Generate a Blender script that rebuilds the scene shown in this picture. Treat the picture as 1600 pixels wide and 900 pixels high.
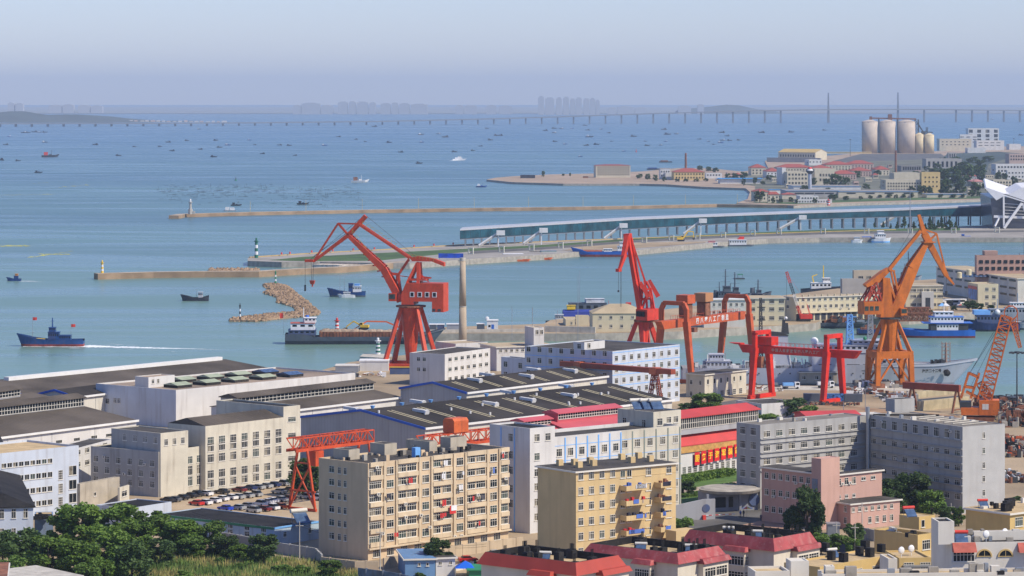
import bpy, bmesh, math, random
from mathutils import Vector, Matrix
R = math.radians
rnd = random.Random(7)
for o in list(bpy.data.objects): bpy.data.objects.remove(o)
SC = bpy.context.scene
COL = SC.collection
# ---------------------------------------------------------------- camera: level lens looking north-west from a 108 m high lookout
F, H, YH = 5000.0, 108.0, 155.0
cd = bpy.data.cameras.new('camera'); cam = bpy.data.objects.new('camera', cd); COL.objects.link(cam)
cam.location = (0, 0, H); cam.rotation_euler = (R(90), 0, 0)
cd.sensor_width = 36; cd.lens = 36 * F / 1600; cd.shift_y = -(450 - YH) / 1600
cd.clip_start = 1; cd.clip_end = 200000
SC.camera = cam
# ---------------------------------------------------------------- sky and sun
SUN_EL, SUN_AZ = 46.0, 115.0      # azimuth clockwise from +Y (view direction)
W = bpy.data.worlds.new('World'); SC.world = W; W.use_nodes = True
nt = W.node_tree; bg = nt.nodes['Background']
sky = nt.nodes.new('ShaderNodeTexSky'); sky.sky_type = 'NISHITA'; sky.sun_disc = False
sky.sun_elevation = R(SUN_EL); sky.sun_rotation = R(SUN_AZ)
sky.altitude = 100; sky.air_density = 1.0; sky.dust_density = 0.2; sky.ozone_density = 4.0
tint = nt.nodes.new('ShaderNodeMix'); tint.data_type = 'RGBA'; tint.blend_type = 'MULTIPLY'
tint.inputs[0].default_value = 1.0; tint.inputs[7].default_value = (0.83, 0.845, 1.11, 1)
nt.links.new(sky.outputs[0], tint.inputs[6]); nt.links.new(tint.outputs[2], bg.inputs[0])
bg.inputs[1].default_value = 0.12
sd = bpy.data.lights.new('sun', 'SUN'); sd.energy = 4.5; sd.angle = R(0.8); sd.color = (1.0, 0.90, 0.74)
so = bpy.data.objects.new('sun', sd); COL.objects.link(so)
so.rotation_euler = (R(90 - SUN_EL), 0, R(180 - SUN_AZ)); so.location = (300, -200, 500)
SC.view_settings.view_transform = 'Standard'; SC.view_settings.look = 'None'
SC.view_settings.exposure = 0.24; SC.view_settings.gamma = 1.0
SC.view_settings.use_curve_mapping = False
SC.cycles.max_bounces = 6; SC.cycles.volume_bounces = 0; SC.cycles.transparent_max_bounces = 8
SC.cycles.volume_step_rate = 10
# ---------------------------------------------------------------- where a point of the view lies in the world
def P(px, py, z=0.0):
    Y = F * (H - z) / (py - YH); return Vector(((px - 800) * Y / F, Y, z))
def PY(px, py, Y): return Vector(((px - 800) * Y / F, Y, H - (py - YH) * Y / F))
def scale_at(py, z=4.0): return (py - YH) / (H - z)     # px per metre on level z
# ---------------------------------------------------------------- materials
MATS = {}
def mat(name, col, rough=0.75, var=0.10, sc=0.25, metal=0.0, streak=0.0, bump=0.0, spec=0.35, dirt=(0.16, 0.13, 0.10), emit=0, objvar=0.0, speck=0.0, seam=None):
    if name in MATS: return MATS[name]
    m = bpy.data.materials.new(name); m.use_nodes = True; MATS[name] = m
    n = m.node_tree.nodes; l = m.node_tree.links; b = n['Principled BSDF']
    b.inputs['Roughness'].default_value = rough; b.inputs['Metallic'].default_value = metal
    b.inputs['Specular IOR Level'].default_value = spec
    tc = n.new('ShaderNodeTexCoord')
    def noise(scale, mapping=None, detail=4):
        t = n.new('ShaderNodeTexNoise'); t.inputs['Scale'].default_value = scale; t.inputs['Detail'].default_value = detail
        if mapping:
            mp = n.new('ShaderNodeMapping'); mp.inputs['Scale'].default_value = mapping
            l.new(tc.outputs['Object'], mp.inputs[0]); l.new(mp.outputs[0], t.inputs[0])
        else: l.new(tc.outputs['Object'], t.inputs[0])
        return t
    def mix(fac, a, bb, mode='MIX'):
        x = n.new('ShaderNodeMix'); x.data_type = 'RGBA'; x.blend_type = mode
        for i, v in ((0, fac), (6, a), (7, bb)):
            if hasattr(v, 'is_linked'): l.new(v, x.inputs[i])
            elif i == 0: x.inputs[0].default_value = v
            else: x.inputs[i].default_value = (*v, 1)
        return x.outputs[2]
    def ramp(sock, lo, hi):
        r = n.new('ShaderNodeMapRange'); r.inputs[1].default_value = lo; r.inputs[2].default_value = hi
        l.new(sock, r.inputs[0]); return r.outputs[0]
    t = noise(sc)
    c = mix(ramp(t.outputs[0], 0.35, 0.65), tuple(v * (1 - var) for v in col), tuple(min(1, v * (1 + var)) for v in col))
    if streak:
        s = noise(1.0, (0.7, 0.7, 0.06), 6); s2 = noise(0.15)
        f = n.new('ShaderNodeMath'); f.operation = 'MULTIPLY'
        l.new(ramp(s.outputs[0], 0.50, 0.78), f.inputs[0]); l.new(ramp(s2.outputs[0], 0.3, 0.6), f.inputs[1])
        g = n.new('ShaderNodeMath'); g.operation = 'MULTIPLY'; l.new(f.outputs[0], g.inputs[0]); g.inputs[1].default_value = streak
        c = mix(g.outputs[0], c, dirt)
        s3 = noise(0.11, None, 5); g = n.new('ShaderNodeMath'); g.operation = 'MULTIPLY'; l.new(ramp(s3.outputs[0], 0.48, 0.62), g.inputs[0]); g.inputs[1].default_value = streak * .35; c = mix(g.outputs[0], c, tuple(v * .55 for v in col))
    if speck:
        s = noise(1.6, None, 6)
        g = n.new('ShaderNodeMath'); g.operation = 'MULTIPLY'; l.new(ramp(s.outputs[0], 0.55, 0.68), g.inputs[0]); g.inputs[1].default_value = speck
        c = mix(g.outputs[0], c, dirt)
    if seam:
        w_ = n.new('ShaderNodeTexWave'); w_.wave_type = 'BANDS'; w_.bands_direction = seam[2]; w_.inputs['Scale'].default_value = 0.314 / seam[0]; w_.inputs['Distortion'].default_value = 0.0
        l.new(tc.outputs['Object'], w_.inputs[0]); g = n.new('ShaderNodeMath'); g.operation = 'MULTIPLY'; l.new(ramp(w_.outputs['Fac'], 0.94, 1.0), g.inputs[0]); g.inputs[1].default_value = seam[1]
        c = mix(g.outputs[0], c, tuple(v * .45 for v in col))
    if objvar:
        oi = n.new('ShaderNodeObjectInfo'); hs = n.new('ShaderNodeHueSaturation')
        l.new(c, hs.inputs['Color']); mr = n.new('ShaderNodeMapRange')
        mr.inputs[3].default_value = 1 - objvar; mr.inputs[4].default_value = 1 + objvar
        l.new(oi.outputs['Random'], mr.inputs[0]); l.new(mr.outputs[0], hs.inputs['Value']); c = hs.outputs[0]
    l.new(c, b.inputs['Base Color'])
    if emit: l.new(c, b.inputs['Emission Color']); b.inputs['Emission Strength'].default_value = emit
    if bump:
        tb = noise(3.0, None, 5); bp = n.new('ShaderNodeBump'); bp.inputs['Strength'].default_value = bump; bp.inputs['Distance'].default_value = 0.1
        l.new(tb.outputs[0], bp.inputs['Height']); l.new(bp.outputs[0], b.inputs['Normal'])
    return m
# ---------------------------------------------------------------- mesh builder
class MB:
    def __init__(s): s.v = []; s.f = []; s.m = []
    def poly(s, pts, m=0):
        i = len(s.v); s.v += [tuple(p) for p in pts]; s.f.append(tuple(range(i, i + len(pts)))); s.m.append(m); return s
    def hexa(s, a, b, m=0):     # a: 4 bottom points ccw, b: 4 top points
        i = len(s.v); s.v += [tuple(p) for p in a] + [tuple(p) for p in b]
        for f in ((3, 2, 1, 0), (4, 5, 6, 7), (0, 1, 5, 4), (1, 2, 6, 5), (2, 3, 7, 6), (3, 0, 4, 7)):
            s.f.append(tuple(i + k for k in f)); s.m.append(m)
        return s
    def box(s, x0, y0, z0, x1, y1, z1, m=0):
        if x0 > x1: x0, x1 = x1, x0
        if y0 > y1: y0, y1 = y1, y0
        if z0 > z1: z0, z1 = z1, z0
        return s.hexa([(x0, y0, z0), (x1, y0, z0), (x1, y1, z0), (x0, y1, z0)], [(x0, y0, z1), (x1, y0, z1), (x1, y1, z1), (x0, y1, z1)], m)
    def cbox(s, c, sx, sy, sz, m=0): return s.box(c[0] - sx / 2, c[1] - sy / 2, c[2], c[0] + sx / 2, c[1] + sy / 2, c[2] + sz, m)
    def bar(s, p, q, w, h=None, m=0, w2=None, h2=None):
        p = Vector(p); q = Vector(q); h = w if h is None else h; w2 = w if w2 is None else w2; h2 = h if h2 is None else h2
        d = (q - p)
        if d.length < 1e-6: return s
        d.normalize(); up = Vector((0, 0, 1)) if abs(d.z) < 0.97 else Vector((1, 0, 0))
        sd_ = d.cross(up).normalized(); u = sd_.cross(d).normalized()
        def ring(c, w, h): return [c - sd_ * w / 2 - u * h / 2, c + sd_ * w / 2 - u * h / 2, c + sd_ * w / 2 + u * h / 2, c - sd_ * w / 2 + u * h / 2]
        a = ring(p, w, h); b = ring(q, w2, h2); i = len(s.v); s.v += [tuple(k) for k in a + b]
        for f in ((0, 1, 2, 3), (7, 6, 5, 4), (0, 4, 5, 1), (1, 5, 6, 2), (2, 6, 7, 3), (3, 7, 4, 0)):
            s.f.append(tuple(i + k for k in f)); s.m.append(m)
        return s
    def cyl(s, p, q, r0, r1=None, n=10, m=0, caps=True):
        p = Vector(p); q = Vector(q); r1 = r0 if r1 is None else r1; d = (q - p).normalized()
        up = Vector((0, 0, 1)) if abs(d.z) < 0.97 else Vector((1, 0, 0)); a = d.cross(up).normalized(); b = d.cross(a).normalized()
        i = len(s.v)
        for c, r in ((p, r0), (q, r1)):
            for k in range(n):
                t = 2 * math.pi * k / n; s.v.append(tuple(c + a * math.cos(t) * r + b * math.sin(t) * r))
        for k in range(n):
            s.f.append((i + k, i + (k + 1) % n, i + n + (k + 1) % n, i + n + k)); s.m.append(m)
        if caps:
            s.f.append(tuple(i + k for k in reversed(range(n)))); s.m.append(m)
            s.f.append(tuple(i + n + k for k in range(n))); s.m.append(m)
        return s
    def ball(s, c, rx, ry=None, rz=None, n=10, k=6, m=0, lo=-1.0, jit=0, rg=None):
        ry = rx if ry is None else ry; rz = rx if rz is None else rz; i0 = len(s.v)
        for j in range(k + 1):
            t = math.asin(lo) + (math.pi / 2 - math.asin(lo)) * j / k
            for q in range(n):
                a = 2 * math.pi * q / n; jj = 1 + (rg.uniform(-jit, jit) if jit else 0)
                s.v.append((c[0] + rx * jj * math.cos(t) * math.cos(a), c[1] + ry * jj * math.cos(t) * math.sin(a), c[2] + rz * jj * math.sin(t)))
        for j in range(k):
            for q in range(n):
                s.f.append((i0 + j * n + q, i0 + j * n + (q + 1) % n, i0 + (j + 1) * n + (q + 1) % n, i0 + (j + 1) * n + q)); s.m.append(m)
        return s
    def prism(s, pts, z0, z1, m=0, mt=None, bottom=True):      # pts ccw xy
        a = 0
        for k in range(len(pts)):
            x0, y0 = pts[k][:2]; x1, y1 = pts[(k + 1) % len(pts)][:2]; a += x0 * y1 - x1 * y0
        if a < 0: pts = pts[::-1]
        n = len(pts); i = len(s.v)
        s.v += [(p[0], p[1], z0) for p in pts] + [(p[0], p[1], z1) for p in pts]
        for k in range(n): s.f.append((i + k, i + (k + 1) % n, i + n + (k + 1) % n, i + n + k)); s.m.append(m)
        s.f.append(tuple(i + n + k for k in range(n))); s.m.append(m if mt is None else mt)
        if bottom: s.f.append(tuple(i + k for k in reversed(range(n)))); s.m.append(m)
        return s
    def extr(s, prof, d, m=0):   # planar 3d profile extruded along vector d
        n = len(prof); i = len(s.v); d = Vector(d); pr = [Vector(p) for p in prof]
        nn = Vector((0, 0, 0))
        for k in range(n): nn += pr[k].cross(pr[(k + 1) % n])
        if nn.dot(d) > 0: pr = pr[::-1]
        s.v += [tuple(p) for p in pr] + [tuple(p + d) for p in pr]
        s.f.append(tuple(i + k for k in range(n))); s.m.append(m)
        s.f.append(tuple(i + n + k for k in reversed(range(n)))); s.m.append(m)
        for k in range(n): s.f.append((i + (k + 1) % n, i + k, i + n + k, i + n + (k + 1) % n)); s.m.append(m)
        return s
    def lattice(s, p, q, w, h, n, t=0.25, w2=None, h2=None, m=0, up=None):
        p = Vector(p); q = Vector(q); w2 = w if w2 is None else w2; h2 = h if h2 is None else h2
        d = (q - p).normalized(); up = Vector(up) if up else (Vector((0, 0, 1)) if abs(d.z) < 0.9 else Vector((1, 0, 0)))
        a = d.cross(up).normalized(); u = a.cross(d).normalized(); rings = []
        for k in range(n + 1):
            f = k / n; c = p.lerp(q, f); ww = w + (w2 - w) * f; hh = h + (h2 - h) * f
            rings.append([c - a * ww / 2 - u * hh / 2, c + a * ww / 2 - u * hh / 2, c + a * ww / 2 + u * hh / 2, c - a * ww / 2 + u * hh / 2])
        for k in range(4): s.bar(rings[0][k], rings[-1][k], t * 1.5, m=m)
        for k in range(n):
            for j in range(4):
                A, B = rings[k][j], rings[k + 1][(j + 1) % 4]
                if k % 2: A, B = rings[k][(j + 1) % 4], rings[k + 1][j]
                s.bar(A, B, t, m=m); s.bar(rings[k + 1][j], rings[k + 1][(j + 1) % 4], t, m=m)
        return s
    def mesh(s, name, mats, smooth=False):
        me = bpy.data.meshes.new(name); me.from_pydata(s.v, [], s.f)
        for mm in (mats if isinstance(mats, (list, tuple)) else [mats]): me.materials.append(mm)
        me.polygons.foreach_set('material_index', s.m)
        if smooth: me.polygons.foreach_set('use_smooth', [True] * len(s.f))
        me.update(); return me
    def build(s, name, mats, parent=None, smooth=False, loc=None, rz=0):
        return link(name, s.mesh(name, mats, smooth), parent, loc, rz)
def link(name, me, parent=None, loc=None, rz=0):
    o = bpy.data.objects.new(name, me); COL.objects.link(o)
    if parent: o.parent = parent
    if loc is not None: o.location = loc
    if rz: o.rotation_euler.z = rz
    return o
def tag(o, label=None, cat=None, group=None, kind=None):
    if label: o['label'] = label
    if cat: o['category'] = cat
    if group: o['group'] = group
    if kind: o['kind'] = kind
    return o
def thing(name, label, cat, loc=(0, 0, 0), rz=0, group=None):
    return tag(link(name, None, None, loc, rz), label, cat, group)
def copy_tree(o, parent=None):
    c = o.copy(); COL.objects.link(c)
    if parent: c.parent = parent
    for ch in list(o.children): copy_tree(ch, c)
    return c
def text_mesh(body, size, name='lettering', bold=0.0, sp=1.0):
    cu = bpy.data.curves.new('t', 'FONT'); cu.body = body; cu.size = size; cu.align_x = 'CENTER'; cu.align_y = 'CENTER'; cu.extrude = 0.03; cu.offset = bold; cu.resolution_u = 2; cu.space_character = sp
    ob = bpy.data.objects.new('t', cu); COL.objects.link(ob)
    bpy.context.view_layer.update()
    me = bpy.data.meshes.new_from_object(ob.evaluated_get(bpy.context.evaluated_depsgraph_get())); me.name = name
    bpy.data.objects.remove(ob); bpy.data.curves.remove(cu); return me
def lettering(body, size, parent, loc, rot, m, bold=0.0, name='lettering', sp=1.0):
    me = text_mesh(body, size, name, bold, sp); me.materials.clear(); me.materials.append(m)
    o = link(name, me, parent, loc); o.rotation_euler = rot; return o
# ---------------------------------------------------------------- shared materials
M_bit = mat('bitumen roofing', (0.070, 0.064, 0.058), 0.9, 0.3, 0.12, spec=.15, seam=(1.0, .5, 'Y'), speck=0.35, dirt=(0.16, 0.14, 0.12), bump=0.2)
M_bitd = mat('black bitumen', (0.022, 0.021, 0.021), 0.85, 0.3, 0.2, spec=.15, speck=0.2, dirt=(0.10, 0.09, 0.08))
M_frame = mat('white window frame', (0.64, 0.61, 0.54), 0.5, 0.05)
M_conc = mat('weathered concrete', (0.36, 0.33, 0.28), 0.9, 0.18, 0.4, streak=0.5, speck=0.3, bump=0.3)
M_concl = mat('pale concrete', (0.48, 0.45, 0.39), 0.9, 0.15, 0.4, streak=0.4, speck=0.25)
M_white = mat('white paint', (0.74, 0.74, 0.74), 0.6, 0.05, streak=0.25)
M_black = mat('black rubber', (0.02, 0.02, 0.022), 0.7)
M_dark = mat('dark steel', (0.05, 0.055, 0.06), 0.6, 0.2)
M_steel = mat('galvanised steel', (0.35, 0.37, 0.39), 0.45, 0.1, metal=0.6)
M_blue = mat('blue paint', (0.05, 0.16, 0.55), 0.5, 0.1)
M_lblue = mat('light blue paint', (0.18, 0.42, 0.80), 0.55, 0.1)
M_red = mat('red paint', (0.60, 0.05, 0.035), 0.5, 0.12)
M_yel = mat('yellow paint', (0.75, 0.50, 0.05), 0.5, 0.1)
M_green = mat('green paint', (0.03, 0.22, 0.10), 0.5, 0.1)
M_rust = mat('rusty steel', (0.22, 0.09, 0.05), 0.85, 0.35, 0.5, speck=0.5, dirt=(0.10, 0.05, 0.04))
M_tile = mat('red roof tiles', (0.40, 0.10, 0.07), 0.8, 0.2, 0.6)
def glassm(name, c, r=0.12):
    return mat(name, c, r, 0.4, 0.8, spec=0.25)
M_gd = glassm('dark window glass', (0.012, 0.016, 0.020), .2); M_gc = mat('curtained window glass', (0.17, 0.15, 0.11), 0.3, 0.5, 1.2, spec=0.3)
M_gg = mat('greenish window glass', (0.04, 0.06, 0.055), 0.2, 0.4, 0.8, spec=0.3)
M_gb = mat('bluish window glass', (0.06, 0.10, 0.18), 0.15, 0.3, 0.8, spec=0.6)
# ================================================================ SETTING: water, land, haze
def water_mat():
    m = bpy.data.materials.new('sea water'); m.use_nodes = True; n = m.node_tree.nodes; l = m.node_tree.links; b = n['Principled BSDF']
    tc = n.new('ShaderNodeTexCoord')
    def noise(sc, mp, det=3, dist=0):
        t = n.new('ShaderNodeTexNoise'); t.inputs['Scale'].default_value = sc; t.inputs['Detail'].default_value = det; t.inputs['Distortion'].default_value = dist
        q = n.new('ShaderNodeMapping'); q.inputs['Scale'].default_value = mp; q.inputs['Rotation'].default_value = (0, 0, R(8))
        l.new(tc.outputs['Object'], q.inputs[0]); l.new(q.outputs[0], t.inputs[0]); return t
    big = noise(0.0016, (0.6, 1.0, 1), 4, 0.8)     # large patches
    mid = noise(0.006, (0.30, 1.3, 1), 5, 2.2)       # wind lanes and slicks
    def rg(s, a, b_, c=0., d=1.):
        r = n.new('ShaderNodeMapRange'); r.inputs[1].default_value = a; r.inputs[2].default_value = b_; r.inputs[3].default_value = c; r.inputs[4].default_value = d
        l.new(s, r.inputs[0]); return r.outputs[0]
    mx = n.new('ShaderNodeMix'); mx.data_type = 'RGBA'; l.new(rg(big.outputs[0], 0.35, 0.65), mx.inputs[0])
    mx.inputs[6].default_value = (0.060, 0.130, 0.145, 1); mx.inputs[7].default_value = (0.095, 0.190, 0.180, 1)
    # base colour by distance: greener near, bluer far out
    sp = n.new('ShaderNodeSeparateXYZ'); l.new(tc.outputs['Object'], sp.inputs[0])
    m2 = n.new('ShaderNodeMix'); m2.data_type = 'RGBA'; l.new(rg(sp.outputs[1], 1200, 2600), m2.inputs[0])
    m2.inputs[6].default_value = (0.150, 0.250, 0.205, 1); l.new(mx.outputs[2], m2.inputs[7])
    m4 = n.new('ShaderNodeMix'); m4.data_type = 'RGBA'; l.new(rg(sp.outputs[1], 2600, 9000), m4.inputs[0])
    l.new(m2.outputs[2], m4.inputs[6]); m4.inputs[7].default_value = (0.045, 0.135, 0.215, 1)
    m3 = n.new('ShaderNodeMix'); m3.data_type = 'RGBA'; l.new(rg(mid.outputs[0], 0.50, 0.64, 0, 0.30), m3.inputs[0])
    l.new(m4.outputs[2], m3.inputs[6]); m3.inputs[7].default_value = (0.10, 0.19, 0.25, 1)
    l.new(m3.outputs[2], b.inputs['Base Color'])
    l.new(rg(mid.outputs[0], 0.38, 0.66, 0.34, 0.24), b.inputs['Roughness'])
    b.inputs['IOR'].default_value = 1.33; b.inputs['Specular IOR Level'].default_value = 0.38
    w1 = noise(0.22, (0.5, 1.0, 1), 5, 0.4); w2 = noise(0.03, (0.5, 1, 1), 4)
    bp = n.new('ShaderNodeBump'); l.new(w1.outputs[0], bp.inputs['Height']); bp.inputs['Distance'].default_value = 0.8
    l.new(rg(mid.outputs[0], 0.38, 0.66, 0.65, 0.42), bp.inputs['Strength'])
    b2 = n.new('ShaderNodeBump'); l.new(w2.outputs[0], b2.inputs['Height']); b2.inputs['Distance'].default_value = 2.5; b2.inputs['Strength'].default_value = 0.35
    l.new(bp.outputs[0], b2.inputs['Normal']); l.new(b2.outputs[0], b.inputs['Normal'])
    return m
M_water = water_mat()
def sheet(name, pts, z, m, kind='structure', label=None):
    o = MB().poly([(p[0], p[1], z) for p in pts]).build(name, m); return tag(o, label, None, None, kind)
FAR = 60000
sheet('water', [(-30000, -300), (30000, -300), (30000, FAR), (-30000, FAR)], 0, M_water)
def land(name, pts, z, m, side=None, zb=-2.0):
    """pts: (px, py) of the land's upper edge as seen in the photo"""
    pp = [P(a, b, z) for a, b in pts]
    o = MB().prism([(p.x, p.y) for p in pp], zb, z, 1, 0).build(name, [m, side or M_conc]); return tag(o, None, None, None, 'structure')
M_ground = mat('dusty yard ground', (0.34, 0.26, 0.165), 0.95, 0.22, 0.03, speck=0.35, dirt=(0.17, 0.13, 0.10), bump=0.3)
M_asph = mat('worn asphalt', (0.11, 0.105, 0.10), 0.9, 0.2, 0.08, speck=0.3, dirt=(0.2, 0.17, 0.14))
M_pave = mat('paved quay', (0.30, 0.28, 0.25), 0.9, 0.15, 0.05, speck=0.25)
M_grass = mat('lawn', (0.055, 0.105, 0.028), 0.95, 0.3, 0.05, speck=0.3, dirt=(0.10, 0.12, 0.04))
M_sand = mat('sand bank', (0.34, 0.26, 0.19), 0.95, 0.2, 0.02, speck=0.3, dirt=(0.2, 0.15, 0.11))
M_hill = mat('hill scrub', (0.045, 0.065, 0.06), 0.95, 0.3, 0.004)
# haze
hz = MB().box(-29000, -200, -3, 29000, 45000, 420).build('haze', bpy.data.materials.new('haze')); tag(hz, None, None, None, 'stuff')
hm = hz.data.materials[0]; hm.use_nodes = True; hn = hm.node_tree.nodes; hn.clear()
out = hn.new('ShaderNodeOutputMaterial'); pv = hn.new('ShaderNodeVolumePrincipled'); hm.node_tree.links.new(pv.outputs[0], out.inputs['Volume'])
pv.inputs['Color'].default_value = (0.64, 0.79, 1.0, 1); pv.inputs['Density'].default_value = 4.2e-5; pv.inputs['Anisotropy'].default_value = 0.0
# ================================================================ building kit
WIN = {}
def window_meshes(w, h, style):
    key = (round(w, 1), round(h, 1), style)
    if key in WIN: return WIN[key]
    w, h = key[0], key[1]; f = MB(); nx, tr = {'c2': (2, 1), 'c3': (3, 1), 'c4': (4, 1), 's1': (1, 0), 's2': (2, 0), 's3': (3, 0), 'p': (1, 0), 'g': (4, 2), 'c6': (6, 1), 't': (3, 3)}[style]
    t = 0.075 if w < 3 else 0.09
    if style == 'p':
        f.box(-w / 2, -0.25, -h / 2, w / 2, 0, h / 2); me = f.mesh('window', [M_gd]); WIN[key] = (me, None); return WIN[key]
    f.box(-w / 2, -0.07, -h / 2, -w / 2 + t, 0, h / 2); f.box(w / 2 - t, -0.07, -h / 2, w / 2, 0, h / 2)
    f.box(-w / 2 + t, -0.07, h / 2 - t, w / 2 - t, 0, h / 2); f.box(-w / 2 + t, -0.07, -h / 2, w / 2 - t, 0, -h / 2 + t)
    for k in range(1, nx):
        x = -w / 2 + w * k / nx; f.box(x - t / 2, -0.06, -h / 2 + t, x + t / 2, 0, h / 2 - t)
    if tr == 1: f.box(-w / 2 + t, -0.065, h * 0.20 - t / 2, w / 2 - t, 0, h * 0.20 + t / 2)
    elif tr > 1:
        for k in range(1, tr + 1):
            z = -h / 2 + h * k / (tr + 1); f.box(-w / 2 + t, -0.065, z - t / 2, w / 2 - t, 0, z + t / 2)
    f.box(-w / 2 - 0.12, -0.16, -h / 2 - 0.12, w / 2 + 0.12, 0, -h / 2 - 0.002)       # sill
    fr = f.mesh('window', [M_frame]); panes = []
    for g in (M_gd, M_gd, M_gg, M_gc, M_gd, M_gc):
        q = MB()
        if g is M_gc:
            q.box(-w / 2 + t, -0.03, -h / 2 + t, w * 0.05, -0.005, h / 2 - t); p = q.mesh('pane', [M_gc]); q2 = MB()
            q = MB(); q.v, q.f, q.m = [], [], []
            q.box(-w / 2 + t, -0.03, -h / 2 + t, 0, -0.005, h / 2 - t, 0); q.box(0.001, -0.03, -h / 2 + t, w / 2 - t, -0.005, h / 2 - t, 1)
            panes.append(q.mesh('pane', [M_gc, M_gd]))
        else: panes.append(q.box(-w / 2 + t, -0.03, -h / 2 + t, w / 2 - t, -0.005, h / 2 - t).mesh('pane', [g]))
    WIN[key] = (fr, panes); return WIN[key]
class Bld: pass
def bld(label, A, top, base, Rr, Ry=None, L=None, ang=None, z0=4.0, wall=None, roof=None, par=0.7, style='flat', name='building', cat='building',
        wins=(), bands=(), pils=(), group=None, eave=0.5, fascia=None, rh=3.0, Lx=None, Ly=None, pane_lim=100):
    b = Bld(); s = (base - YH) / (H - z0); Y = F / s; X = (A - 800) * Y / F; b.s = s; b.base = base
    zt = H - (top - YH) / s; b.h = zt - z0
    if ang is None:
        q = P(Rr, Ry, zt); ang = math.degrees(math.atan2(q.y - Y, q.x - X))
    b.ang = ang; c, sn = math.cos(R(ang)), math.sin(R(ang)); b.c, b.sn = c, sn; b.X, b.Y, b.z0 = X, Y, z0; b.A = A
    def u_at(px, face='R'):
        k = (px - 800) / F
        dx, dy = (c, sn) if face == 'R' else (-sn, c)
        return (k * Y - X) / (dx - k * dy)
    b.u = u_at
    def z_at(py, u, face='R'):
        dy = sn if face == 'R' else c
        return H - (py - YH) * (Y + u * dy) / F - z0
    b.z = z_at
    cap = Ly is None and L is not None and ang < 10
    b.Lx = Lx if Lx else u_at(Rr); b.Ly = Ly if Ly else (u_at(L, 'L') if L is not None else 12)
    if cap: b.Ly = min(b.Ly, 18 if Y < 2600 else 30)
    root = thing(name, label, cat, (X, Y, z0), R(ang), group); b.o = root
    h, lx, ly = b.h, b.Lx, b.Ly; wall = wall or M_concl; roof = roof or M_bit
    w = MB()
    if style == 'flat':
        hr = h - par; w.box(0, 0, 0, lx, ly, hr); t = 0.3
        w.box(0, 0, hr, lx, t, h); w.box(0, ly - t, hr, lx, ly, h); w.box(0, t, hr, t, ly - t, h); w.box(lx - t, t, hr, lx, ly - t, h)
        w.build('wall', wall, root)
        MB().box(t, t, hr + 0.003, lx - t, ly - t, hr + 0.08).build('roof', roof, root); b.rz = hr + 0.08
    elif style == 'eave':
        w.box(0, 0, 0, lx, ly, h - 0.35); w.build('wall', wall, root); e = eave
        rr = MB(); rr.box(-e, -e, h - 0.348, lx + e, ly + e, h, 0); rr.box(-e + 0.25, -e + 0.25, h, lx + e - 0.25, ly + e - 0.25, h + 0.06, 1)
        rr.build('roof', [fascia or M_frame, roof], root); b.rz = h + 0.06
    elif style in ('gablex', 'gabley'):
        e = eave
        w.box(0, 0, 0, lx, ly, h)
        rr = MB(); th = 0.25
        if style == 'gablex':
            w.extr([(0, 0, h), (0, ly, h), (0, ly / 2, h + rh)], (lx, 0, 0))
            for sgn in (0, 1):
                y0, y1 = (-e, ly / 2) if sgn == 0 else (ly + e, ly / 2)
                za = h - e * rh / (ly / 2)
                rr.extr([(-e, y0, za + 0.02), (-e, y1, h + rh + 0.02), (-e, y1, h + rh + th), (-e, y0, za + th)], (lx + 2 * e, 0, 0))
        else:
            w.extr([(0, 0, h), (lx, 0, h), (lx / 2, 0, h + rh)], (0, ly, 0))
            for sgn in (0, 1):
                x0, x1 = (-e, lx / 2) if sgn == 0 else (lx + e, lx / 2)
                za = h - e * rh / (lx / 2)
                rr.extr([(x0, -e, za + 0.02), (x1, -e, h + rh + 0.02), (x1, -e, h + rh + th), (x0, -e, za + th)], (0, ly + 2 * e, 0))
        w.build('wall', wall, root); rr.build('roof', [roof], root); b.rz = h
    elif style == 'hip':
        w.box(0, 0, 0, lx, ly, h); w.build('wall', wall, root); e = eave; k = min(lx, ly) / 2 * 0.9 + e
        B0 = [(-e, -e, h), (lx + e, -e, h), (lx + e, ly + e, h), (-e, ly + e, h)]
        if lx >= ly: T = [(k, ly / 2 - .1, h + rh), (lx - k, ly / 2 - .1, h + rh), (lx - k, ly / 2 + .1, h + rh), (k, ly / 2 + .1, h + rh)]
        else: T = [(lx / 2 - .1, k, h + rh), (lx / 2 + .1, k, h + rh), (lx / 2 + .1, ly - k, h + rh), (lx / 2 - .1, ly - k, h + rh)]
        rr = MB(); B1 = [(x, y, z + 0.25) for x, y, z in B0]; rr.hexa(B0, B1); rr.hexa([(x, y, z + 0.001) for x, y, z in B1], T); rr.build('roof', roof, root); b.rz = h + rh
    else: b.rz = h
    wr = random.Random(int(A * 7 + top * 13)); cnt = 0
    for e in wins:
        face, (p0, p1, n), rows, wp, hp, st = e[:6]; ref = e[6] if len(e) > 6 else p0
        us = [u_at(p0 + (p1 - p0) * i / max(1, n - 1), face) for i in range(n)]
        uref = u_at(ref, face); dyy = sn if face == 'R' else c
        sl = F / (Y + uref * dyy); dxx = c if face == 'R' else -sn; fr = abs(dxx - (ref - 800) / F * dyy); ww = wp / (sl * fr); hh = hp / sl
        fm, pm = window_meshes(ww, hh, st)
        for py in rows:
            z = z_at(py, uref, face)
            for u in us:
                if u < 0 or u > (lx if face == 'R' else ly): continue
                loc = (u, 0, z) if face == 'R' else (0, u, z)
                cnt += 1
                if cnt > pane_lim: continue
                o = link('window', fm, root, loc, 0 if face == 'R' else R(-90))
                if pm: link('pane', wr.choice(pm), o)
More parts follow.
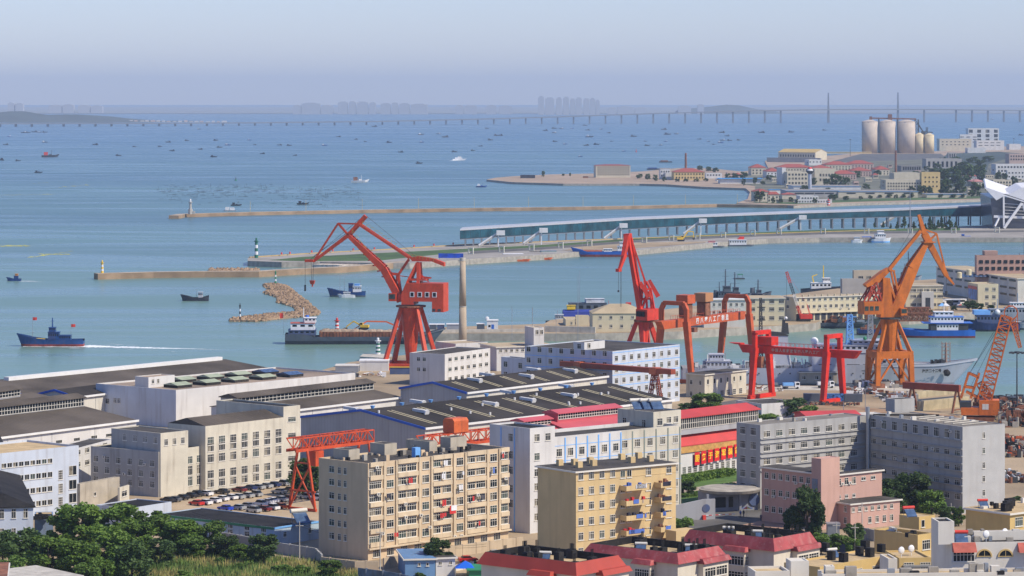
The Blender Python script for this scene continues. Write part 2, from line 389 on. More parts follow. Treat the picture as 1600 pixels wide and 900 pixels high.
    for e in bands:   # (face, rows, px ref, thickness px, depth m, material)
        face, rows, ref, tp, dp, mm = e; uref = u_at(ref, face); sl = F / (Y + uref * (sn if face == 'R' else c)); q = MB()
        for py in rows:
            z = z_at(py, uref, face); t = tp / sl / 2
            if face == 'R': q.box(-0.01, -dp, z - t, lx + 0.01, -0.002, z + t)
            else: q.box(-dp, -0.01, z - t, -0.002, ly + 0.01, z + t)
        q.build('string_course', mm, root)
    for e in pils:    # (face, (p0,p1,n), width m, depth m, material)
        face, (p0, p1, n), wd, dp, mm = e; q = MB()
        for i in range(n):
            u = u_at(p0 + (p1 - p0) * i / max(1, n - 1), face)
            if face == 'R': q.box(u - wd / 2, -dp, 0, u + wd / 2, -0.003, h - 0.4)
            else: q.box(-dp, u - wd / 2, 0, -0.003, u + wd / 2, h - 0.4)
        q.build('pilaster', mm, root)
    return b
AC = None
def ac_unit(parent, loc, rz=0):
    global AC
    if AC is None:
        q = MB(); q.box(-0.45, -0.35, 0, 0.45, 0, 0.65, 0); q.cyl((0, -0.36, 0.32), (0, -0.352, 0.32), 0.24, n=10, m=1); AC = q.mesh('air_conditioner', [M_frame, M_dark])
    return link('air_conditioner', AC, parent, loc, rz)
def solar_heater(loc, rz, label, group='rooftop solar water heaters', tankm=None, sc=1.0):
    t = thing('solar_water_heater', label, 'solar heater', loc, rz, group); t.scale = (sc, sc, sc)
    MB().poly([(-0.9, -0.9, 0.15), (0.9, -0.9, 0.15), (0.9, 0.5, 1.3), (-0.9, 0.5, 1.3)]).poly([(-0.9, -0.86, 0.08), (-0.9, 0.54, 1.23), (0.9, 0.54, 1.23), (0.9, -0.86, 0.08)]).build('collector', M_gb, t)
    MB().cyl((-1.05, 0.6, 1.45), (1.05, 0.6, 1.45), 0.27, n=10).build('tank', tankm or M_frame, t)
    q = MB()
    for x in (-0.85, 0.85): q.bar((x, -0.85, 0), (x, -0.85, 0.2), 0.06); q.bar((x, 0.6, 0), (x, 0.6, 1.3), 0.06); q.bar((x, -0.8, 0.05), (x, 0.6, 0.05), 0.06)
    q.build('stand', M_steel, t); return t
# ---------------------------------------------------------------- trees
def leaf_mat(name, c1, c2):
    m = bpy.data.materials.new(name); m.use_nodes = True; n = m.node_tree.nodes; l = m.node_tree.links; b = n['Principled BSDF']
    tc = n.new('ShaderNodeTexCoord'); t = n.new('ShaderNodeTexNoise'); t.inputs['Scale'].default_value = 0.55; t.inputs['Detail'].default_value = 6; l.new(tc.outputs['Object'], t.inputs[0])
    oi = n.new('ShaderNodeObjectInfo'); mr = n.new('ShaderNodeMapRange'); mr.inputs[1].default_value = 0.35; mr.inputs[2].default_value = 0.65; l.new(t.outputs[0], mr.inputs[0])
    mx = n.new('ShaderNodeMix'); mx.data_type = 'RGBA'; l.new(mr.outputs[0], mx.inputs[0]); mx.inputs[6].default_value = (*c1, 1); mx.inputs[7].default_value = (*c2, 1)
    hs = n.new('ShaderNodeHueSaturation'); r2 = n.new('ShaderNodeMapRange'); r2.inputs[3].default_value = 0.75; r2.inputs[4].default_value = 1.25; l.new(oi.outputs['Random'], r2.inputs[0]); l.new(r2.outputs[0], hs.inputs['Value'])
    l.new(mx.outputs[2], hs.inputs['Color']); l.new(hs.outputs[0], b.inputs['Base Color']); b.inputs['Roughness'].default_value = 0.6; b.inputs['Specular IOR Level'].default_value = 0.25
    tr = n.new('ShaderNodeBsdfTranslucent'); l.new(hs.outputs[0], tr.inputs[0]); ad = n.new('ShaderNodeMixShader'); ad.inputs[0].default_value = 0.25
    l.new(b.outputs[0], ad.inputs[1]); l.new(tr.outputs[0], ad.inputs[2]); l.new(ad.outputs[0], n['Material Output'].inputs[0]); return m
M_leaf = leaf_mat('broadleaf foliage', (0.058, 0.120, 0.020), (0.175, 0.265, 0.045))
M_leafd = leaf_mat('dark foliage', (0.034, 0.070, 0.020), (0.095, 0.150, 0.040))
M_leafl = leaf_mat('light foliage', (0.09, 0.18, 0.035), (0.19, 0.29, 0.06))
M_bark = mat('bark', (0.09, 0.07, 0.05), 0.9, 0.3, 2)
CROWN = {}
def crown_mesh(seed, m, shape='round', n=3400, leaf=0.045):
    key = (seed, m.name, shape, n)
    if key in CROWN: return CROWN[key]
    g = random.Random(seed); v = []; f = []; cl = []
    if shape == 'round':
        for i in range(26):
            a = g.uniform(0, 6.283); z = g.uniform(0.10, 1.0); rr = (1 - abs(z - 0.45) ** 2 * 2.0) ** 0.5 if abs(z - .45) < .7 else .1
            d = g.uniform(0.35, 0.92) * rr * 0.42
            cl.append((math.cos(a) * d, math.sin(a) * d, z * 0.88, g.uniform(0.10, 0.19)))
    elif shape == 'cone':
        for i in range(30):
            z = g.uniform(0.05, 1.0); a = g.uniform(0, 6.283); d = (1 - z) * 0.36 * g.uniform(0.3, 1)
            cl.append((math.cos(a) * d, math.sin(a) * d, z * 0.93, 0.05 + 0.10 * (1 - z)))
    elif shape == 'bush':
        for i in range(16):
            a = g.uniform(0, 6.283); d = g.uniform(0, 0.42); cl.append((math.cos(a) * d, math.sin(a) * d, g.uniform(0.15, 0.75) * (1 - d), g.uniform(0.12, 0.22)))
    for i in range(n):
        c = g.choice(cl); 
        x, y, z = g.gauss(0, 1), g.gauss(0, 1), g.gauss(0, 1); L = (x * x + y * y + z * z) ** 0.5 + 1e-6
        r = c[3] * (g.random() ** 0.35) * g.uniform(.85, 1.15); x, y, z = c[0] + x / L * r, c[1] + y / L * r, c[2] + z / L * r * 0.8
        s = leaf * g.uniform(0.6, 1.3); a = Vector((g.gauss(0, 1), g.gauss(0, 1), g.gauss(0, .55))).normalized() * s; b = a.cross(Vector((g.gauss(0, 1), g.gauss(0, 1), g.gauss(0, 1)))).normalized() * s * 0.7
        p = Vector((x, y, max(0.01, z))); k = len(v); v += [tuple(p - a), tuple(p + b), tuple(p + a), tuple(p - b)]; f.append((k, k + 1, k + 2, k + 3))
    me = bpy.data.meshes.new('crown'); me.from_pydata(v, [], f); me.materials.append(m); me.update(); CROWN[key] = me; return me
TRUNK = None
def trunk_mesh():
    global TRUNK
    if TRUNK is None:
        q = MB(); q.cyl((0, 0, 0), (0.01, 0.01, 0.4), 0.035, 0.022, 7); q.cyl((0.01, 0.01, 0.4), (0, 0.02, 0.8), 0.022, 0.008, 6)
        for a in range(5): t = a * 1.3; q.cyl((0.01, 0.01, 0.3 + .06 * a), (0.26 * math.cos(t), 0.26 * math.sin(t), 0.55 + 0.06 * a), 0.014, 0.005, 5)
        TRUNK = q.mesh('trunk', M_bark)
    return TRUNK
TS = [0]
def tree(loc, h, w, label, m=None, shape='round', group=None, lift=0.18, name='tree', cat='tree', n=3400, leaf=0.045):
    """loc: ground point; h height, w crown width in metres"""
    TS[0] += 1; m = m or M_leaf
    t = thing(name, label, cat, loc, R(rnd.uniform(0, 360)), group)
    if shape != 'bush':
        tr = link('trunk', trunk_mesh(), t); tr.scale = (h, h, h)
    else: lift = 0
    c = link('crown', crown_mesh(TS[0] % 4, m, shape, n, leaf), t, (0, 0, h * lift)); c.scale = (w / 0.95, w / 0.95, h * (1 - lift) / 0.98); return t
def tree_px(px, pyb, pyt, wpx, label, z=4.0, **k):
    p = P(px, pyb, z); s = F / p.y; return tree(p, (pyb - pyt) / s, wpx / s, label, **k)
def flagpole(q, x, y, z0, z1, r=0.08): q.cyl((x, y, z0), (x, y, z1), r, r * 0.6, 6)
# ================================================================ FAR SHORE, BRIDGE, BAY
# hills and far shore
def ridge(name, pts, py_base, m, depth=900, zb=-1):
    """pts: (px, py) skyline of a hill standing on the far shore"""
    Y = F * H / (py_base - YH); q = MB(); n = len(pts)
    A = [PY(a, b, Y + depth / 2) for a, b in pts]; fr = [Vector((p.x, Y, zb)) for p in A]; bk = [Vector((p.x, Y + depth, zb)) for p in A]
    for k in range(n - 1):
        q.poly([fr[k], fr[k + 1], A[k + 1], A[k]]); q.poly([A[k], A[k + 1], bk[k + 1], bk[k]])
    o = q.build(name, m, smooth=True); return tag(o, None, None, None, 'structure')
ridge('hills', [(-260, 190), (-200, 184), (-120, 178), (-60, 181), (0, 175.5), (18, 173.6), (38, 173.8), (60, 177.5), (75, 179.5), (100, 178.8), (125, 179), (150, 180.5), (175, 182), (200, 185), (225, 188.8), (330, 190.5), (370, 191.3)], 191.8, M_hill, 1500)
ridge('hills', [(1060, 171), (1110, 166.5), (1135, 163.5), (1155, 164.5), (1170, 168), (1185, 171), (1210, 172.5)], 178, M_hill, 1500)
sheet('terrain', [(-16000, 23600), (16000, 23600), (29000, 44000), (-29000, 44000)], 3, mat('distant plain', (.20, .22, .22), .9))
# low far-shore towns
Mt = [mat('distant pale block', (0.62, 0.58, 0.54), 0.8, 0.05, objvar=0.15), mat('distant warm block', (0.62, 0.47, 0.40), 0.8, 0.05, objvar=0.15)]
def block(px0, px1, pyt, pyb, label, cat, group, m, name, depth=30):
    Y = F * H / (pyb - YH); p = PY((px0 + px1) / 2, pyb, Y); w = (px1 - px0) * Y / F; h = (pyb - pyt) * Y / F
    t = thing(name, label, cat, (p.x, Y, 0.0), 0, group)
    MB().box(-w / 2, 0, 0, w / 2, depth, h * 0.93).build('wall', m, t); MB().box(-w * 0.3, 2, h * 0.93, w * 0.3, depth - 2, h).build('roof', m, t)
    return t
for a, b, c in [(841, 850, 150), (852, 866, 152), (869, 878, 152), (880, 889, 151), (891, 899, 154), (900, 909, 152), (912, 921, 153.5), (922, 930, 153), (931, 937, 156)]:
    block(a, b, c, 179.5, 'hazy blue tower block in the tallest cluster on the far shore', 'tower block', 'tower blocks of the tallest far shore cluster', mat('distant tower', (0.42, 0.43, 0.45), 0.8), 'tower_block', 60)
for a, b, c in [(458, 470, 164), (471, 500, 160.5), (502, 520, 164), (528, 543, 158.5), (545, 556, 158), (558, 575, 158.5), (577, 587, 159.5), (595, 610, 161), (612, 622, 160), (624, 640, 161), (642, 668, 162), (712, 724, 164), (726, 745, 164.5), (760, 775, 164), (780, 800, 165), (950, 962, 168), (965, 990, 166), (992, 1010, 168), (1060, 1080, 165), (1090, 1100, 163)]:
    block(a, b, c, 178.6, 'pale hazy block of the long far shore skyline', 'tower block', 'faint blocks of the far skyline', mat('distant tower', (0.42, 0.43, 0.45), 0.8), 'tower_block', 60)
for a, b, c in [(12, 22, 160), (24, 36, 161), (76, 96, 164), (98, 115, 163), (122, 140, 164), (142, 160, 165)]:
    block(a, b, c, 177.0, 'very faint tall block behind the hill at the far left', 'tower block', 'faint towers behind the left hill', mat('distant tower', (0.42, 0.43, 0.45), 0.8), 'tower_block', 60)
g2 = random.Random(4)
for i in range(26):
    x = [4, 8, 20, 28, 158][i] if i < 5 else 178 + (i - 5) * 8.6; yb = (188.5 if x < 60 else 190.4 + (x - 178) * 0.004); hh = g2.uniform(1.2, 3.2)
    block(x - g2.uniform(1.5, 4), x + g2.uniform(1.5, 4), yb - hh, yb, 'low pale building on the shore beneath the distant hill', 'building', 'low buildings below the left hill', Mt[i % 3 == 0], 'building', 15)
# bridge
tops = [(-60, 193.5), (0, 193.3), (200, 192.8), (400, 191.9), (600, 189.6), (750, 186.2), (880, 182.3), (1000, 178.2), (1100, 175.2), (1200, 172.6), (1295, 171.4), (1405, 171.0), (1470, 171.2), (1540, 172.2), (1700, 173.6)]
feet = [(-60, 198.6), (200, 197.3), (400, 196.2), (850, 193.6), (1300, 191.4), (1700, 189.8)]
def ip(t, x):
    for (a, b), (c, d) in zip(t, t[1:]):
        if x <= c: return b + (d - b) * (x - a) / (c - a)
    return t[-1][1]
br = thing('sea_bridge', 'long low bridge crossing the whole bay on rows of piers', 'bridge', (0, 13000, 0))
M_br = mat('bridge concrete', (0.13, 0.15, 0.18), 0.85, 0.05)
def bp(px): Y = F * H / (ip(feet, px) - YH); q = PY(px, ip(tops, px), Y); return q - Vector((0, 13000, 0))
q = MB(); pr = None
for i in range(0, 89):
    c = bp(-60 + i * 20)
    if pr: q.bar(pr, c, 34, 4.6)
    pr = c
q.build('deck', M_br, br); x = -50.0
pier = []
while x < 1690:
    if not (1226 < x < 1470) or any(abs(x - v) < 5 for v in (1256, 1442)):
        c = bp(x); pier.append((x, c))
    x += 24.9
for k, (x, c) in enumerate(pier):
    MB().box(c.x - 3.5, c.y - 9, -13, c.x + 3.5, c.y + 9, c.z - 1.4).build('pier', M_br, br)
for x in (1294.3, 1403):
    c = bp(x); ztop = c.z + (171 - 144.5) * (c.y + 13000) / F
    MB().hexa([(c.x - 6, c.y - 6, -13), (c.x + 6, c.y - 6, -13), (c.x + 6, c.y + 6, -13), (c.x - 6, c.y + 6, -13)], [(c.x - 2.5, c.y - 3, ztop), (c.x + 2.5, c.y - 3, ztop), (c.x + 2.5, c.y + 3, ztop), (c.x - 2.5, c.y + 3, ztop)]).build('pylon', M_br, br)
    for sg in (-1, 1):
        for k in (1,): MB().cyl((c.x, c.y, ztop - 20), (c.x + sg * 55, c.y, c.z), 0.25, n=4).build('cable', M_br, br)
# small boats on the bay
def small_boat(hull, cab, L=12.0):
    q = MB(); a = [(-L / 2, -1.3, 0), (L * 0.3, -1.6, 0), (L * 0.3, 1.6, 0), (-L / 2, 1.3, 0)]; b_ = [(-L / 2, -1.7, 1.3), (L * 0.3, -2.0, 1.5), (L * 0.3, 2.0, 1.5), (-L / 2, 1.7, 1.3)]
    q.hexa(a, b_, 0); q.hexa([(L * 0.3, -1.6, 0), (L * 0.46, 0, 0.3), (L * 0.46, 0.01, 0.3), (L * 0.3, 1.6, 0)], [(L * 0.3, -2, 1.5), (L * 0.56, 0, 2.3), (L * 0.56, 0.01, 2.3), (L * 0.3, 2, 1.5)], 0)
    q.box(-L * 0.36, -1.1, 1.35, -L * 0.12, 1.1, 3.6, 1); q.cyl((L * 0.1, 0, 1.3), (L * 0.1, 0, 5), 0.12, n=5, m=0); q.box(-L * 0.05, -1, 1.4, L * .12, 1, 2.1, 0)
    return q.mesh('fishing_boat', [hull, cab])
M_hulld = mat('dark hull', (0.035, 0.04, 0.055), 0.6, 0.2); M_hullb = mat('blue hull', (0.02, 0.07, 0.26), 0.55, 0.2)
SB = [small_boat(M_hulld, M_hulld), small_boat(M_hulld, M_white), small_boat(M_hullb, M_white), small_boat(M_hulld, M_red)]
bay = """37,207 14,213 44,207 54,206 62,206.5 70,206.5 70,222 9,226 0,250 28,251 149,226 185,243 210,229 250,229 269,235.5 313,233 334,245 337,219 343,230 356,226.5 390,218.5 398,226
292,219.5 263,222 311,201.5 410,240 437,226.5 452,227 461,242.5 507,227 529,213.5 556,217.5 571,221 608,222.5 626,237.5 585,197.5 658,210 659,222 685,209 696,214 655,255 710,237 739,235 751,228 761,200.5 766,218.5 781,211.5
763,200.5 776,211.5 765,218.5 750,228 852,203.8 866,200.5 877,200.8 894,200.5 866,207.2 867,221 883,225 914,195.8 918,203 939,201.5 951,207.4 921,213.8 916,227 932,225.5 956,220.5 975,236 907,244.3 990,213 1008,220.5 1032,226.5 1011,227.3 1040,220.8 1037,202.2 1043,209.8 1057,209
1057,209.2 1128,207 1136,212.2 1093,217.2 1107,220.8 1115,225.4 1126,222.6 1129,219 1140,219.5 1154,218.6 1236,206.3 1288,203.2 1190,207 1595,211 1550,186 60,269.5""".split()
seen = set(); gb = random.Random(9)
for i, s_ in enumerate(bay):
    a, b_ = map(float, s_.split(','))
    if any(abs(a - u) < 4 and abs(b_ - v) < 1.5 for u, v in seen): continue
    seen.add((a, b_)); p = P(a, b_ + 0.6, 0); k = gb.choice((0, 0, 0, 1, 0, 2)); sc_ = gb.uniform(0.7, 1.25) * (1 if b_ > 215 else 1.5)
    lab = ['small dark fishing boat anchored on the open bay', 'small dark boat with a white cabin on the open bay', 'small blue boat with a white cabin on the open bay'][k]
    o = link('fishing_boat', SB[k], None, p, R(gb.choice((0, 180)) + gb.uniform(-20, 20))); o.scale = (sc_, sc_, sc_); tag(o, lab, 'boat', ['dark boats out on the bay', 'dark boats with white cabins on the bay', 'blue boats on the bay'][k])
def one_boat(px, py, mesh, sc_, rz, label, cat='boat', name='fishing_boat'):
    o = link(name, mesh, None, P(px, py, 0), R(rz)); o.scale = (sc_,) * 3; return tag(o, label, cat)
one_boat(78, 245.5, SB[3], 2.6, 10, 'dark boat with a red deckhouse on the left of the bay')
one_boat(562, 285, small_boat(M_white, M_rust), 1.9, 5, 'pale boat with a brown cabin alone beyond the net stakes')
one_boat(752, 292.5, SB[2], 1.1, 0, 'little blue boat just off the tip of the headland')
one_boat(473, 319.5, SB[0], 1.0, 0, 'tiny dark boat just behind the long outer breakwater')
one_boat(369, 321.5, SB[0], .9, 0, 'tiny dark boat to the right of the stone lighthouse')
for (x, y, l) in ((1040, 253.8, 'flat dark barge off the town shore by the headland'), (1022, 265.2, 'dark barge at the shore beside the chimney with a blue cover')):
    p = P(x, y, 0); t = thing('barge', l, 'barge', p, R(4)); MB().box(-11, -3.5, 0, 11, 3.5, 1.8).build('hull', M_hulld, t); MB().box(-9, -2.5, 1.8, 4, 2.5, 3.4).build('cargo', M_rust if x > 1030 else M_hullb, t)
# white ferry with bow wave
p = P(717, 250.5, 0); t = thing('white_ferry', 'small white passenger ferry speeding across the middle of the bay', 'ferry', p, R(3))
MB().extr([(-11, -2.5, 0), (9, -2.5, 0), (14, -2.5, 2.8), (-11, -2.5, 2.4)], (0, 5, 0)).build('hull', M_white, t); MB().box(-7, -2, 2.6, 6, 2, 5).box(-2, -1.6, 5, 4, 1.6, 6.8).build('cabin', M_white, t); MB().cyl((0, 0, 6.8), (0, 0, 10), 0.12, n=5).build('mast', M_steel, t)
M_foam = mat('white foam', (0.75, 0.80, 0.82), 0.9, 0.2, 0.2)
def wake(pts, w0, w1, label=None, z=0.05, seed=1):
    g = random.Random(seed); q = MB(); n = 70; A = P(*pts[0], 0); B = P(*pts[1], 0); d = (B - A); nn = Vector((-d.y, d.x, 0)).normalized(); L = []
    for k in range(n + 1):
        f = k / n; w = w0 * (1 - f) ** 1.3 * g.uniform(.55, 1.25) + .15; c = A.lerp(B, f) + nn * (math.sin(f * 9 + seed) * w1 * .08 * f); L.append((c - nn * w * .5, c + nn * w * g.uniform(.35, .6)))
    for k in range(n):
        a, b_, c, d_ = L[k][0], L[k + 1][0], L[k + 1][1], L[k][1]; q.poly([(v.x, v.y, z) for v in (a, b_, c, d_)])
        if g.random() < .45 * (1 - k / n): c = A.lerp(B, k / n) + nn * g.uniform(-1, 1) * w0 * 1.3; l = d.normalized() * g.uniform(1, 4); e = nn * g.uniform(.1, .35); q.poly([(v.x, v.y, z + .01 + k * .0002) for v in (c - l - e * .2, c - e, c + l, c + e)])
    return tag(q.build('wake', M_foam), label or 'white wake', None, None, 'stuff')
wake([(713, 250.5), (700, 251.5)], 14, 4)
# net stakes and floats
q = MB(); gn = random.Random(3)
for i in range(420):
    x = gn.uniform(245, 560); y = gn.gauss(300, 7); 
    if x > 420 and gn.random() < .35: y = gn.uniform(296, 325)
    if not 287 < y < 328: continue
    p = P(x, y, 0); L = gn.uniform(2, 14)
    if gn.random() < .25: q.cyl((p.x, p.y, -1), (p.x + gn.uniform(-.6, .6), p.y, gn.uniform(1.5, 3.5)), 0.14, n=4)
    else: q.box(p.x, p.y, -0.1, p.x + L * .6, p.y + 0.5, 0.2)
tag(q.build('net_stakes', M_dark), 'stakes and float lines', None, None, 'stuff')
M_alg = mat('yellow algae', (0.33, 0.34, 0.10), 0.8, 0.3, 0.02)
q = MB(); ga = random.Random(5)
for (x0, y0, x1, y1, w) in ((92, 293, 140, 288.5, 2.0), (0, 305.3, 85, 303.5, 1.1), (52, 287, 75, 285, .8), (-10, 384, 45, 384, 2.2), (45, 402, 112, 393, 2.2), (60, 397, 108, 397.5, 1.2)):
    for k in range(14):
        f = k / 14; a = P(x0 + (x1 - x0) * f, y0 + (y1 - y0) * f + ga.uniform(-.5, .5) * w, 0); b_ = P(x0 + (x1 - x0) * (f + .1), y0 + (y1 - y0) * (f + .1) + ga.uniform(-.5, .5) * w, 0); e = ga.uniform(1, 5) * w
        zz = 0.05 + k * 0.001; q.poly([(a.x, a.y - e, zz), (b_.x, b_.y - e * .6, zz), (b_.x, b_.y + e * .6, zz), (a.x, a.y + e, zz)])
tag(q.build('floating_algae', M_alg), 'algae', None, None, 'stuff')
def beacon(name, px, pyb, pyt, cols, label, z=0.0, wpx=4, n=5, gallery=True, cat='lighthouse'):
    p = P(px, pyb, z); s = F / p.y; h = (pyb - pyt) / s; w = wpx / s; t = thing(name, label, cat, p)
    hb = h * 0.80
    for k in range(n):
        a, b_ = k / n, (k + 1) / n; r0 = w / 2 * (1 - 0.28 * a); r1 = w / 2 * (1 - 0.28 * b_)
        MB().cyl((0, 0, hb * a), (0, 0, hb * b_ - 0.002), r0, r1, 14).build('band', cols[k % len(cols)], t, smooth=False)
    g_ = MB(); g_.cyl((0, 0, hb), (0, 0, hb + h * 0.04), w * 0.62, n=14); g_.build('gallery', cols[0], t)
    MB().cyl((0, 0, hb + h * .04), (0, 0, hb + h * .14), w * 0.24, n=8).ball((0, 0, hb + h * .14), w * .26, n=8, k=3, lo=0).build('lantern', cols[0] if cols[0] is not M_white else M_white, t)
    return t
p = P(368.5, 282, 0); t = thing('buoy', 'small dark green channel buoy with a mast on the open bay', 'buoy', p); MB().cyl((0, 0, -.5), (0, 0, 1.2), 1.8, 1.6, 10).build('float', M_green, t); MB().cyl((0, 0, 1.2), (0, 0, 6), 0.7, .15, 6).build('mast', M_dark, t)
p = P(994, 237.5, 0); t = thing('buoy', 'small red channel buoy out beyond the headland building', 'buoy', p); MB().cyl((0, 0, -.5), (0, 0, 1.2), 1.8, 1.6, 10).build('float', M_red, t); MB().cyl((0, 0, 1.2), (0, 0, 7), 1.1, .2, 6).build('mast', M_red, t)
# ================================================================ LAND
land('shipyard_ground', [(-700, 700), (0, 645), (250, 625), (400, 603), (480, 585), (545, 566), (620, 556), (700, 548), (860, 541), (1000, 548), (1062, 600), (1300, 603), (1425, 604), (1500, 611), (1545, 626), (1620, 634), (1900, 640), (4200, 3600), (-2600, 3600)], 4, M_ground)
land('harbour_quay', [(668, 521), (930, 521), (1060, 518), (1120, 514), (1200, 510), (1274, 505), (1287, 499), (1420, 496), (1500, 489), (1620, 478), (1900, 466), (1900, 415), (1600, 428), (1430, 438), (1330, 448), (1250, 458), (1160, 470), (1100, 476), (1010, 487), (930, 493), (860, 500), (850, 506), (668, 512)], 3.5, M_ground)
land('ferry_quay', [(387, 403), (400, 400), (500, 394), (600, 389), (720, 381.5), (1000, 371), (1180, 364.5), (1300, 361), (1600, 350), (1900, 344), (1900, 371.2), (1330, 371.2), (1280, 371.3), (1200, 373), (1120, 378.5), (1060, 384.5), (992, 391), (900, 393.5), (850, 398), (730, 405), (690, 408), (640, 411), (590, 411), (500, 409), (440, 409.5), (387, 407.5)], 3.5, M_pave)
land('headland', [(760, 280.5), (775, 277.5), (800, 275.5), (860, 272.5), (925, 271), (1000, 268), (1060, 262.5), (1110, 263), (1160, 268), (1200, 262), (1195, 251.5), (1215, 246), (1300, 243), (1340, 239), (1480, 236), (1570, 229), (1700, 226), (2400, 222), (2400, 300), (1700, 309), (1548, 311), (1450, 314.5), (1345, 317), (1300, 319), (1240, 321.5), (1180, 319), (1150, 317.5), (1168, 311), (1172, 300), (1165, 294), (1100, 292), (1040, 288), (1000, 287), (880, 287), (800, 284.5)], 2.5, M_sand, M_conc)
def strip(name, pts, width, z, m, side=None, zb=-2, kind='structure', label=None, cat=None):
    A = [P(a, b, z) for a, b in pts]; n = len(A); off = []
    for k in range(n):
        d = (A[min(n - 1, k + 1)] - A[max(0, k - 1)]); d.z = 0; d.normalize(); nn = Vector((-d.y, d.x, 0))
        if nn.y < 0: nn = -nn
        off.append(A[k] + nn * width)
    pp = A + off[::-1]; o = MB().prism([(p.x, p.y) for p in pp], zb, z, 1, 0).build(name, [m, side or m])
    return tag(o, label, cat, None, kind)
M_bw = mat('breakwater stone', (0.31, 0.215, 0.135), 0.95, 0.25, 0.08, speck=0.5, dirt=(0.16, 0.12, 0.09), bump=0.5)
M_bwt = mat('breakwater top', (0.40, 0.33, 0.25), 0.95, 0.2, 0.1, speck=0.3)
strip('outer_breakwater', [(279, 336.6), (290, 334.3), (400, 331.4), (560, 328.2), (740, 325.3), (900, 323.4), (1000, 321.5), (1120, 319), (1245, 320.5)], 9, 3.0, M_bwt, M_bw, kind=None, label='long thin outer breakwater running to the stone lighthouse', cat='breakwater')
strip('inner_breakwater', [(153, 427.5), (240, 425.2), (320, 424.3), (405, 424), (470, 420), (540, 417), (600, 412), (640, 408.5)], 7, 3.6, M_bwt, M_bw, kind=None, label='brown stone breakwater carrying the yellow and white lighthouse', cat='breakwater')
strip('lawn', [(400, 404.5), (480, 407.5), (590, 406.5), (640, 400.5), (725, 393)], 1, 3.52, M_grass)
def flat(name, pts, z, m): return sheet(name, [(P(a, b, z).x, P(a, b, z).y) for a, b in pts], z, m)
flat('lawn', [(420, 406.5), (470, 408), (590, 407.5), (645, 401.5), (735, 393), (700, 390), (600, 395), (470, 401.5)], 3.54, M_grass)
flat('lawn', [(735, 392.5), (850, 386), (1000, 374.6), (1150, 367.2), (1300, 362.2), (1500, 360), (1500, 356), (1300, 358.6), (1150, 364.2), (1000, 371.8), (850, 382.6), (700, 390)], 3.56, M_grass)
flat('path', [(735, 396.5), (850, 389.5), (1000, 378), (1150, 370.5), (1300, 365.5), (1600, 362.5), (1600, 359.6), (1300, 362.4), (1150, 367.5), (1000, 374.9), (850, 386.3), (735, 393)], 3.58, M_asph)
strip('quay_edge', [(390, 401.2), (500, 394.2), (600, 389.2), (720, 381.8), (1000, 371.3), (1180, 364.8), (1400, 358)], .6, 4.1, mat('ochre kerb', (0.42, 0.30, 0.12), 0.8), zb=3.3)
flat('ground_patch', [(880, 391.5), (990, 388), (1060, 382.5), (1120, 377), (1000, 379), (900, 386)], 3.6, M_ground)
strip('sloping_revetment', [(488, 413.2), (530, 414.2), (590, 412.2)], 20, 2.4, mat('pale riprap', (0.55, 0.48, 0.40), 0.9, 0.4, 0.5, speck=0.8, bump=1), zb=-1)
# rock mole in the middle of the harbour
def rocks(name, poly, z, n, seed, r0, r1, label, cat):
    pts = [P(a, b, 0) for a, b in poly]; g = random.Random(seed); q = MB(); q.prism([(p.x, p.y) for p in pts], -2, z, 0, 0)
    xs = [p.x for p in pts]; ys = [p.y for p in pts]
    def inside(x, y):
        c = False; j = len(pts) - 1
        for i in range(len(pts)):
            if (pts[i].y > y) != (pts[j].y > y) and x < (pts[j].x - pts[i].x) * (y - pts[i].y) / (pts[j].y - pts[i].y) + pts[i].x: c = not c
            j = i
        return c
    k = 0
    while k < n:
        x, y = g.uniform(min(xs) - 1, max(xs) + 1), g.uniform(min(ys) - 2, max(ys) + 2)
        if not inside(x, y): continue
        r = g.uniform(r0, r1); q.ball((x, y, z - r * 0.2), r * g.uniform(.7, 1.4), r * g.uniform(.7, 1.4), r * g.uniform(.5, 1.1), n=6, k=3, lo=-.6, jit=.25, rg=g); k += 1
    for i in range(len(pts)):       # rubble along the waterline
        a, b_ = pts[i], pts[(i + 1) % len(pts)]; L = (b_ - a).length
        for j in range(int(L / 1.6)):
            f = g.random(); r = g.uniform(r0, r1); c = a.lerp(b_, f); q.ball((c.x + g.uniform(-.8, .8), c.y + g.uniform(-2, 2), 0.1), r, r * 1.2, r * .9, n=6, k=3, lo=-.6, jit=.25, rg=g)
    return tag(q.build(name, M_bw), label, cat)
rocks('rock_mole', [(358, 502.5), (372, 498), (440, 491), (463, 489.5), (464, 483), (455, 478), (434, 473), (436, 466), (418, 459.5), (412, 457.5), (424, 455), (413, 446), (428, 444), (447, 448), (470, 466), (497, 488.5), (494, 493), (440, 498.5), (398, 503)], 0.9, 1100, 3, 0.4, 1.2, 'angled mole of loose brown boulders in the middle of the harbour', 'breakwater')
rocks('rock_mole', [(326, 424.5), (405, 424.5), (405, 430.5), (326, 432)], 2.0, 200, 5, 0.5, 1.3, 'heaped boulders along the inner breakwater face', 'rocks')
p = [P(a, b, 2.6) for a, b in ((562, 557), (568, 552.5), (612, 553), (612, 560))]
o = MB().prism([(v.x, v.y) for v in p], -1, 2.6).build('concrete_mole', M_concl); tag(o, 'low weathered concrete mole under the green and white beacon', 'breakwater')
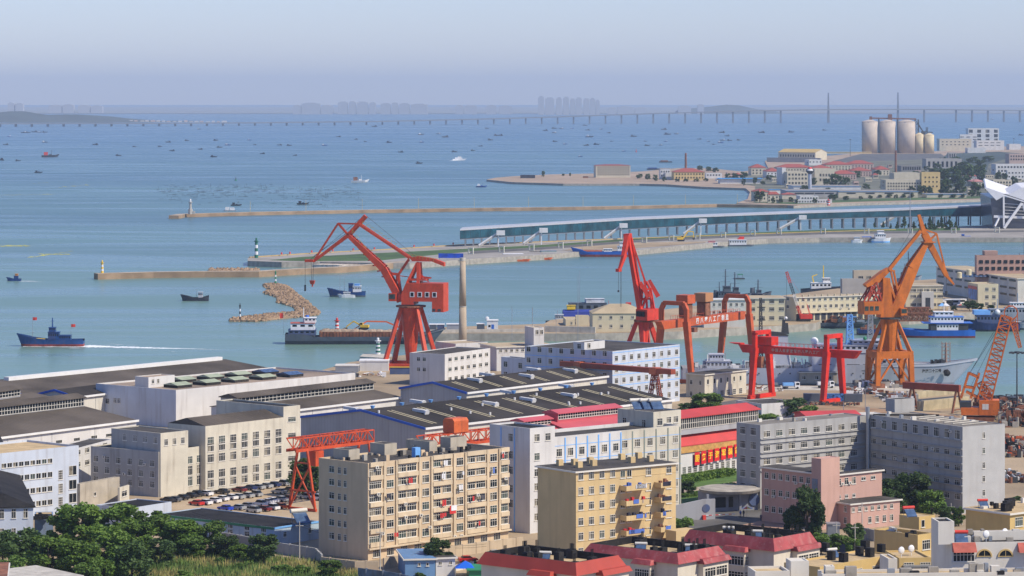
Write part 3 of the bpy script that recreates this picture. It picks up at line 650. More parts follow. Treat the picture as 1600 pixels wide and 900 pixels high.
# beacons and lighthouses
Ml = mat('lighthouse stone', (0.42, 0.40, 0.36), 0.8, 0.15, 1)
p = P(297.5, 334.5, 3); s = F / p.y; t = thing('stone_lighthouse', 'grey stone lighthouse at the tip of the outer breakwater', 'lighthouse', p)
MB().cyl((0, 0, 0), (0, 0, 4.5), 2.3, 2.0, 8).box(1.6, -1.6, 0, 4.2, 1.6, 2.6).build('base', Ml, t); MB().cyl((0, 0, 4.5), (0, 0, 10.5), 1.25, 1.05, 8).build('tower', Ml, t); MB().cyl((0, 0, 10.5), (0, 0, 11.2), 1.9, n=10).build('gallery', Ml, t); MB().cyl((0, 0, 11.2), (0, 0, 13), 0.8, n=8).ball((0, 0, 13), 0.85, n=8, k=3, lo=0).build('lantern', M_white, t)
beacon('striped_lighthouse', 159.7, 426.5, 406.5, [M_yel, M_white], 'yellow and white striped lighthouse at the breakwater tip', 3.6, 4.6, 5)
beacon('striped_lighthouse', 400.5, 403, 371, [mat('dark green paint', (0.02, 0.14, 0.09), .6), M_white], 'green and white lighthouse at the end of the ferry quay', 3.5, 6, 5)
beacon('striped_beacon', 430.5, 442.5, 422, [M_green, M_white], 'slim green and white beacon on top of the boulder mole', 1.8, 3, 5)
beacon('striped_beacon', 375, 499, 473, [M_black, M_white], 'slim black and white beacon on the low arm of the boulder mole', 1.8, 2.7, 5)
beacon('striped_lighthouse', 590.6, 553.5, 528, [M_white, mat('dark green paint', (0.02, 0.14, 0.09), .6)], 'green and white beacon on the concrete mole behind the long warehouse', 2.6, 8, 7)
p = P(526.5, 522.5, 0); MBq = MB().cyl((0, 0, -1), (0, 0, 1.2), 5, 4.4, 14).build('mooring_islet', M_concl, None, False, p); tag(MBq, 'round concrete islet under the red and white beacon', 'islet')
beacon('striped_lighthouse', 526.5, 521, 496.5, [M_red, M_white], 'red and white striped beacon behind the sand barge', 1.2, 7, 7)
# lamp posts along the outer breakwater
q = MB(); flagpole(q, 0, 0, 0, 10, .16); lm = q.mesh('lamp_post', M_yel)
for x in (391, 478, 566, 654, 741, 826, 911, 990, 1071, 1152):
    py = ip([(279, 336.6), (290, 334.3), (400, 331.4), (560, 328.2), (740, 325.3), (900, 323.4), (1000, 321.5), (1120, 319), (1245, 320.5)], x) - .8
    tag(link('lamp_post', lm, None, P(x, py, 3)), 'thin yellowish lamp post on the long outer breakwater', 'lamp post', 'lamp posts of the outer breakwater')
def shed_box(name, px0, px1, pyt, pyb, z, depth, label, cat, wall, roof, group=None, rz=0):
    Y = F * (H - z) / (pyb - YH); a = PY(px0, pyb, Y); b_ = PY(px1, pyb, Y); w = b_.x - a.x; h = (pyb - pyt) * Y / F
    t = thing(name, label, cat, (a.x, Y, z), R(rz), group); MB().box(0, 0, 0, w, depth, h * .9).build('wall', wall, t); MB().box(-.2, -.2, h * .9 + .002, w + .2, depth + .2, h).build('roof', roof, t); return t
# pavilion on stakes near the stone lighthouse
p = P(359.5, 329.5, 0); t = thing('fishing_raft', 'small pale fishing raft with cabins behind the outer breakwater', 'raft', p)
MB().box(-6, -3, -.2, 6, 3, .8).build('deck', M_steel, t); MB().box(-4.5, -2, .8, -1, 2, 3.6).box(0, -2, .8, 4, 2, 3.2).build('cabin', M_white, t)
# ================================================================ GLASS GALLERY (ferry passenger bridge)
base = [(719, 385.6), (737, 384.6), (1000, 369.5), (1248, 359.3), (1400, 355), (1552, 352)]
ztb = [(719, 5.4, 13.0), (1000, 6.2, 14.4), (1248, 8.4, 14.6), (1400, 8.6, 15.0), (1552, 8.0, 17.0)]
def iz(x, k):
    for a, b_ in zip(ztb, ztb[1:]):
        if x <= b_[0]: return a[k] + (b_[k] - a[k]) * (x - a[0]) / (b_[0] - a[0])
    return ztb[-1][k]
gal = thing('glass_gallery', 'very long elevated glass walkway on posts leading to the ferry terminal', 'walkway', P(1100, 365, 3.5)); O = P(1100, 365, 3.5)
xs = [719 + i * (1548 - 719) / 52 for i in range(53)]
G = [P(x, ip(base, x), 3.5) - O for x in xs]
M_gal = mat('teal gallery glass', (0.012, 0.07, 0.10), 0.15, 0.45, 0.12, spec=0.4); M_galf = mat('gallery roof cladding', (0.46, 0.48, 0.52), 0.5, 0.05, metal=0.2)
gl, rf, fl, mu, po = MB(), MB(), MB(), MB(), MB(); WD = Vector((1.5, 15, 0))
for k in range(52):
    a, b_ = G[k], G[k + 1]; z0a, z1a, z0b, z1b = iz(xs[k], 1), iz(xs[k], 2), iz(xs[k + 1], 1), iz(xs[k + 1], 2)
    up = lambda v, z: Vector((v.x, v.y, z))
    for off in (Vector((0, 0, 0)), WD):
        gl.poly([up(a + off, z0a), up(b_ + off, z0b), up(b_ + off, z1b - 1.5), up(a + off, z1a - 1.5)])
    o_ = Vector((0, -.5, 0))
    rf.hexa([up(a + o_, z1a - 1.5), up(b_ + o_, z1b - 1.5), up(b_ + WD, z1b - 1.5), up(a + WD, z1a - 1.5)], [up(a + o_, z1a - .3), up(b_ + o_, z1b - .3), up(b_ + WD, z1b + .3), up(a + WD, z1a + .3)])
    fl.hexa([up(a, z0a - .5), up(b_, z0b - .5), up(b_ + WD, z0b - .5), up(a + WD, z0a - .5)], [up(a, z0a - .002), up(b_, z0b - .002), up(b_ + WD, z0b - .002), up(a + WD, z0a - .002)])
    g_ = random.Random(k)
    for j in range(6):
        f = j / 6; c = a.lerp(b_, f); za = z0a + (z0b - z0a) * f; zb_ = z1a + (z1b - z1a) * f - 1.5; w = .32 if j == 0 else .12
        mu.box(c.x - w / 2, c.y - .14, za, c.x + w / 2, c.y - .02, zb_)
    mu.bar(up(a + Vector((0, -.08, 0)), z0a + .25), up(b_ + Vector((0, -.08, 0)), z0b + .25), .15, .5)
e0, e1 = G[0], G[0] + WD; gl.poly([(e0.x, e0.y, iz(719, 1)), (e1.x, e1.y, iz(719, 1)), (e1.x, e1.y, iz(719, 2) - 1.5), (e0.x, e0.y, iz(719, 2) - 1.5)])
gl.build('glazing', M_gal, gal); rf.build('roof', M_galf, gal); fl.build('floor_deck', M_steel, gal); mu.build('mullions', mat('gallery mullions', (0.03, 0.05, 0.07), .5), gal)
M_post = mat('gallery post', (0.22, 0.23, 0.25), .7)
pm_ = MB().box(-.55, -.7, 0, .55, .7, 1).mesh('post', M_post); x = 727.0
while x < 1545:
    c = P(x, ip(base, x), 3.5) - O; zz = iz(x, 1) - .5
    for off in (1.2, 13.5):
        o = link('post', pm_, gal, (c.x, c.y + off, 0)); o.scale = (1, 1, zz)
    x += 12.6 + 6.4 * ((x - 727) / 800)
for i, (x0, y0, x1, y1) in enumerate([(748, 384.5, 778, 366), (818, 381, 845, 362), (944, 373, 970, 354.5), (1068, 366, 1094, 347), (1216, 359, 1250, 341.5), (1376, 352, 1405, 335)]):
    Yb = P(x0, y0 + 1, 3.5).y - 3; A = PY(x0, y0, Yb); B = PY(x1, y1, Yb + 1.5); A.z = 3.6; t = thing('covered_stairs', 'white covered stairway climbing to the glass walkway, ' + ['the one nearest its free end', 'second from its free end', 'behind the blue cargo ship', 'beside the yellow excavator', 'fifth from its free end', 'beside the row of dark conifers'][i], 'stairway', A); d = B - A
    MB().bar((0, 0, 0), d, 3.2, .8).build('stair_flight', M_concl, t); q = MB()
    for off in (-1.5, 1.5): q.bar((0, off, 1.2), d + Vector((0, off, 1.2)), .2, .9)
    q.build('railing', M_white, t); MB().box(d.x - 1, -2, d.z - .6, d.x + 5, 3, d.z + 2.6).build('landing', M_white, t)
    MB().box(d.x, -1, 0, d.x + .8, 1, d.z - .6).build('post', M_white, t)
# portal frames on the quay
for i, (x, y) in enumerate([(735.5, 397), (783.7, 394.5), (830.5, 391.5), (876, 388), (921, 384.7), (1006.7, 379.5), (1049, 376.5), (1090, 374), (1130, 371.5), (1176, 368), (1217, 366), (1286, 365.5), (1354, 365.5), (1422, 364.5), (1490, 364.5), (1558, 363.5)]):
    p = P(x, y, 3.6); q = MB(); q.box(-2.2, -.3, 0, -1.5, .3, 4.4).box(1.5, -.3, 0, 2.2, .3, 4.4).box(-1.5, -.3, 3.7, 1.5, .3, 4.4).box(-1.5, -.25, 0, 1.5, .25, .5)
    o = q.build('quay_gateway', mat('cream portal', (0.62, 0.62, 0.50), .7), None, False, p, R(-35)); tag(o, 'cream square frame standing along the ferry quay promenade', 'gate frame', 'square frames along the quay promenade')
q = MB()
for x in (453, 487, 520, 553, 586, 647, 678, 708, 796, 822, 853, 879): pass
bm_ = MB().cyl((0, 0, 0), (0, 0, 1.4), .6, .45, 8).mesh('bollard', M_red)
for x in (399, 440, 453, 487, 520, 552, 585, 647, 678, 708): tag(link('bollard', bm_, None, P(x, ip([(390, 400.6), (500, 393.6), (600, 388.6), (720, 381.2)], x), 4.5)), 'red bollard on the ochre edge of the ferry quay', 'bollard', 'red bollards along the quay edge')
# ================================================================ TOWN ON THE HEADLAND
Mc = {k: mat('town ' + k, v, 0.85, 0.08, 0.2) for k, v in {'cream': (0.55, 0.50, 0.38), 'white': (0.62, 0.62, 0.60), 'yellow': (0.58, 0.44, 0.20), 'grey': (0.36, 0.35, 0.33), 'pink': (0.48, 0.36, 0.31), 'beige': (0.44, 0.38, 0.29), 'dgrey': (0.22, 0.22, 0.22)}.items()}
M_rt = mat('town red roof', (0.30, 0.075, 0.06), 0.85, 0.15, 0.5); M_rg = mat('town grey roof', (0.24, 0.23, 0.22), 0.9, 0.15); M_rb = mat('bright blue sheet roof', (0.04, 0.28, 0.62), 0.5, 0.1); M_ry = mat('ochre sheet roof', (0.50, 0.36, 0.13), 0.7, 0.1)
Z = 2.5
def tb(label, A, top, base, Rr, L, ang, wall, style='flat', roof=None, rh=3, wins=(), **k):
    return bld(label, A, top, base, Rr, None, L, ang, Z, Mc[wall], roof or M_rg, 0.6, style, wins=wins, rh=rh, **k)
tb('long cream building with thin red roof alone on the bare headland', 931, 259, 277.5, 985, 924.5, 4, 'cream', 'hip', M_rt, 1.6, [('R', (935, 982, 13), [261.5, 265, 268.7, 272.4], 2, 2, 'p')], eave=.3)
q = None
t = shed_box('covered_stack', 813, 836, 273.5, 278.5, Z, 12, 'dark tarpaulin covered stack near the headland tip', 'covered stack', M_hulld, M_hulld)
t = shed_box('site_hut', 911, 919, 275.5, 278, Z, 6, 'dark red hut just left of the cream headland building', 'hut', M_rust, M_dark)
tb('yellow building with bright red hipped roof near the headland neck', 1053, 269, 281.5, 1101, 1048, 3, 'yellow', 'hip', M_rt, 5, [('R', (1057, 1098, 10), [272, 277.5], 1.8, 2.4, 'p')])
tb('pale two part building left of the yellow one with red roof', 1032, 263, 280, 1047, 1030, 3, 'white', 'eave', None, 3, [('R', (1034, 1045, 4), [268, 274], 1.6, 2.4, 'p')])
tb('low pale wing joined to the yellow building with red roof', 1040, 270, 280.5, 1052, 1038, 3, 'white')
t = thing('chimney', 'short brown brick chimney on the headland', 'chimney', P(1071.5, 274, Z)); MB().cyl((0, 0, 0), (0, 0, 31), 1.9, 1.3, 8).build('stack', M_rust, t)
tb('low pale house right of the yellow building', 1103, 270.5, 279, 1128, 1101, 2, 'white', wins=[('R', (1106, 1124, 5), [273.5], 2, 2, 'p')])
tb('long bright blue roofed shed by the inlet', 1125, 279, 287, 1190, 1122, 1, 'white', 'eave', M_rb, 2, fascia=M_rb, eave=2)
tb('cream house with red hipped roof at the edge of the town', 1174, 262, 274, 1197, 1166, 4, 'cream', 'hip', M_rt, 5, [('R', (1177, 1194, 4), [266, 270.5], 1.8, 2.2, 'p')])
tb('warehouse with a long ochre roof on the outer dock', 1274, 238.3, 250, 1292, 1216, 55, 'cream', 'gabley', M_ry, 5.5, [('L', (1220, 1271, 14), [243.5], 1.6, 3.5, 'p', 1271)])
tb('low dark dock shed in front of the ochre roofed warehouse', 1282, 247, 254, 1284, 1198, 60, 'grey')
tb('white office block in front of the ochre roofed warehouse', 1264, 249.5, 258.5, 1284, 1248, 8, 'white', wins=[('R', (1266, 1282, 4), [253], 1.6, 2, 'p'), ('L', (1250, 1262, 3), [253], 1.6, 2, 'p')])
tb('open ochre roofed dock canopy between the warehouse and the silos', 1292, 237.5, 240, 1362, 1291, 2, 'yellow', 'eave', M_ry, 1, Ly=22, name='dock_canopy', cat='canopy')
for i, (a, r_, l, tp, bs, c) in enumerate([(1216, 1268, 1192, 262, 272, 'cream'), (1268, 1302, 1255, 263.5, 273, 'pink'), (1325, 1365, 1300, 256, 266, 'pink'), (1290, 1330, 1278, 257.5, 268, 'cream'), (1330, 1362, 1310, 267, 276, 'pink'), (1368, 1390, 1355, 265, 274, 'cream'), (1302, 1338, 1296, 272, 281, 'pink'), (1198, 1220, 1186, 268, 278, 'white')]):
    tb(['long red roofed block at the left of the town', 'red roofed block with a small turret right of the long one', 'red roofed block with pale dormers in the town centre', 'red roofed block left of the pale dormered one', 'red roofed house before the brick chimney', 'red roofed house right behind the brick chimney', 'low red roofed row by the dark round trees', 'small red roofed block above the white inlet houses'][i], a, tp, bs, r_, l, 6, c, 'hip', M_rt, 5, [('R', (a + 3, r_ - 3, max(3, int((r_ - a) / 4.5))), [tp + 3.2, tp + 6.6], 1.6, 2, 'p')])
tb('cream office with rows of dark windows left of the control tower', 1230, 268.5, 289.5, 1262, 1193, 8, 'cream', wins=[('R', (1233.5, 1259, 6), [272.8, 279, 286], 3.2, 3.6, 's2'), ('L', (1196, 1226, 9), [284], 1.8, 3, 'p', 1226)])
tb('plain pale hall joined to the cream office', 1222, 262, 289, 1228, 1193, 8, 'white', wins=[('L', (1197, 1214, 6), [282, 286.5], 1.6, 2, 'p', 1197)])
tb('cream framed office block right of the control tower', 1273, 263.5, 289, 1304, 1262, 4, 'cream', wins=[('R', (1282, 1300, 5), [273.5, 281], 3.0, 4.5, 's2')])
t = thing('control_tower', 'slim round port control tower with red and white cabin', 'tower', P(1265.5, 305.5, Z)); s = F / t.location.y; k_ = 1 / s
MB().cyl((0, 0, 0), (0, 0, 34 * k_), 3 * k_, 2.4 * k_, 16).build('shaft', mat('tower cladding', (0.48, 0.50, 0.55), .4, metal=.3), t); MB().cyl((0, 0, 34 * k_), (0, 0, 37 * k_), 2.6 * k_, 6 * k_, 16).cyl((0, 0, 37 * k_ + .01), (0, 0, 39 * k_), 6.4 * k_, n=16).build('cabin', M_dark, t); MB().cyl((0, 0, 39 * k_ + .01), (0, 0, 41.5 * k_), 5 * k_, 3.6 * k_, 16).build('white_band', M_white, t); MB().cyl((0, 0, 41.5 * k_ + .01), (0, 0, 44.5 * k_), 3.5 * k_, 2.4 * k_, 14).build('cap', M_red, t); MB().cyl((0, 0, 44.5 * k_), (0, 0, 47 * k_), .3, n=6).build('mast', M_steel, t)
tb('stepped white pavilion around the foot of the control tower', 1250, 306, 314, 1279, 1244, 4, 'white', wins=[('R', (1254, 1276, 6), [309.5], 2.4, 2, 'p')])
tb('low white terrace in front of the control tower', 1246, 312, 317.5, 1300, 1242, 2, 'white', wins=[('R', (1250, 1296, 12), [314.8], 1.4, 2, 'p')])
beacon('striped_beacon', 1294.5, 321, 311.5, [M_red, M_white], 'short red and white drum beacon beside the low white terrace', 2.5, 5.5, 4)
tb('cream villa with red mansard roof at the inlet corner', 1181, 300, 315, 1203, 1168, 5, 'cream', 'hip', M_rt, 3, [('R', (1184, 1200, 4), [305, 310], 1.8, 2.6, 'p'), ('L', (1171, 1178, 2), [306, 311], 2, 2.6, 'p')])
tb('second cream villa with red mansard roof right of the first', 1200, 304, 317, 1217, 1199, 5, 'cream', 'hip', M_rt, 3, [('R', (1202, 1214, 3), [308, 313], 1.8, 2.6, 'p')])
tb('small white blue roofed house behind the villas', 1202, 296, 303, 1228, 1200, 4, 'white', 'eave', M_rb, 2, fascia=M_rb)
tb('low red roofed shed right of the villas', 1222, 304, 311, 1244, 1219, 4, 'cream', 'hip', M_rt, 2)
for i, (a, r_, l, tp, bs) in enumerate([(1310, 1434, 1230, 299, 309), (1229, 1311, 1222, 298, 309)]):
    tb(['long cream warehouse with blue roof edge behind the promenade', 'grey warehouse with blue roof edge behind the control tower'][i], a, tp, bs, r_, l, 1.5, ['cream', 'grey'][i], 'eave', M_rg, 1, [('R', (a + 20, r_ - 15, 4), [302], 14, 1.5, 'p')], fascia=M_rb, Ly=60)
tb('long low warehouse roof behind the blue edged warehouses', 1240, 291, 299, 1345, 1232, 1, 'white', 'eave', M_rg, 1, fascia=M_rb, Ly=60)
tb('cream school like block with a blue framed entrance', 1384, 281, 303, 1462, 1341, 5, 'cream', wins=[('R', (1388, 1459, 18), [286.5, 291, 296], 1.8, 2.4, 'p'), ('L', (1344, 1380, 8), [284.5, 290], 2.4, 2, 'p', 1380)])
MB().box(0, 0, 0, 1, 1, 1)
tb('tall cream stair block at the right end of the school like building', 1440, 269, 303, 1469, 1437, 5, 'yellow', wins=[('R', (1446, 1464, 4), [277, 284, 291], 2, 2.2, 'p')])
tb('plain cream hall behind the school like block', 1397, 270, 285, 1441, 1376, 5, 'cream')
tb('grey hall with tall dark slit windows and a small tower', 1447, 248, 263, 1503, 1422, 4, 'grey', wins=[('R', (1452, 1494, 7), [256.5], 3, 8.5, 'p')])
tb('small fluted tower on top of the grey hall', 1482, 238.5, 250, 1494, 1480, 4, 'grey', wins=[('R', (1484.5, 1491.5, 3), [243.5], 1.5, 7, 'p')])
tb('glassy low office left of the grey hall', 1408, 259, 268, 1440, 1402, 4, 'dgrey', wins=[('R', (1412, 1437, 8), [263], 2, 5, 'p')])
t = thing('brick_chimney', 'thin tall brown brick chimney in the town', 'chimney', P(1399.5, 269, Z)); k_ = t.location.y / F
MB().cyl((0, 0, 0), (0, 0, 34 * k_), 1.9 * k_, 1.4 * k_, 10).build('stack', M_rust, t)
# silos
M_silo = mat('silo concrete', (0.50, 0.43, 0.36), 0.8, 0.08, 0.06, streak=0.6, dirt=(0.30, 0.20, 0.15)); M_silo2 = mat('cream silo', (0.62, 0.52, 0.33), 0.8, 0.08, 0.08, streak=.4)
for i, (x, r_, tp, m_, lb) in enumerate([(1359, 12.5, 190, M_silo, 'leftmost of the three big grey concrete silos'), (1387, 12.5, 190, M_silo, 'middle one of the three big grey concrete silos'), (1416.5, 13.5, 190, M_silo, 'rightmost of the three big grey concrete silos'), (1436.5, 6.5, 210.5, M_silo2, 'smaller cream silo tucked behind the big grey ones'), (1452, 7.5, 211, M_silo2, 'smaller cream silo at the right of the row')]):
    p = P(x, 239.5, Z); k_ = p.y / F; t = thing('silo', lb, 'silo', p); hh = (239.5 - tp) * k_; n_ = 32
    MB().cyl((0, 0, 0), (0, 0, hh), r_ * k_, n=n_).build('shell', m_, t, True)
    MB().cyl((0, 0, hh + .01), (0, 0, hh + 3.0 * k_), r_ * k_ * 1.02, r_ * k_ * .25, n_).build('roof', m_, t)
p = P(1395, 239, Z); k_ = p.y / F; t = thing('grain_elevator', 'brown conveyor gantry and elevator legs over the silos', 'conveyor', p); q = MB()
def g3(x, y): return ((x - 1395) * k_, 6, (239 - y) * k_)
q.bar(g3(1360, 184.5), g3(1432, 186), 3, 2.5); q.box(g3(1388, 0)[0], 2, (239 - 190) * k_, g3(1394, 0)[0], 9, (239 - 178.5) * k_); q.box(g3(1359, 0)[0], 3, (239 - 188) * k_, g3(1363, 0)[0], 8, (239 - 182) * k_)
q.build('conveyor', M_rust, t); q = MB()
for x in (1373.5, 1402.5): q.cyl(g3(x, 239), g3(x, 185), 1.3, n=6); q.cyl((g3(x, 0)[0], -4, 0), (g3(x, 0)[0], -4, 52 * k_), .6, n=5)
q.lattice(g3(1433, 239), g3(1433, 187), 7, 7, 10, .7); q.bar(g3(1434, 192), g3(1443, 206), 2.5); q.bar(g3(1443, 206), g3(1458, 207), 2.0); q.lattice(g3(1448, 215), g3(1449, 199), 3, 3, 4, .5); q.box(g3(1440, 0)[0], 3, 0, g3(1446, 0)[0], 9, (239 - 205) * k_)
q.build('elevator_leg', M_dark, t)
tb('pale mill building right of the silos', 1468, 217, 236, 1518, 1462, 3, 'cream', wins=[('R', (1473, 1512, 7), [221.5, 226], 2.4, 1.2, 'p')])
tb('upper white floor of the mill with long window bands', 1500, 210, 232, 1526, 1499, 3, 'white', wins=[('R', (1503, 1523, 3), [214, 218, 222], 6, 1, 'p')])
tb('tall pale block with dark blue window panels behind the mill', 1513, 200.5, 228, 1561, 1508, 3, 'white', wins=[('R', (1517, 1556, 4), [205, 212, 219], 6, 5, 's3')])
tb('white stepped warehouse in front of the tall blue panelled block', 1526, 219.5, 235, 1569, 1520, 3, 'white', wins=[('R', (1532, 1560, 4), [223, 227], 6, .8, 'p')])
tb('low white shed at the foot of the mill', 1512, 231, 239, 1540, 1508, 3, 'white')
tb('low white shed right of the stepped warehouse', 1577, 225, 234, 1595, 1569, 3, 'white')
tb('brown grey office block at the right edge of the town', 1577, 240.5, 256, 1625, 1561, 4, 'pink', wins=[('R', (1580, 1612, 9), [244, 249], 2, 2.4, 'p'), ('L', (1568, 1570, 1), [246, 250], 2, 2, 'p')])
tb('long white block with square windows at the right edge', 1556, 256.5, 273, 1620, 1535, 4, 'white', wins=[('R', (1551, 1600, 11), [261, 267], 2.4, 2.6, 'p'), ('L', (1540, 1552, 3), [264], 2, 2, 'p')])
tb('white house among trees at the far right', 1574, 266, 281, 1620, 1572, 4, 'white', wins=[('R', (1577, 1598, 5), [270, 276], 2, 2.2, 'p')])
tb('pinkish roofed villa between the dark trees', 1520, 284, 291, 1538, 1504, 4, 'cream', 'hip', mat('pink roof', (0.45, 0.20, 0.19), .8), 3, [('R', (1522, 1536, 4), [287], 1.6, 2, 'p')])
tb('cream apartment block left of the ferry terminal', 1552, 281, 303, 1581, 1539, 5, 'cream', wins=[('R', (1555, 1578, 6), [285, 290, 295], 2, 2.6, 'p')])
tb('low blue edged sheds before the dark trees', 1448, 303, 309, 1510, 1440, 2, 'cream', 'eave', M_rg, 1, fascia=M_rb)
tb('cream block behind the ferry terminal roof', 1596, 287, 303, 1640, 1590, 5, 'cream')
flat('terrain', [(1178, 316), (1345, 313), (1548, 308), (1800, 304), (1800, 240), (1480, 243), (1200, 262), (1130, 283), (1180, 291)], Z + .03, mat('town ground', (.13, .135, .10), .95, .35, .02, speck=.4))
# town trees
gt = random.Random(21)
gh = random.Random(77)
for i in range(26):
    x, yb = [(1316, 297), (1334, 290), (1352, 284), (1290, 286), (1364, 279), (1150, 277), (1136, 275), (1206, 284), (1416, 277), (1430, 272), (1348, 262), (1320, 262), (1388, 262), (1500, 275), (1515, 281), (1548, 268), (1540, 279), (1560, 276), (1590, 284), (1484, 283), (1462, 280), (1474, 299), (1512, 300), (1080, 278), (1120, 283), (1228, 293)][i]; w_ = gh.uniform(6, 13); red = gh.random() < .45
    tb(('small red roofed' if red else 'small pale flat roofed') + ' house among the trees of the headland town', x, yb - gh.uniform(4, 7), yb, x + w_, x - 2, gh.uniform(4, 12), gh.choice(('white', 'cream', 'pink')), 'hip' if red else 'flat', M_rt if red else None, 2.5, [('R', (x + 1.5, x + w_ - 1.5, 4), [yb - 3], 1.4, 1.6, 'p')], group='small red roofed town houses' if red else 'small pale town houses')
TT = [(1315 + gh.uniform(-135, 235), 262 + k * 1.1 + gh.uniform(0, 2), 0, gh.uniform(9, 17)) for k in range(42)]; TT = [(a, b_, b_ - c_ * .62, c_) for a, b_, _, c_ in TT if a < 1550 and not (a < 1190 and b_ > 288)]
TT += [(1307, 292, 272, 26), (1292, 291, 279, 12), (1322, 291, 276, 14), (1272, 289, 277, 10), (1340, 278, 267, 14), (1371, 276, 266, 14), (1474, 291, 262, 26), (1492, 290, 259, 28), (1512, 285, 257, 26), (1530, 280, 258, 22), (1458, 300, 285, 12), (1478, 306, 279, 24), (1500, 304, 283, 22), (1524, 303, 284, 16), (1540, 298, 280, 14), (1560, 282, 268, 12), (1585, 292, 276, 14), (1570, 283, 270, 10), (1440, 305, 289, 18), (1452, 306, 291, 14), (1425, 303, 291, 10), (1430, 284, 272, 16), (1448, 267, 259, 12), (1472, 262, 246, 22), (1495, 258, 245, 22), (1520, 256, 245, 22), (1545, 253, 243, 20), (1505, 268, 252, 24), (1532, 266, 250, 22), (1187, 317, 298, 18), (1208, 318, 309, 8), (1220, 317, 310, 8), (1236, 316, 308, 9), (1252, 305, 297, 14), (1302, 313, 303, 18), (1322, 313, 306, 12), (1245, 318, 311, 6), (1273, 318, 310, 9), (1162, 282, 268, 14), (1148, 283, 270, 12), (1137, 281, 271, 12), (1180, 288, 277, 8), (1162, 290, 278, 8), (1107, 268, 260, 12), (1093, 266, 259, 12), (1118, 270, 262, 12), (1000, 278, 271, 10), (1012, 281, 271, 10), (1024, 283, 273, 10), (1038, 284, 276, 8), (1058, 284, 279, 10), (1072, 284, 279, 10), (1088, 284, 279, 10), (1103, 284, 278, 9), (849, 276.5, 266.5, 6), (880, 275, 271, 5), (891, 275.5, 270, 4), (997, 279.5, 273, 8), (1390, 309, 303, 9), (1375, 309, 304, 8), (1400, 310, 304, 8), (1360, 311, 305, 8), (1345, 312, 306, 8), (1412, 309, 303, 8), (1425, 309, 302, 9), (1518, 308, 297, 12), (1530, 307, 299, 10), (1490, 309, 303, 9), (1505, 309, 303, 8), (1470, 310, 303, 9), (1594, 270, 258, 14), (1555, 272, 262, 12)]
for i, (x, yb, yt, w) in enumerate(TT):
    tree_px(x, yb, yt, w, 'dark green tree growing among the buildings of the headland town' if x > 1150 else 'dark green tree growing on the headland near the shore', Z, m=M_leafd, group='trees of the headland town' if x > 1150 else 'trees on the headland', n=900, leaf=0.07, lift=.08)
q = MB(); pts_ = [P(a, b_, Z + .05) for a, b_ in ((1460, 262), (1480, 240), (1560, 237), (1600, 240), (1545, 256), (1535, 290), (1470, 293))]
tag(q.poly(pts_).build('woodland_floor', M_hill), None, None, None, 'structure')
pts_ = [P(a, b_, Z + .05) for a, b_ in ((1300, 252), (1345, 240.5), (1470, 240), (1480, 248), (1300, 254))]
tag(MB().poly(pts_).build('dock_yard', mat('dark yard', (0.10, 0.10, 0.10), .9, .3, .05)), None, None, None, 'structure')
pts_ = [P(a, b_, Z + .06) for a, b_ in ((1170, 316), (1240, 319), (1345, 315), (1548, 309.5), (1548, 306), (1345, 311), (1240, 315.5))]
tag(MB().poly(pts_).build('lawn', M_grass), None, None, None, 'structure')
for x, yb, yt in ((1328.5, 244, 218.5), (1584, 230, 217)):
    t = thing('light_mast', 'tall dark light mast on the outer dock' + (' left of the silos' if x < 1400 else ' at the far right'), 'light mast', P(x, yb, Z)); k_ = t.location.y / F
    q = MB(); q.cyl((0, 0, 0), (0, 0, (yb - yt) * k_), .5, .35, 6); q.build('pole', M_dark, t); MB().box(-2, -.6, (yb - yt) * k_, 2, .6, (yb - yt) * k_ + 1.2).build('lamp_head', M_dark, t)
# ================================================================ FERRY TERMINAL
p0 = P(1565, 357, 3.5); k_ = p0.y / F; t = thing('ferry_terminal', 'modern ferry terminal with white wing shaped roofs and slanted braces', 'terminal', p0)
def fx(x, y, d=0): return ((x - 1565) * k_, d, (357 - y) * k_)
MB().hexa([fx(1552, 357, 2), fx(1720, 357, 2), fx(1720, 357, 60), fx(1552, 357, 60)], [fx(1548, 310, 0), fx(1720, 300, 0), fx(1720, 300, 60), fx(1548, 305, 60)]).build('wall', mat('terminal dark glass', (0.06, 0.07, 0.10), .25, .3, .1, spec=.7), t)
q = MB(); q.extr([fx(1538, 294, -3), fx(1556, 313, -3), fx(1568, 306, -3), fx(1600, 316, -3), fx(1720, 300, -3), fx(1720, 297, -3), fx(1600, 313, -3), fx(1567, 302, -3), fx(1540, 292.5, -3)], (6, 50, 6)); q.extr([fx(1566, 303, -3), fx(1577, 303, -3), fx(1595, 293, -3), fx(1720, 285, -3), fx(1720, 302, -3), fx(1600, 314, -3)], (0, 30, 3))
q.build('roof', mat('terminal roof', (0.72, 0.73, 0.75), .5, .05), t); q = MB()
q.bar(fx(1567, 356, -6), fx(1595, 317, -5), 2.0); q.bar(fx(1606, 350, -6), fx(1596, 317, -5), 1.4); q.bar(fx(1567, 354, -5), fx(1567, 306, -4), 1.3); q.bar(fx(1553, 353, -5), fx(1561, 338, -3), 1.3)
for y in (318, 323, 328, 333): q.bar(fx(1568, y, -1), fx(1620, y + 3, -1), .35)
q.bar(fx(1552, 338, -3), fx(1720, 344, -3), 1.0, 2.0); q.build('brace', M_white, t)
q = MB()
for x in (1553, 1562, 1571): q.box(fx(x, 0)[0], 0, 0, fx(x + 1.6, 0)[0], 2, 9)
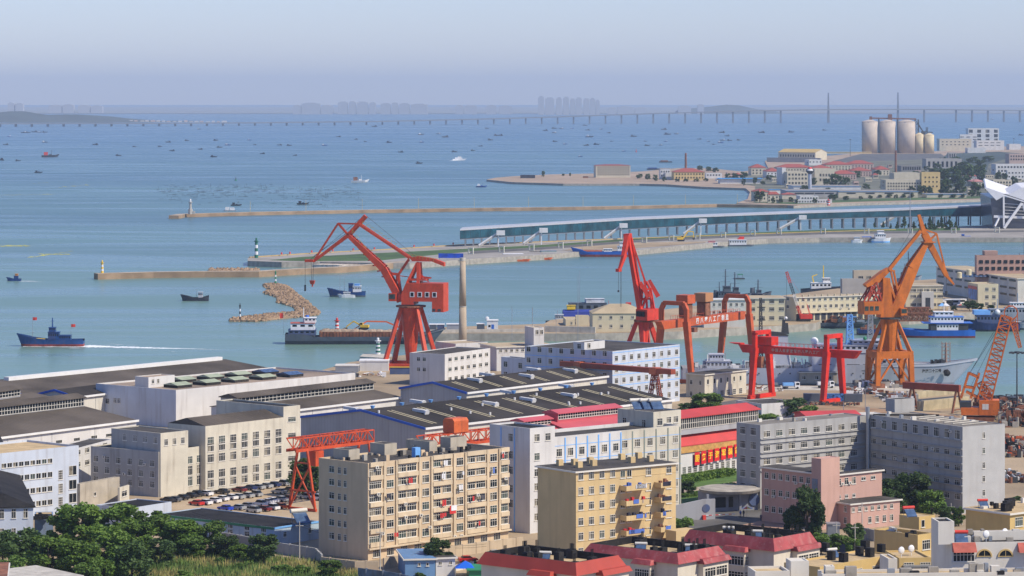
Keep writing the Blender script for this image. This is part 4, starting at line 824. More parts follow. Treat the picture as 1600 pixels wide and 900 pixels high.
# light poles and conifers in front of the gallery
for i, (x, yb, yt, w) in enumerate([(1351, 355, 343, 6), (1366, 356, 347, 6), (1380, 356, 345, 7), (1392, 357, 349, 6), (1402, 357, 346, 8), (1413, 357, 337, 12), (1428, 357, 345, 9), (1438, 358, 342, 9), (1453, 358, 338, 12), (1466, 358, 343, 9), (1471, 357, 335, 9), (1484, 359, 337, 12), (1493, 358, 346, 8), (1420, 358, 349, 8), (1446, 359, 348, 8), (1478, 359, 348, 8), (1460, 359, 349, 8)]):
    tree_px(x, yb, yt, w * 1.3, 'dark conifer in the row between the glass walkway and the quay', 3.5, m=M_leafd, shape='cone', group='conifers by the glass walkway', n=1500, leaf=.06, lift=.04)
for x, yb, yt in ((1422, 364, 297),):
    t = thing('light_mast', 'very tall thin light mast beside the conifers on the ferry quay', 'light mast', P(x, yb, 3.5)); kk = t.location.y / F; h_ = (yb - yt) * kk
    q = MB(); q.cyl((0, 0, 0), (0, 0, h_), .45, .25, 6); q.build('pole', M_steel, t); MB().cyl((0, 0, h_), (0, 0, h_ + .8), 2, n=8).build('lamp_head', M_dark, t)
# ================================================================ SHIPS
def hull_mesh(L, B, sheer, boot=0.9, bow=0.22, stern=0.85, flare=0.35, n=20, zb=-0.6, bul=0.7, rake=None):
    """x from 0 (stern) to L (bow); materials 0 hull, 1 boot top, 2 deck"""
    q = MB(); rake = L * 0.05 if rake is None else rake
    def ds(f): return ip([(a * 1.0, b_) for a, b_ in sheer], f)
    def hb(f):
        w = 1.0
        if f < 0.12: w = stern + (1 - stern) * (f / 0.12)
        if f > 1 - bow: t = (f - 1 + bow) / bow; w = max(0.0, 1 - t ** 2.2)
        return w * B / 2
    st = []
    for k in range(n + 1):
        f = k / n; z = ds(f); wd = hb(f); ww = wd * (1 - flare * max(0, (f - 0.55) / 0.45)) if f > .55 else wd * .94; x = f * L; xd = x + (rake * max(0, (f - .8) / .2) ** 1.5)
        st.append(((x - (rake * .6 if f > .98 else 0), ww * .9, zb), (x - (rake * .3 if f > .98 else 0), ww, boot), (xd, wd, z), (xd, max(0, wd - 0.12), z), (xd, max(0, wd - .12), z - bul)))
    for k in range(n):
        a, b_ = st[k], st[k + 1]
        for sg in (1, -1):
            for j, m in ((0, 1), (1, 0), (2, 0), (3, 0)):
                P4 = [a[j], b_[j], b_[j + 1], a[j + 1]]; P4 = [(p[0], p[1] * sg, p[2]) for p in P4]
                q.poly(P4 if sg < 0 else P4[::-1], m)
        q.poly([(a[4][0], -a[4][1], a[4][2]), (b_[4][0], -b_[4][1], b_[4][2]), (b_[4][0], b_[4][1], b_[4][2]), (a[4][0], a[4][1], a[4][2])], 2)
    a = st[0]
    for j, m in ((0, 1), (1, 0)): q.poly([(a[j][0], a[j][1], a[j][2]), (a[j][0], -a[j][1], a[j][2]), (a[j + 1][0], -a[j + 1][1], a[j + 1][2]), (a[j + 1][0], a[j + 1][1], a[j + 1][2])], m)
    q.poly([(a[4][0], a[4][1], a[4][2]), (a[4][0], -a[4][1], a[4][2]), (a[3][0], -a[3][1], a[3][2]), (a[3][0], a[3][1], a[3][2])], 0)
    return q
def ship(name, label, px, py, Lpx, head, B, sheer, hullm, bootm, deckm, cat='ship', **k):
    """px,py: stern (head 0 = bow to the right) end of the waterline; Lpx length in px. head degrees"""
    p = P(px, py, 0); s = F / p.y; L = Lpx / s / abs(math.cos(R(head))); t = thing(name, label, cat, p, R(head)); t['s'] = s
    hull_mesh(L, B, sheer, **k).build('hull', [hullm, bootm, deckm], t); return t, L, s
def cabin(t, x0, x1, w, z0, z1, m=None, win=True, name='cabin', nwin=5, roofm=None):
    q = MB().box(x0, -w / 2, z0, x1, w / 2, z1, 0); q.box(x0 - .25, -w / 2 - .25, z1 + .002, x1 + .25, w / 2 + .25, z1 + .14, 1)
    o = q.build(name, [m or M_white, roofm or m or M_white], t)
    if win:
        h = z1 - z0
        for i in range(nwin):
            x = x0 + (x1 - x0) * (i + .5) / nwin; ww = (x1 - x0) / nwin * .28
            if i == 0: me = MB().box(-ww, -.03, 0, ww, 0, h * .3).mesh('cabin_window', M_gd)
            for sg in (-1, 1): link('cabin_window', me, o, (x, sg * w / 2, z0 + h * .5), 0 if sg < 0 else math.pi)
        for sg, x in ((-1, x0), (1, x1)): MB().box(x, -w * .38, z0 + h * .5, x + sg * .03, w * .38, z0 + h * .8).build('cabin_window', M_gd, o)
    return o
def mast(t, x, y, z0, z1, r=.12, arms=(), m=None, name='mast'):
    q = MB(); q.cyl((x, y, z0), (x, y, z1), r, r * .6, 6)
    for z, l in arms: q.bar((x, y - l / 2, z), (x, y + l / 2, z), .12); q.bar((x - l / 2, y, z), (x + l / 2, y, z), .12)
    return q.build(name, m or M_steel, t)
def flag(t, x, z, w=2.0, h=1.3, m=None):
    q = MB(); q.poly([(x, 0, z - h), (x + w / 2, .15, z - h * 1.05), (x + w, 0, z - h), (x + w, 0, z), (x + w / 2, .15, z - .05), (x, 0, z)]); return q.build('flag', m or M_red, t)
M_deck = mat('ship deck', (0.22, 0.20, 0.17), .9, .2, .4, speck=.3); M_navy = mat('navy hull blue', (0.013, 0.06, 0.20), .5, .15, .3, streak=.4, dirt=(.15, .08, .06)); M_boot = mat('red boot top', (0.26, 0.05, 0.04), .7, .2, .4, streak=.4)
M_grey = mat('naval grey', (0.30, 0.33, 0.37), .6, .08, .2, streak=.3, dirt=(.2, .15, .12)); M_ggrey = mat('hull dark grey', (0.09, 0.11, 0.14), .6, .15, .3, streak=.3)
# blue fishing boat under way
t, L, s = ship('fishing_boat', 'blue and red fishing boat under way with two red flags', 131, 541, 100, 180, 6.5, [(0, 3.2), (.5, 2.9), (.8, 4.0), (1, 5.8)], M_navy, M_boot, M_deck, 'boat', boot=1.1)
cabin(t, L * .38, L * .55, 4.2, 3.0, 6.2, M_navy); cabin(t, L * .20, L * .38, 4.2, 2.6, 4.8, M_navy); cabin(t, L * .44, L * .54, 3.4, 6.4, 8.2, M_navy, name='wheelhouse')
mast(t, L * .49, 0, 8.3, 12.5, .35, [(11, 2)], M_navy); mast(t, L * .80, 0, 4, 11.5, .12, [(6, 2)]); mast(t, L * .2, 0, 4.5, 9.5, .1); flag(t, L * .80, 12.7, -1.9); flag(t, L * .2, 9.7, -1.9)
MB().box(L * .6, -1.5, 2.9, L * .75, 1.5, 3.5).build('hatch', M_yel, t)
wake([(129, 541), (350, 546.5)], 13, 12, z=.04); wake([(131, 540.5), (210, 544)], 12, 9, z=.09, seed=3); wake([(36, 541.8), (131, 542.6)], 2, 3, z=.13, seed=5); wake([(131, 542.6), (36, 541.8)], 2, 3, z=.15, seed=6)
t, L, s = ship('fishing_boat', 'small bright blue boat with an orange top at the far left', 33, 439, 22, 180, 3, [(0, 1.4), (.6, 1.4), (1, 2.4)], M_navy, M_navy, M_deck, 'boat'); cabin(t, L * .2, L * .5, 2, 1.3, 3.0, M_navy, False); cabin(t, L * .22, L * .42, 1.8, 3.1, 4.2, mat('orange canopy', (.6, .25, .06), .6), False, 'canopy')
wake([(33, 439.5), (70, 440)], 3, 1.5)
t, L, s = ship('fishing_boat', 'dark wooden fishing boat lying left of the boulder mole', 326, 470, 42, 180, 5, [(0, 3.0), (.25, 1.9), (.6, 1.8), (1, 3.6)], M_hulld, M_hulld, M_deck, 'boat'); cabin(t, L * .22, L * .38, 3, 1.7, 4.6, mat('weathered white', (.5, .52, .55), .7, .2, .5)); mast(t, L * .45, 0, 1.6, 6.5, .1)
t, L, s = ship('fishing_boat', 'navy blue fishing boat with masts and white workboat alongside', 571, 463.5, 57, 180, 6, [(0, 3.0), (.4, 2.4), (.75, 3.4), (1, 5)], M_navy, M_ggrey, M_deck, 'boat')
cabin(t, L * .12, L * .34, 4.5, 2.6, 5.8); cabin(t, L * .34, L * .46, 4, 2.6, 7.2, M_navy); mast(t, L * .14, 0, 6, 13, .12); mast(t, L * .58, 0, 3, 11, .12, [(8, 3)]); mast(t, L * .7, 0, 3, 12, .12, [(9, 2)]); cabin(t, L * .16, L * .3, 3, 6.0, 6.9, M_lblue, False, 'canopy')
t, L, s = ship('workboat', 'small white workboat moored alongside the navy blue fishing boat', 555, 464.8, 26, 180, 3, [(0, 1.3), (1, 1.9)], M_white, M_white, M_deck, 'boat'); cabin(t, L * .3, L * .7, 2, 1.2, 2.8)
# sand barge
t, L, s = ship('sand_barge', 'long rusty black sand barge with white wheelhouse passing the shipyard', 446, 537, 238, 1.5, 12, [(0, 4.6), (.12, 4.6), (.2, 3.4), (.8, 3.4), (.88, 4.5), (1, 6.8)], M_ggrey, M_hulld, M_deck, boot=1.6)
M_bl2 = mat('dull blue superstructure', (.07, .10, .2), .6, .15, .3, streak=.5)
cabin(t, 1.5, 13.5, 10.5, 4.0, 6.2, M_bl2); cabin(t, 2.5, 13, 8.5, 6.35, 9.2, M_white, nwin=3, roofm=M_tile); cabin(t, 8.5, 13.5, 6, 9.4, 11.5, M_white, name='wheelhouse', nwin=3); mast(t, 8, 0, 9.2, 16, .3, m=M_white); mast(t, 10.5, 0, 11.5, 15, .1); flag(t, -1, 13.5, -1.5, 2.2); mast(t, -.8, 0, 4, 13.5, .08); MB().cyl((9.6, 1.5, 9.4), (9.6, 1.5, 12.5), .8, .7, 8).build('funnel', M_blue, t)
q = MB(); q.box(15, -5.2, 3.1, 50, -4.8, 5.6).box(15, 4.8, 3.1, 50, 5.2, 5.6).box(15, -4.8, 3.1, 15.4, 4.8, 5.6).box(49.6, -4.8, 3.1, 50, 4.8, 5.6)
for i in range(24): q.box(15.6 + i * 1.45, -5.45, 3.2, 15.9 + i * 1.45, -5.21, 5.5)
q.build('coaming', M_rust, t)
q = MB(); g_ = random.Random(2)
for i in range(12): q.ball((18 + i * 2.6, g_.uniform(-1, 1), 4.6), 3.2, 3.6, g_.uniform(1.2, 2.0), n=10, k=4, lo=0, jit=.1, rg=g_)
tag(q.build('sand_heap', M_sand, None, False, t.location, t.rotation_euler.z), 'heaped brown sand filling the hold of the barge', 'sand heap')
def excavator(loc, rz, body, label, boom=((1.5, 0, 2.2), (6, 0, 6.2), (10.5, 0, 5.2), (13, 0, 2.4)), sc=1.0):
    t = thing('excavator', label, 'excavator', loc, rz); t.scale = (sc,) * 3
    for y in (-1.2, 1.2): MB().hexa([(-2, y - .35, 0), (2, y - .35, 0), (2, y + .35, 0), (-2, y + .35, 0)], [(-2.4, y - .35, .9), (2.4, y - .35, .9), (2.4, y + .35, .9), (-2.4, y + .35, .9)]).build('track', M_black, t)
    MB().box(-2.6, -1.4, 1.1, 1.4, 1.4, 2.3).build('body', body, t); c = MB().box(.1, .3, 2.302, 1.7, 1.4, 3.4).build('cab', body, t); MB().box(1.7, .4, 2.5, 1.73, 1.3, 3.3).box(.3, 1.4, 2.5, 1.6, 1.43, 3.3).box(.3, .27, 2.6, 1.6, .3, 3.3).build('cab_window', M_gd, c)
    q = MB(); q.bar(boom[0], boom[1], .5, .8, w2=.45, h2=.6); q.bar(boom[1], boom[2], .45, .6); q.build('boom', body, t); MB().bar(boom[2], boom[3], .4, .55, w2=.3, h2=.35).build('stick', body, t)
    b_ = Vector(boom[3]); MB().extr([b_ + Vector((-.7, -.7, .2)), b_ + Vector((.6, -.7, .2)), b_ + Vector((.7, -.7, -.9)), b_ + Vector((-.2, -.7, -1.3)), b_ + Vector((-.9, -.7, -.8))], (0, 1.4, 0)).build('bucket', M_dark, t); return t
B0 = t.location; rzt = t.rotation_euler.z
def onb(x, y, z): v = Matrix.Rotation(rzt, 3, 'Z') @ Vector((x, y, z)); return v + B0
M_exo = mat('excavator orange', (.62, .12, .035), .55, .15)
excavator(onb(54.5, 0, 3.4), R(180), M_exo, 'orange long arm excavator on the foredeck of the sand barge', ((1.5, 0, 2.6), (10, 0, 6.2), (18.5, 0, 6.4), (25, 0, 2.5)), 1.0)
excavator(onb(34.5, 0, 6.2), R(170), M_yel, 'yellow excavator standing on the sand in the barge hold', ((1.5, 0, 2), (5, 0, 4), (8, 0, 1.8), (9, 0, .6)), .9)
# blue cargo ship at the ferry quay
t, L, s = ship('cargo_ship', 'blue hulled coastal cargo ship moored at the ferry quay', 982, 401, 86, 180, 9, [(0, 4.2), (.3, 3.6), (.75, 3.6), (1, 6.6)], mat('bright blue hull', (0.02, 0.13, 0.50), .5, .1), M_boot, M_deck, boot=1.6)
cabin(t, L * .04, L * .2, 7, 4, 7.2); cabin(t, L * .06, L * .16, 6, 7.4, 10); mast(t, L * .1, 0, 10, 16, .3, [(13, 3)]); cabin(t, L * .3, L * .45, 6, 3.2, 5.4, M_white); MB().box(L * .48, -3.6, 3.0, L * .82, 3.6, 4.4).build('hatch', mat('orange hatch', (.45, .12, .05), .7), t); mast(t, L * .84, 0, 4, 10, .15)
for (x0, x1, yb, lb, c, hh) in ((787, 818, 405.5, 'pale blue floating hut at the ferry quay', M_lblue, 3.6), (829, 846, 401.5, 'dark floating workshop left of the pale green one', M_ggrey, 3.2), (846, 870, 402, 'pale green floating workshop at the ferry quay', mat('pale green', (.35, .45, .42), .7), 4.2)):
    Yb = F * H / (yb - YH); a = PY(x0, yb, Yb); w = (x1 - x0) * Yb / F; t = thing('floating_hut', lb, 'floating hut', (a.x, Yb, 0), R(8)); MB().box(-1, -1, -.3, w + 1, 7, .7).build('pontoon', M_steel, t); MB().box(0, 0, .702, w, 6, hh).build('wall', c, t); MB().box(-.2, -.2, hh + .002, w + .2, 6.2, hh + .3).build('roof', M_white if c is M_lblue else M_steel, t)
    MB().box(w * .2, -.04, 1.6, w * .4, 0, 2.6).box(w * .6, -.04, 1.6, w * .8, 0, 2.6).build('window', M_gd, t)
for i, (x, y, m_, lb) in enumerate(((763, 409, M_steel, 'grey flat pontoon at the left of the floating huts'), (797, 408.5, M_exo, 'orange flat barge under the pale blue floating hut'), (832, 406, M_exo, 'orange flat barge left of the green floating workshop'), (885, 401, M_hulld, 'dark workboat just left of the blue cargo ship'))):
    p = P(x, y, 0); o = hull_mesh(13, 4, [(0, 1.1), (1, 1.5)], bow=.15, boot=.3).build('barge', [m_, m_, M_deck], None, False, p, R(8)); tag(o, lb, 'barge')
cabinm = None
t, L, s = ship('fishing_boat', 'small houseboat with pink roof off the ferry quay', 1088, 386.5, 42, 3, 4, [(0, .8), (1, 1.0)], M_ggrey, M_ggrey, M_deck, 'boat'); cabin(t, L * .36, L * .78, 3.4, .9, 3.4); cabin(t, L * .45, L * .7, 3, 3.6, 4.6, mat('pink canopy', (.6, .25, .25), .7), False, 'canopy')
t, L, s = ship('houseboat', 'white floating restaurant barge moored at the ferry quay', 1130, 384.5, 46, 3, 6, [(0, .9), (1, 1.0)], M_ggrey, M_ggrey, M_deck, 'boat'); cabin(t, L * .2, L * .78, 5, .9, 4.6, nwin=7)
o = MB().box(-2.2, -3, 0, 2.2, 3, 2.2).box(-1.2, -2, 2.2, 2.4, 2, 3.2).build('red_hut', M_red, None, False, P(1157.5, 376.5, 3.5)); tag(o, 'small red hut on the quay behind the white floating restaurant', 'hut')
excavator(P(1064, 376.8, 3.6), R(0), M_yel, 'yellow excavator digging on the quay below the glass walkway', ((1.5, 0, 2), (4.5, 0, 6.4), (8, 0, 6), (8.2, 0, 2)), 1.15)
# white catamaran, patrol boat and tug by the promenade wall
t, L, s = ship('catamaran', 'white catamaran with blue stripe moored below the promenade', 1361, 378.5, 30, 0, 9, [(0, 2.6), (1, 3.6)], M_white, M_lblue, M_white, 'boat', bow=.4); cabin(t, L * .2, L * .75, 6.5, 3, 6.2); cabin(t, L * .32, L * .66, 5, 6.4, 8.8, name='wheelhouse'); mast(t, L * .45, 0, 8.8, 12, .2)
t, L, s = ship('patrol_boat', 'small white cabin boat left of the catamaran', 1330, 378.8, 17, 0, 4, [(0, 1.5), (1, 2.2)], M_white, M_white, M_white, 'boat'); cabin(t, L * .25, L * .8, 3, 1.6, 4)
t, L, s = ship('work_barge', 'blue deck barge between the white cabin boat and the catamaran', 1345, 377.8, 18, 0, 5, [(0, 1.2), (1, 1.2)], M_hulld, M_hulld, M_blue, 'barge'); MB().box(1, -2, 1, 8, 2, 4).build('container', M_blue, t)
t, L, s = ship('tug', 'small dark tug with blue deckhouse at the promenade wall', 1497, 376.3, 28, 0, 5, [(0, 1.4), (1, 2.2)], M_hulld, M_hulld, M_deck, 'boat'); cabin(t, L * .2, L * .34, 3, 1.2, 5, M_blue); cabin(t, L * .38, L * .68, 3.6, 1.2, 3.6, M_blue)
# raft in mid basin
t = thing('fishing_raft', 'green roofed raft floating in the middle of the basin', 'raft', P(1155, 436, 0)); MB().box(-3.2, -2.5, -.2, 3.2, 2.5, .6).build('deck', M_dark, t); MB().box(-1, -1.6, 2.6, 2.2, 1.6, 3.0).build('roof', M_green, t); q = MB()
for x in (-.8, 2):
    for y in (-1.4, 1.4): q.cyl((x, y, .6), (x, y, 2.6), .1, n=5)
q.build('post', M_steel, t)
# ships moored behind the harbour buildings
def warship(px, py, Lpx, label, m=M_grey, hgt=1.0, boot=M_ggrey):
    t, L, s = ship('naval_ship', label, px + 8, py + 3, Lpx, 3, 9, [(0, 3.2), (.6, 3.2), (1, 5.2)], m, boot, M_deck); cabin(t, L * .25, L * .62, 7, 3, 6.5 * hgt, m); cabin(t, L * .4, L * .58, 5, 6.6 * hgt, 9.5 * hgt, m, name='wheelhouse'); mast(t, L * .46, 0, 9.5 * hgt, 19 * hgt, .45, [(12 * hgt, 5), (15 * hgt, 3.5), (17.5 * hgt, 2)], M_ggrey); mast(t, L * .3, 0, 6.5 * hgt, 12 * hgt, .3, [(9 * hgt, 4)], M_ggrey); MB().cyl((L * .2, 0, 3), (L * .2, 0, 7), 1.2, 1, 10).build('funnel', M_ggrey, t); return t
warship(1098, 471, 60, 'dark naval ship with tall mast behind the pale flat roofed harbour building', M_ggrey, .95)
warship(1120, 470, 44, 'second dark naval ship with lattice mast behind the harbour building', M_ggrey, .85)
warship(1160, 467, 36, 'small dark patrol ship showing its mast above the cream harbour roof', M_ggrey, .6)
warship(1395, 441, 36, 'grey naval ship showing behind the orange crane boom', M_grey, 1.0)
warship(1570, 440, 50, 'dark ship showing its antennas above the pink building', M_ggrey, 1.5)
t, L, s = ship('supply_ship', 'white and blue supply ship with a yellow crane behind the long cream building', 1252, 460, 74, 2, 8, [(0, 3), (1, 4.5)], M_hulld, M_hulld, M_deck); cabin(t, L * .2, L * .62, 6, 3, 6.5); cabin(t, L * .45, L * .6, 5, 6.6, 9); MB().bar((L * .27, 0, 6), (L * .23, 0, 10), .6).bar((L * .23, 0, 10), (L * .34, 0, 11), .5).bar((L * .47, 0, 9), (L * .47, 0, 16), .5).build('deck_crane', M_yel, t)
t = thing('gangway_hulk', 'dark moored hulk with a flat white topped deckhouse behind the low cream building', 'ship', P(880, 499, 0), R(6)); hull_mesh(36, 9, [(0, 3), (1, 4)]).build('hull', [M_hulld, M_hulld, M_deck], t); cabin(t, 3, 21, 8, 3, 8, M_ggrey); cabin(t, 11, 20, 6, 8.2, 10, mat('weathered white', (.5, .52, .55)), False, 'deckhouse'); mast(t, 8, 0, 8, 24, .12)
t, L, s = ship('tug', 'black harbour tug with round white radome left of the low cream building', 853, 508, 36, 4, 6, [(0, 2), (.6, 2.2), (1, 3.4)], M_hulld, M_hulld, M_deck, 'boat'); cabin(t, L * .4, L * .75, 4, 2, 5, mat('weathered white', (.5, .52, .55))); mast(t, L * .5, 0, 5, 7.4, .2)
t, L, s = ship('covered_boat', 'blue tarpaulin covered boat behind the black tug', 873, 503, 38, 4, 6, [(0, 2), (1, 3)], M_hulld, M_hulld, M_deck, 'boat'); MB().extr([(2, -3, 2), (2, 3, 2), (2, 2.5, 5), (2, 0, 6), (2, -2.5, 5)], (17, 0, 0)).build('tarpaulin', mat('blue tarpaulin', (.03, .05, .28), .7), t); cabin(t, 4, 8, 3, 6.1, 8, M_yel, False)
t, L, s = ship('fishing_boat', 'rust red and blue boat left of the second red crane', 945, 493, 60, 4, 6, [(0, 2), (1, 3.4)], M_navy, M_hulld, M_deck, 'boat'); MB().box(L * .55, -1.5, 2, L * .68, 1.5, 6.5).build('funnel', M_red, t); mast(t, L * .1, 0, 2, 7.5, .15, m=M_red); cabin(t, L * .15, L * .4, 4, 2, 4.2, M_navy)
# blue and white accommodation ship in the basin
t, L, s = ship('river_ship', 'blue and white double deck work ship moored in the basin', 1522, 527, 112, 180, 10, [(0, 3.6), (.7, 3.4), (1, 4.2)], mat('bright blue hull', (0.02, 0.13, 0.50), .5, .1), M_boot, M_deck, boot=.9)
cabin(t, L * .10, L * .62, 9, 3.5, 6.0, M_dark, False, 'lower_deck'); cabin(t, L * .24, L * .54, 9.2, 3.5, 6.2, nwin=7, roofm=M_blue); cabin(t, L * .04, L * .72, 9.4, 6.45, 6.7, M_blue, False, 'deck'); cabin(t, L * .16, L * .62, 7.5, 6.85, 9.4, nwin=10, roofm=M_blue); cabin(t, L * .30, L * .56, 6, 9.6, 11.6, nwin=4, name='wheelhouse'); mast(t, L * .42, 0, 11.6, 16, .2, [(14, 3)], M_white); mast(t, L * .35, 0, 11.6, 14, .15, m=M_white)
t, L, s = ship('naval_ship', 'dark blue tender with cluttered deck moored at the right quay', 1592, 517, 84, 180, 10, [(0, 3.6), (.6, 3.8), (1, 5.5)], mat('dark blue hull', (.02, .04, .12), .6, .2, .4), M_hulld, M_deck); cabin(t, L * .3, L * .8, 8, 3.6, 7.5, M_bl2, nwin=8); cabin(t, L * .25, L * .55, 6, 7.6, 10.2, M_grey, nwin=5); mast(t, L * .4, 0, 10, 15, .3, [(12, 3)], M_grey); MB().box(L * .55, -3, 7.7, L * .85, 3, 9.8).build('tarpaulin', M_lblue, t); MB().ball((L * .42, 3, 9), 1.3, n=10).build('radome', M_white, t)
t, L, s = ship('naval_ship', 'grey patrol craft with raked wheelhouse at the right edge', 1640, 503, 100, 180, 8, [(0, 3), (1, 5)], M_grey, M_ggrey, M_deck); cabin(t, L * .3, L * .7, 6.5, 3, 7, M_grey, nwin=8); cabin(t, L * .4, L * .62, 5, 7.1, 9.4, M_white, nwin=5); mast(t, L * .5, 0, 9.4, 14, .4, [(12, 3)], M_grey)
t, L, s = ship('naval_ship', 'pale grey launch moored nearest the right edge', 1660, 515, 80, 180, 7, [(0, 2.4), (1, 4)], mat('weathered white', (.5, .52, .55)), M_ggrey, M_deck, 'boat'); cabin(t, L * .3, L * .7, 5, 2.4, 5)
for i, (x0, x1, y, lb) in enumerate(((1277, 1352, 512, 'dark flat barge moored end of the inner quay'), (1340, 1420, 523, 'dark blue barge moored behind the orange crane'))):
    p = P(x0, y, 0); k_ = p.y / F; w = (x1 - x0) * k_; o = thing('barge', lb, 'barge', p, R(2)); hull_mesh(w, 9, [(0, 2.6), (1, 3)], bow=.1).build('hull', [M_ggrey if i == 0 else M_navy, M_hulld, M_deck], o); g_ = random.Random(i)
    q = MB()
    for k in range(10): x = w * (.1 + .08 * k); q.cbox((x, g_.uniform(-3, 3), 2.4), g_.uniform(1, 3), g_.uniform(1, 3), g_.uniform(.6, 2.4))
    q.build('deck_cargo', M_rust, o)
# ================================================================ research vessel on the near quay
p = P(1065, 612.5, 0); s = F / p.y
M_rw = mat('research ship white', (.44, .47, .54), .5, .04, .1, streak=.35, dirt=(.35, .27, .22)); t = thing('research_vessel', 'large white research ship alongside the shipyard quay with cranes in front', 'ship', p, R(0))
def rx(x): return (x - 1065) / s
def rz_(y): return (612.5 - y) / s
Lr = rx(1500)
hm_ = hull_mesh(Lr, 15, [(0, 9.4), (.44, 9.4), (.46, 10.5), (.76, 10.8), (.9, 10.8), (1, 12.6)], boot=3.6, bow=.34, flare=.55, n=34, rake=6.5, bul=1.0)
hm_.build('hull', [M_rw, mat('hull lower grey', (.22, .24, .30), .6, .08, .1, streak=.4), M_deck], t)
lettering('海洋二十二号', 1.3, t, (rx(1453), -5.1, rz_(578)), (R(96), 0, R(17)), M_black, .05)
M_anch = MB().ball((0, 0, 0), 1.5, .6, 1.2, n=8, k=5, jit=.2, rg=random.Random(1)).build('anchor', M_black, t, False, (rx(1478), -3.2, rz_(581.5)))
c = cabin(t, rx(1266), rx(1372), 14.4, 10.3, rz_(549), M_rw, False, 'superstructure')
q = MB()
for a, b_ in ((1276, 1296), (1320, 1340), (1345, 1360)): q.box(rx(a), -7.26, rz_(570.5), rx(b_), -7.22, rz_(566.5))
q.build('opening', M_dark, c)
c2 = cabin(t, rx(1272), rx(1400), 12, rz_(549) + .2, rz_(538), M_rw, True, 'superstructure', 14); c3 = cabin(t, rx(1330), rx(1405), 10, rz_(538) + .2, rz_(531), M_rw, True, 'bridge', 9); c4 = cabin(t, rx(1300), rx(1420), 13, 10.3, rz_(560), M_rw, True, 'superstructure', 16)
f_ = MB(); f_.hexa([(rx(1200), -3, 10), (rx(1233), -3, 10), (rx(1233), 3, 10), (rx(1200), 3, 10)], [(rx(1202), -2.6, rz_(524)), (rx(1230), -2.6, rz_(524)), (rx(1230), 2.6, rz_(524)), (rx(1202), 2.6, rz_(524))]); fo = f_.build('funnel', M_rw, t); MB().hexa([(rx(1201), -2.8, rz_(524) + .01), (rx(1232), -2.8, rz_(524) + .01), (rx(1232), 2.8, rz_(524) + .01), (rx(1201), 2.8, rz_(524) + .01)], [(rx(1204), -2.4, rz_(518)), (rx(1224), -2.4, rz_(520)), (rx(1224), 2.4, rz_(520)), (rx(1204), 2.4, rz_(518))]).build('funnel_top', M_black, fo)
for x, y0, y1 in ((1188.5, 560, 466), (1224.5, 522, 500), (1229, 522, 505)): MB().lattice((rx(x), 0, rz_(y0)), (rx(x), 0, rz_(y1)), 1.4, 1.4, 12, .2, .7, .7).build('mast', M_dark, t)
q = MB()
for y in (480, 500, 540): q.bar((rx(1183), 0, rz_(y)), (rx(1196), 0, rz_(y)), .3)
q.build('mast_arm', M_dark, t)
MB().ball((rx(1272.5), 0, rz_(533)), 6.2 / s * 1.0, n=14, k=10, lo=-.95).cyl((rx(1272.5), 0, rz_(548)), (rx(1272.5), 0, rz_(537)), 1, n=8).build('radome', M_white, t, True); MB().ball((rx(1314), 2, rz_(530)), 1.3, n=12, k=8).build('radome', M_white, t, True); MB().ball((rx(1308), -2, rz_(526)), 1.1, n=12, k=8).build('radome', M_green, t, True); MB().ball((rx(1321), -2, rz_(557)), 1.0, n=12, k=8).build('radome', M_white, t, True); MB().ball((rx(1401), 2, rz_(540)), .9, n=12, k=8).build('radome', M_white, t, True); MB().ball((rx(1228), 0, rz_(497)), .6, n=12, k=8).build('radome', M_white, t, True); MB().ball((rx(1350), -3, rz_(528)), .7, n=12, k=8).build('radome', M_green, t, True)
q = MB(); q.lattice((rx(1328), 0, rz_(540)), (rx(1328), 0, rz_(492)), 2.6, 2.6, 7, .28, 1.6, 1.6)
for y, l in ((495, 5), (503, 3.5), (515, 3)): q.bar((rx(1328) - l / 2, 0, rz_(y)), (rx(1328) + l / 2, 0, rz_(y)), .3)
q.build('mast', M_lblue, t)
MB().lattice((rx(1360), 0, rz_(535)), (rx(1360), 0, rz_(492)), 2.2, 2.2, 8, .2, 1.4, 1.4).build('mast', M_grey, t)
q = MB(); q.cyl((rx(1478), 0, rz_(570)), (rx(1478), 0, rz_(535)), .55, .4, 8)
for y in (566, 560, 554, 548, 542, 537): q.bar((rx(1472), -1.4, rz_(y)), (rx(1484), -1.4, rz_(y)), .14); q.bar((rx(1472), 1.4, rz_(y)), (rx(1484), 1.4, rz_(y)), .14)
for x in (1472, 1484):
    for y in (-1.4, 1.4): q.cyl((rx(x), y, rz_(568)), (rx(x), y, rz_(534)), .1, n=4)
q.build('mast', mat('brown foremast', (.30, .22, .18), .7), t); q = MB(); g_ = random.Random(12)
for i in range(10): q.cbox((rx(1456 + i * 1.9), g_.uniform(-2, 2), 10), 1, 1, g_.uniform(1.0, 2.4))
q.build('windlass', M_dark, t)
q = MB(); q2 = MB(); q3 = MB()
for i in range(70):
    x = rx(g_.uniform(1078, 1264)); h_ = g_.uniform(.8, 3.2); k = g_.choice((q, q2, q3)); y = g_.uniform(-6, 6); k.cbox((x, y, 8.4), g_.uniform(.5, 2.6), g_.uniform(.5, 2), h_)
for x in (1105, 1132, 1205, 1236, 1245, 1256): q.bar((rx(x), -3, 8.4), (rx(x + g_.uniform(-6, 6)), -3, 8.4 + g_.uniform(3, 7)), .4); q3.bar((rx(x + 2), 3, 8.4), (rx(x + g_.uniform(2, 14)), 3, 8.4 + g_.uniform(3, 6)), .35)
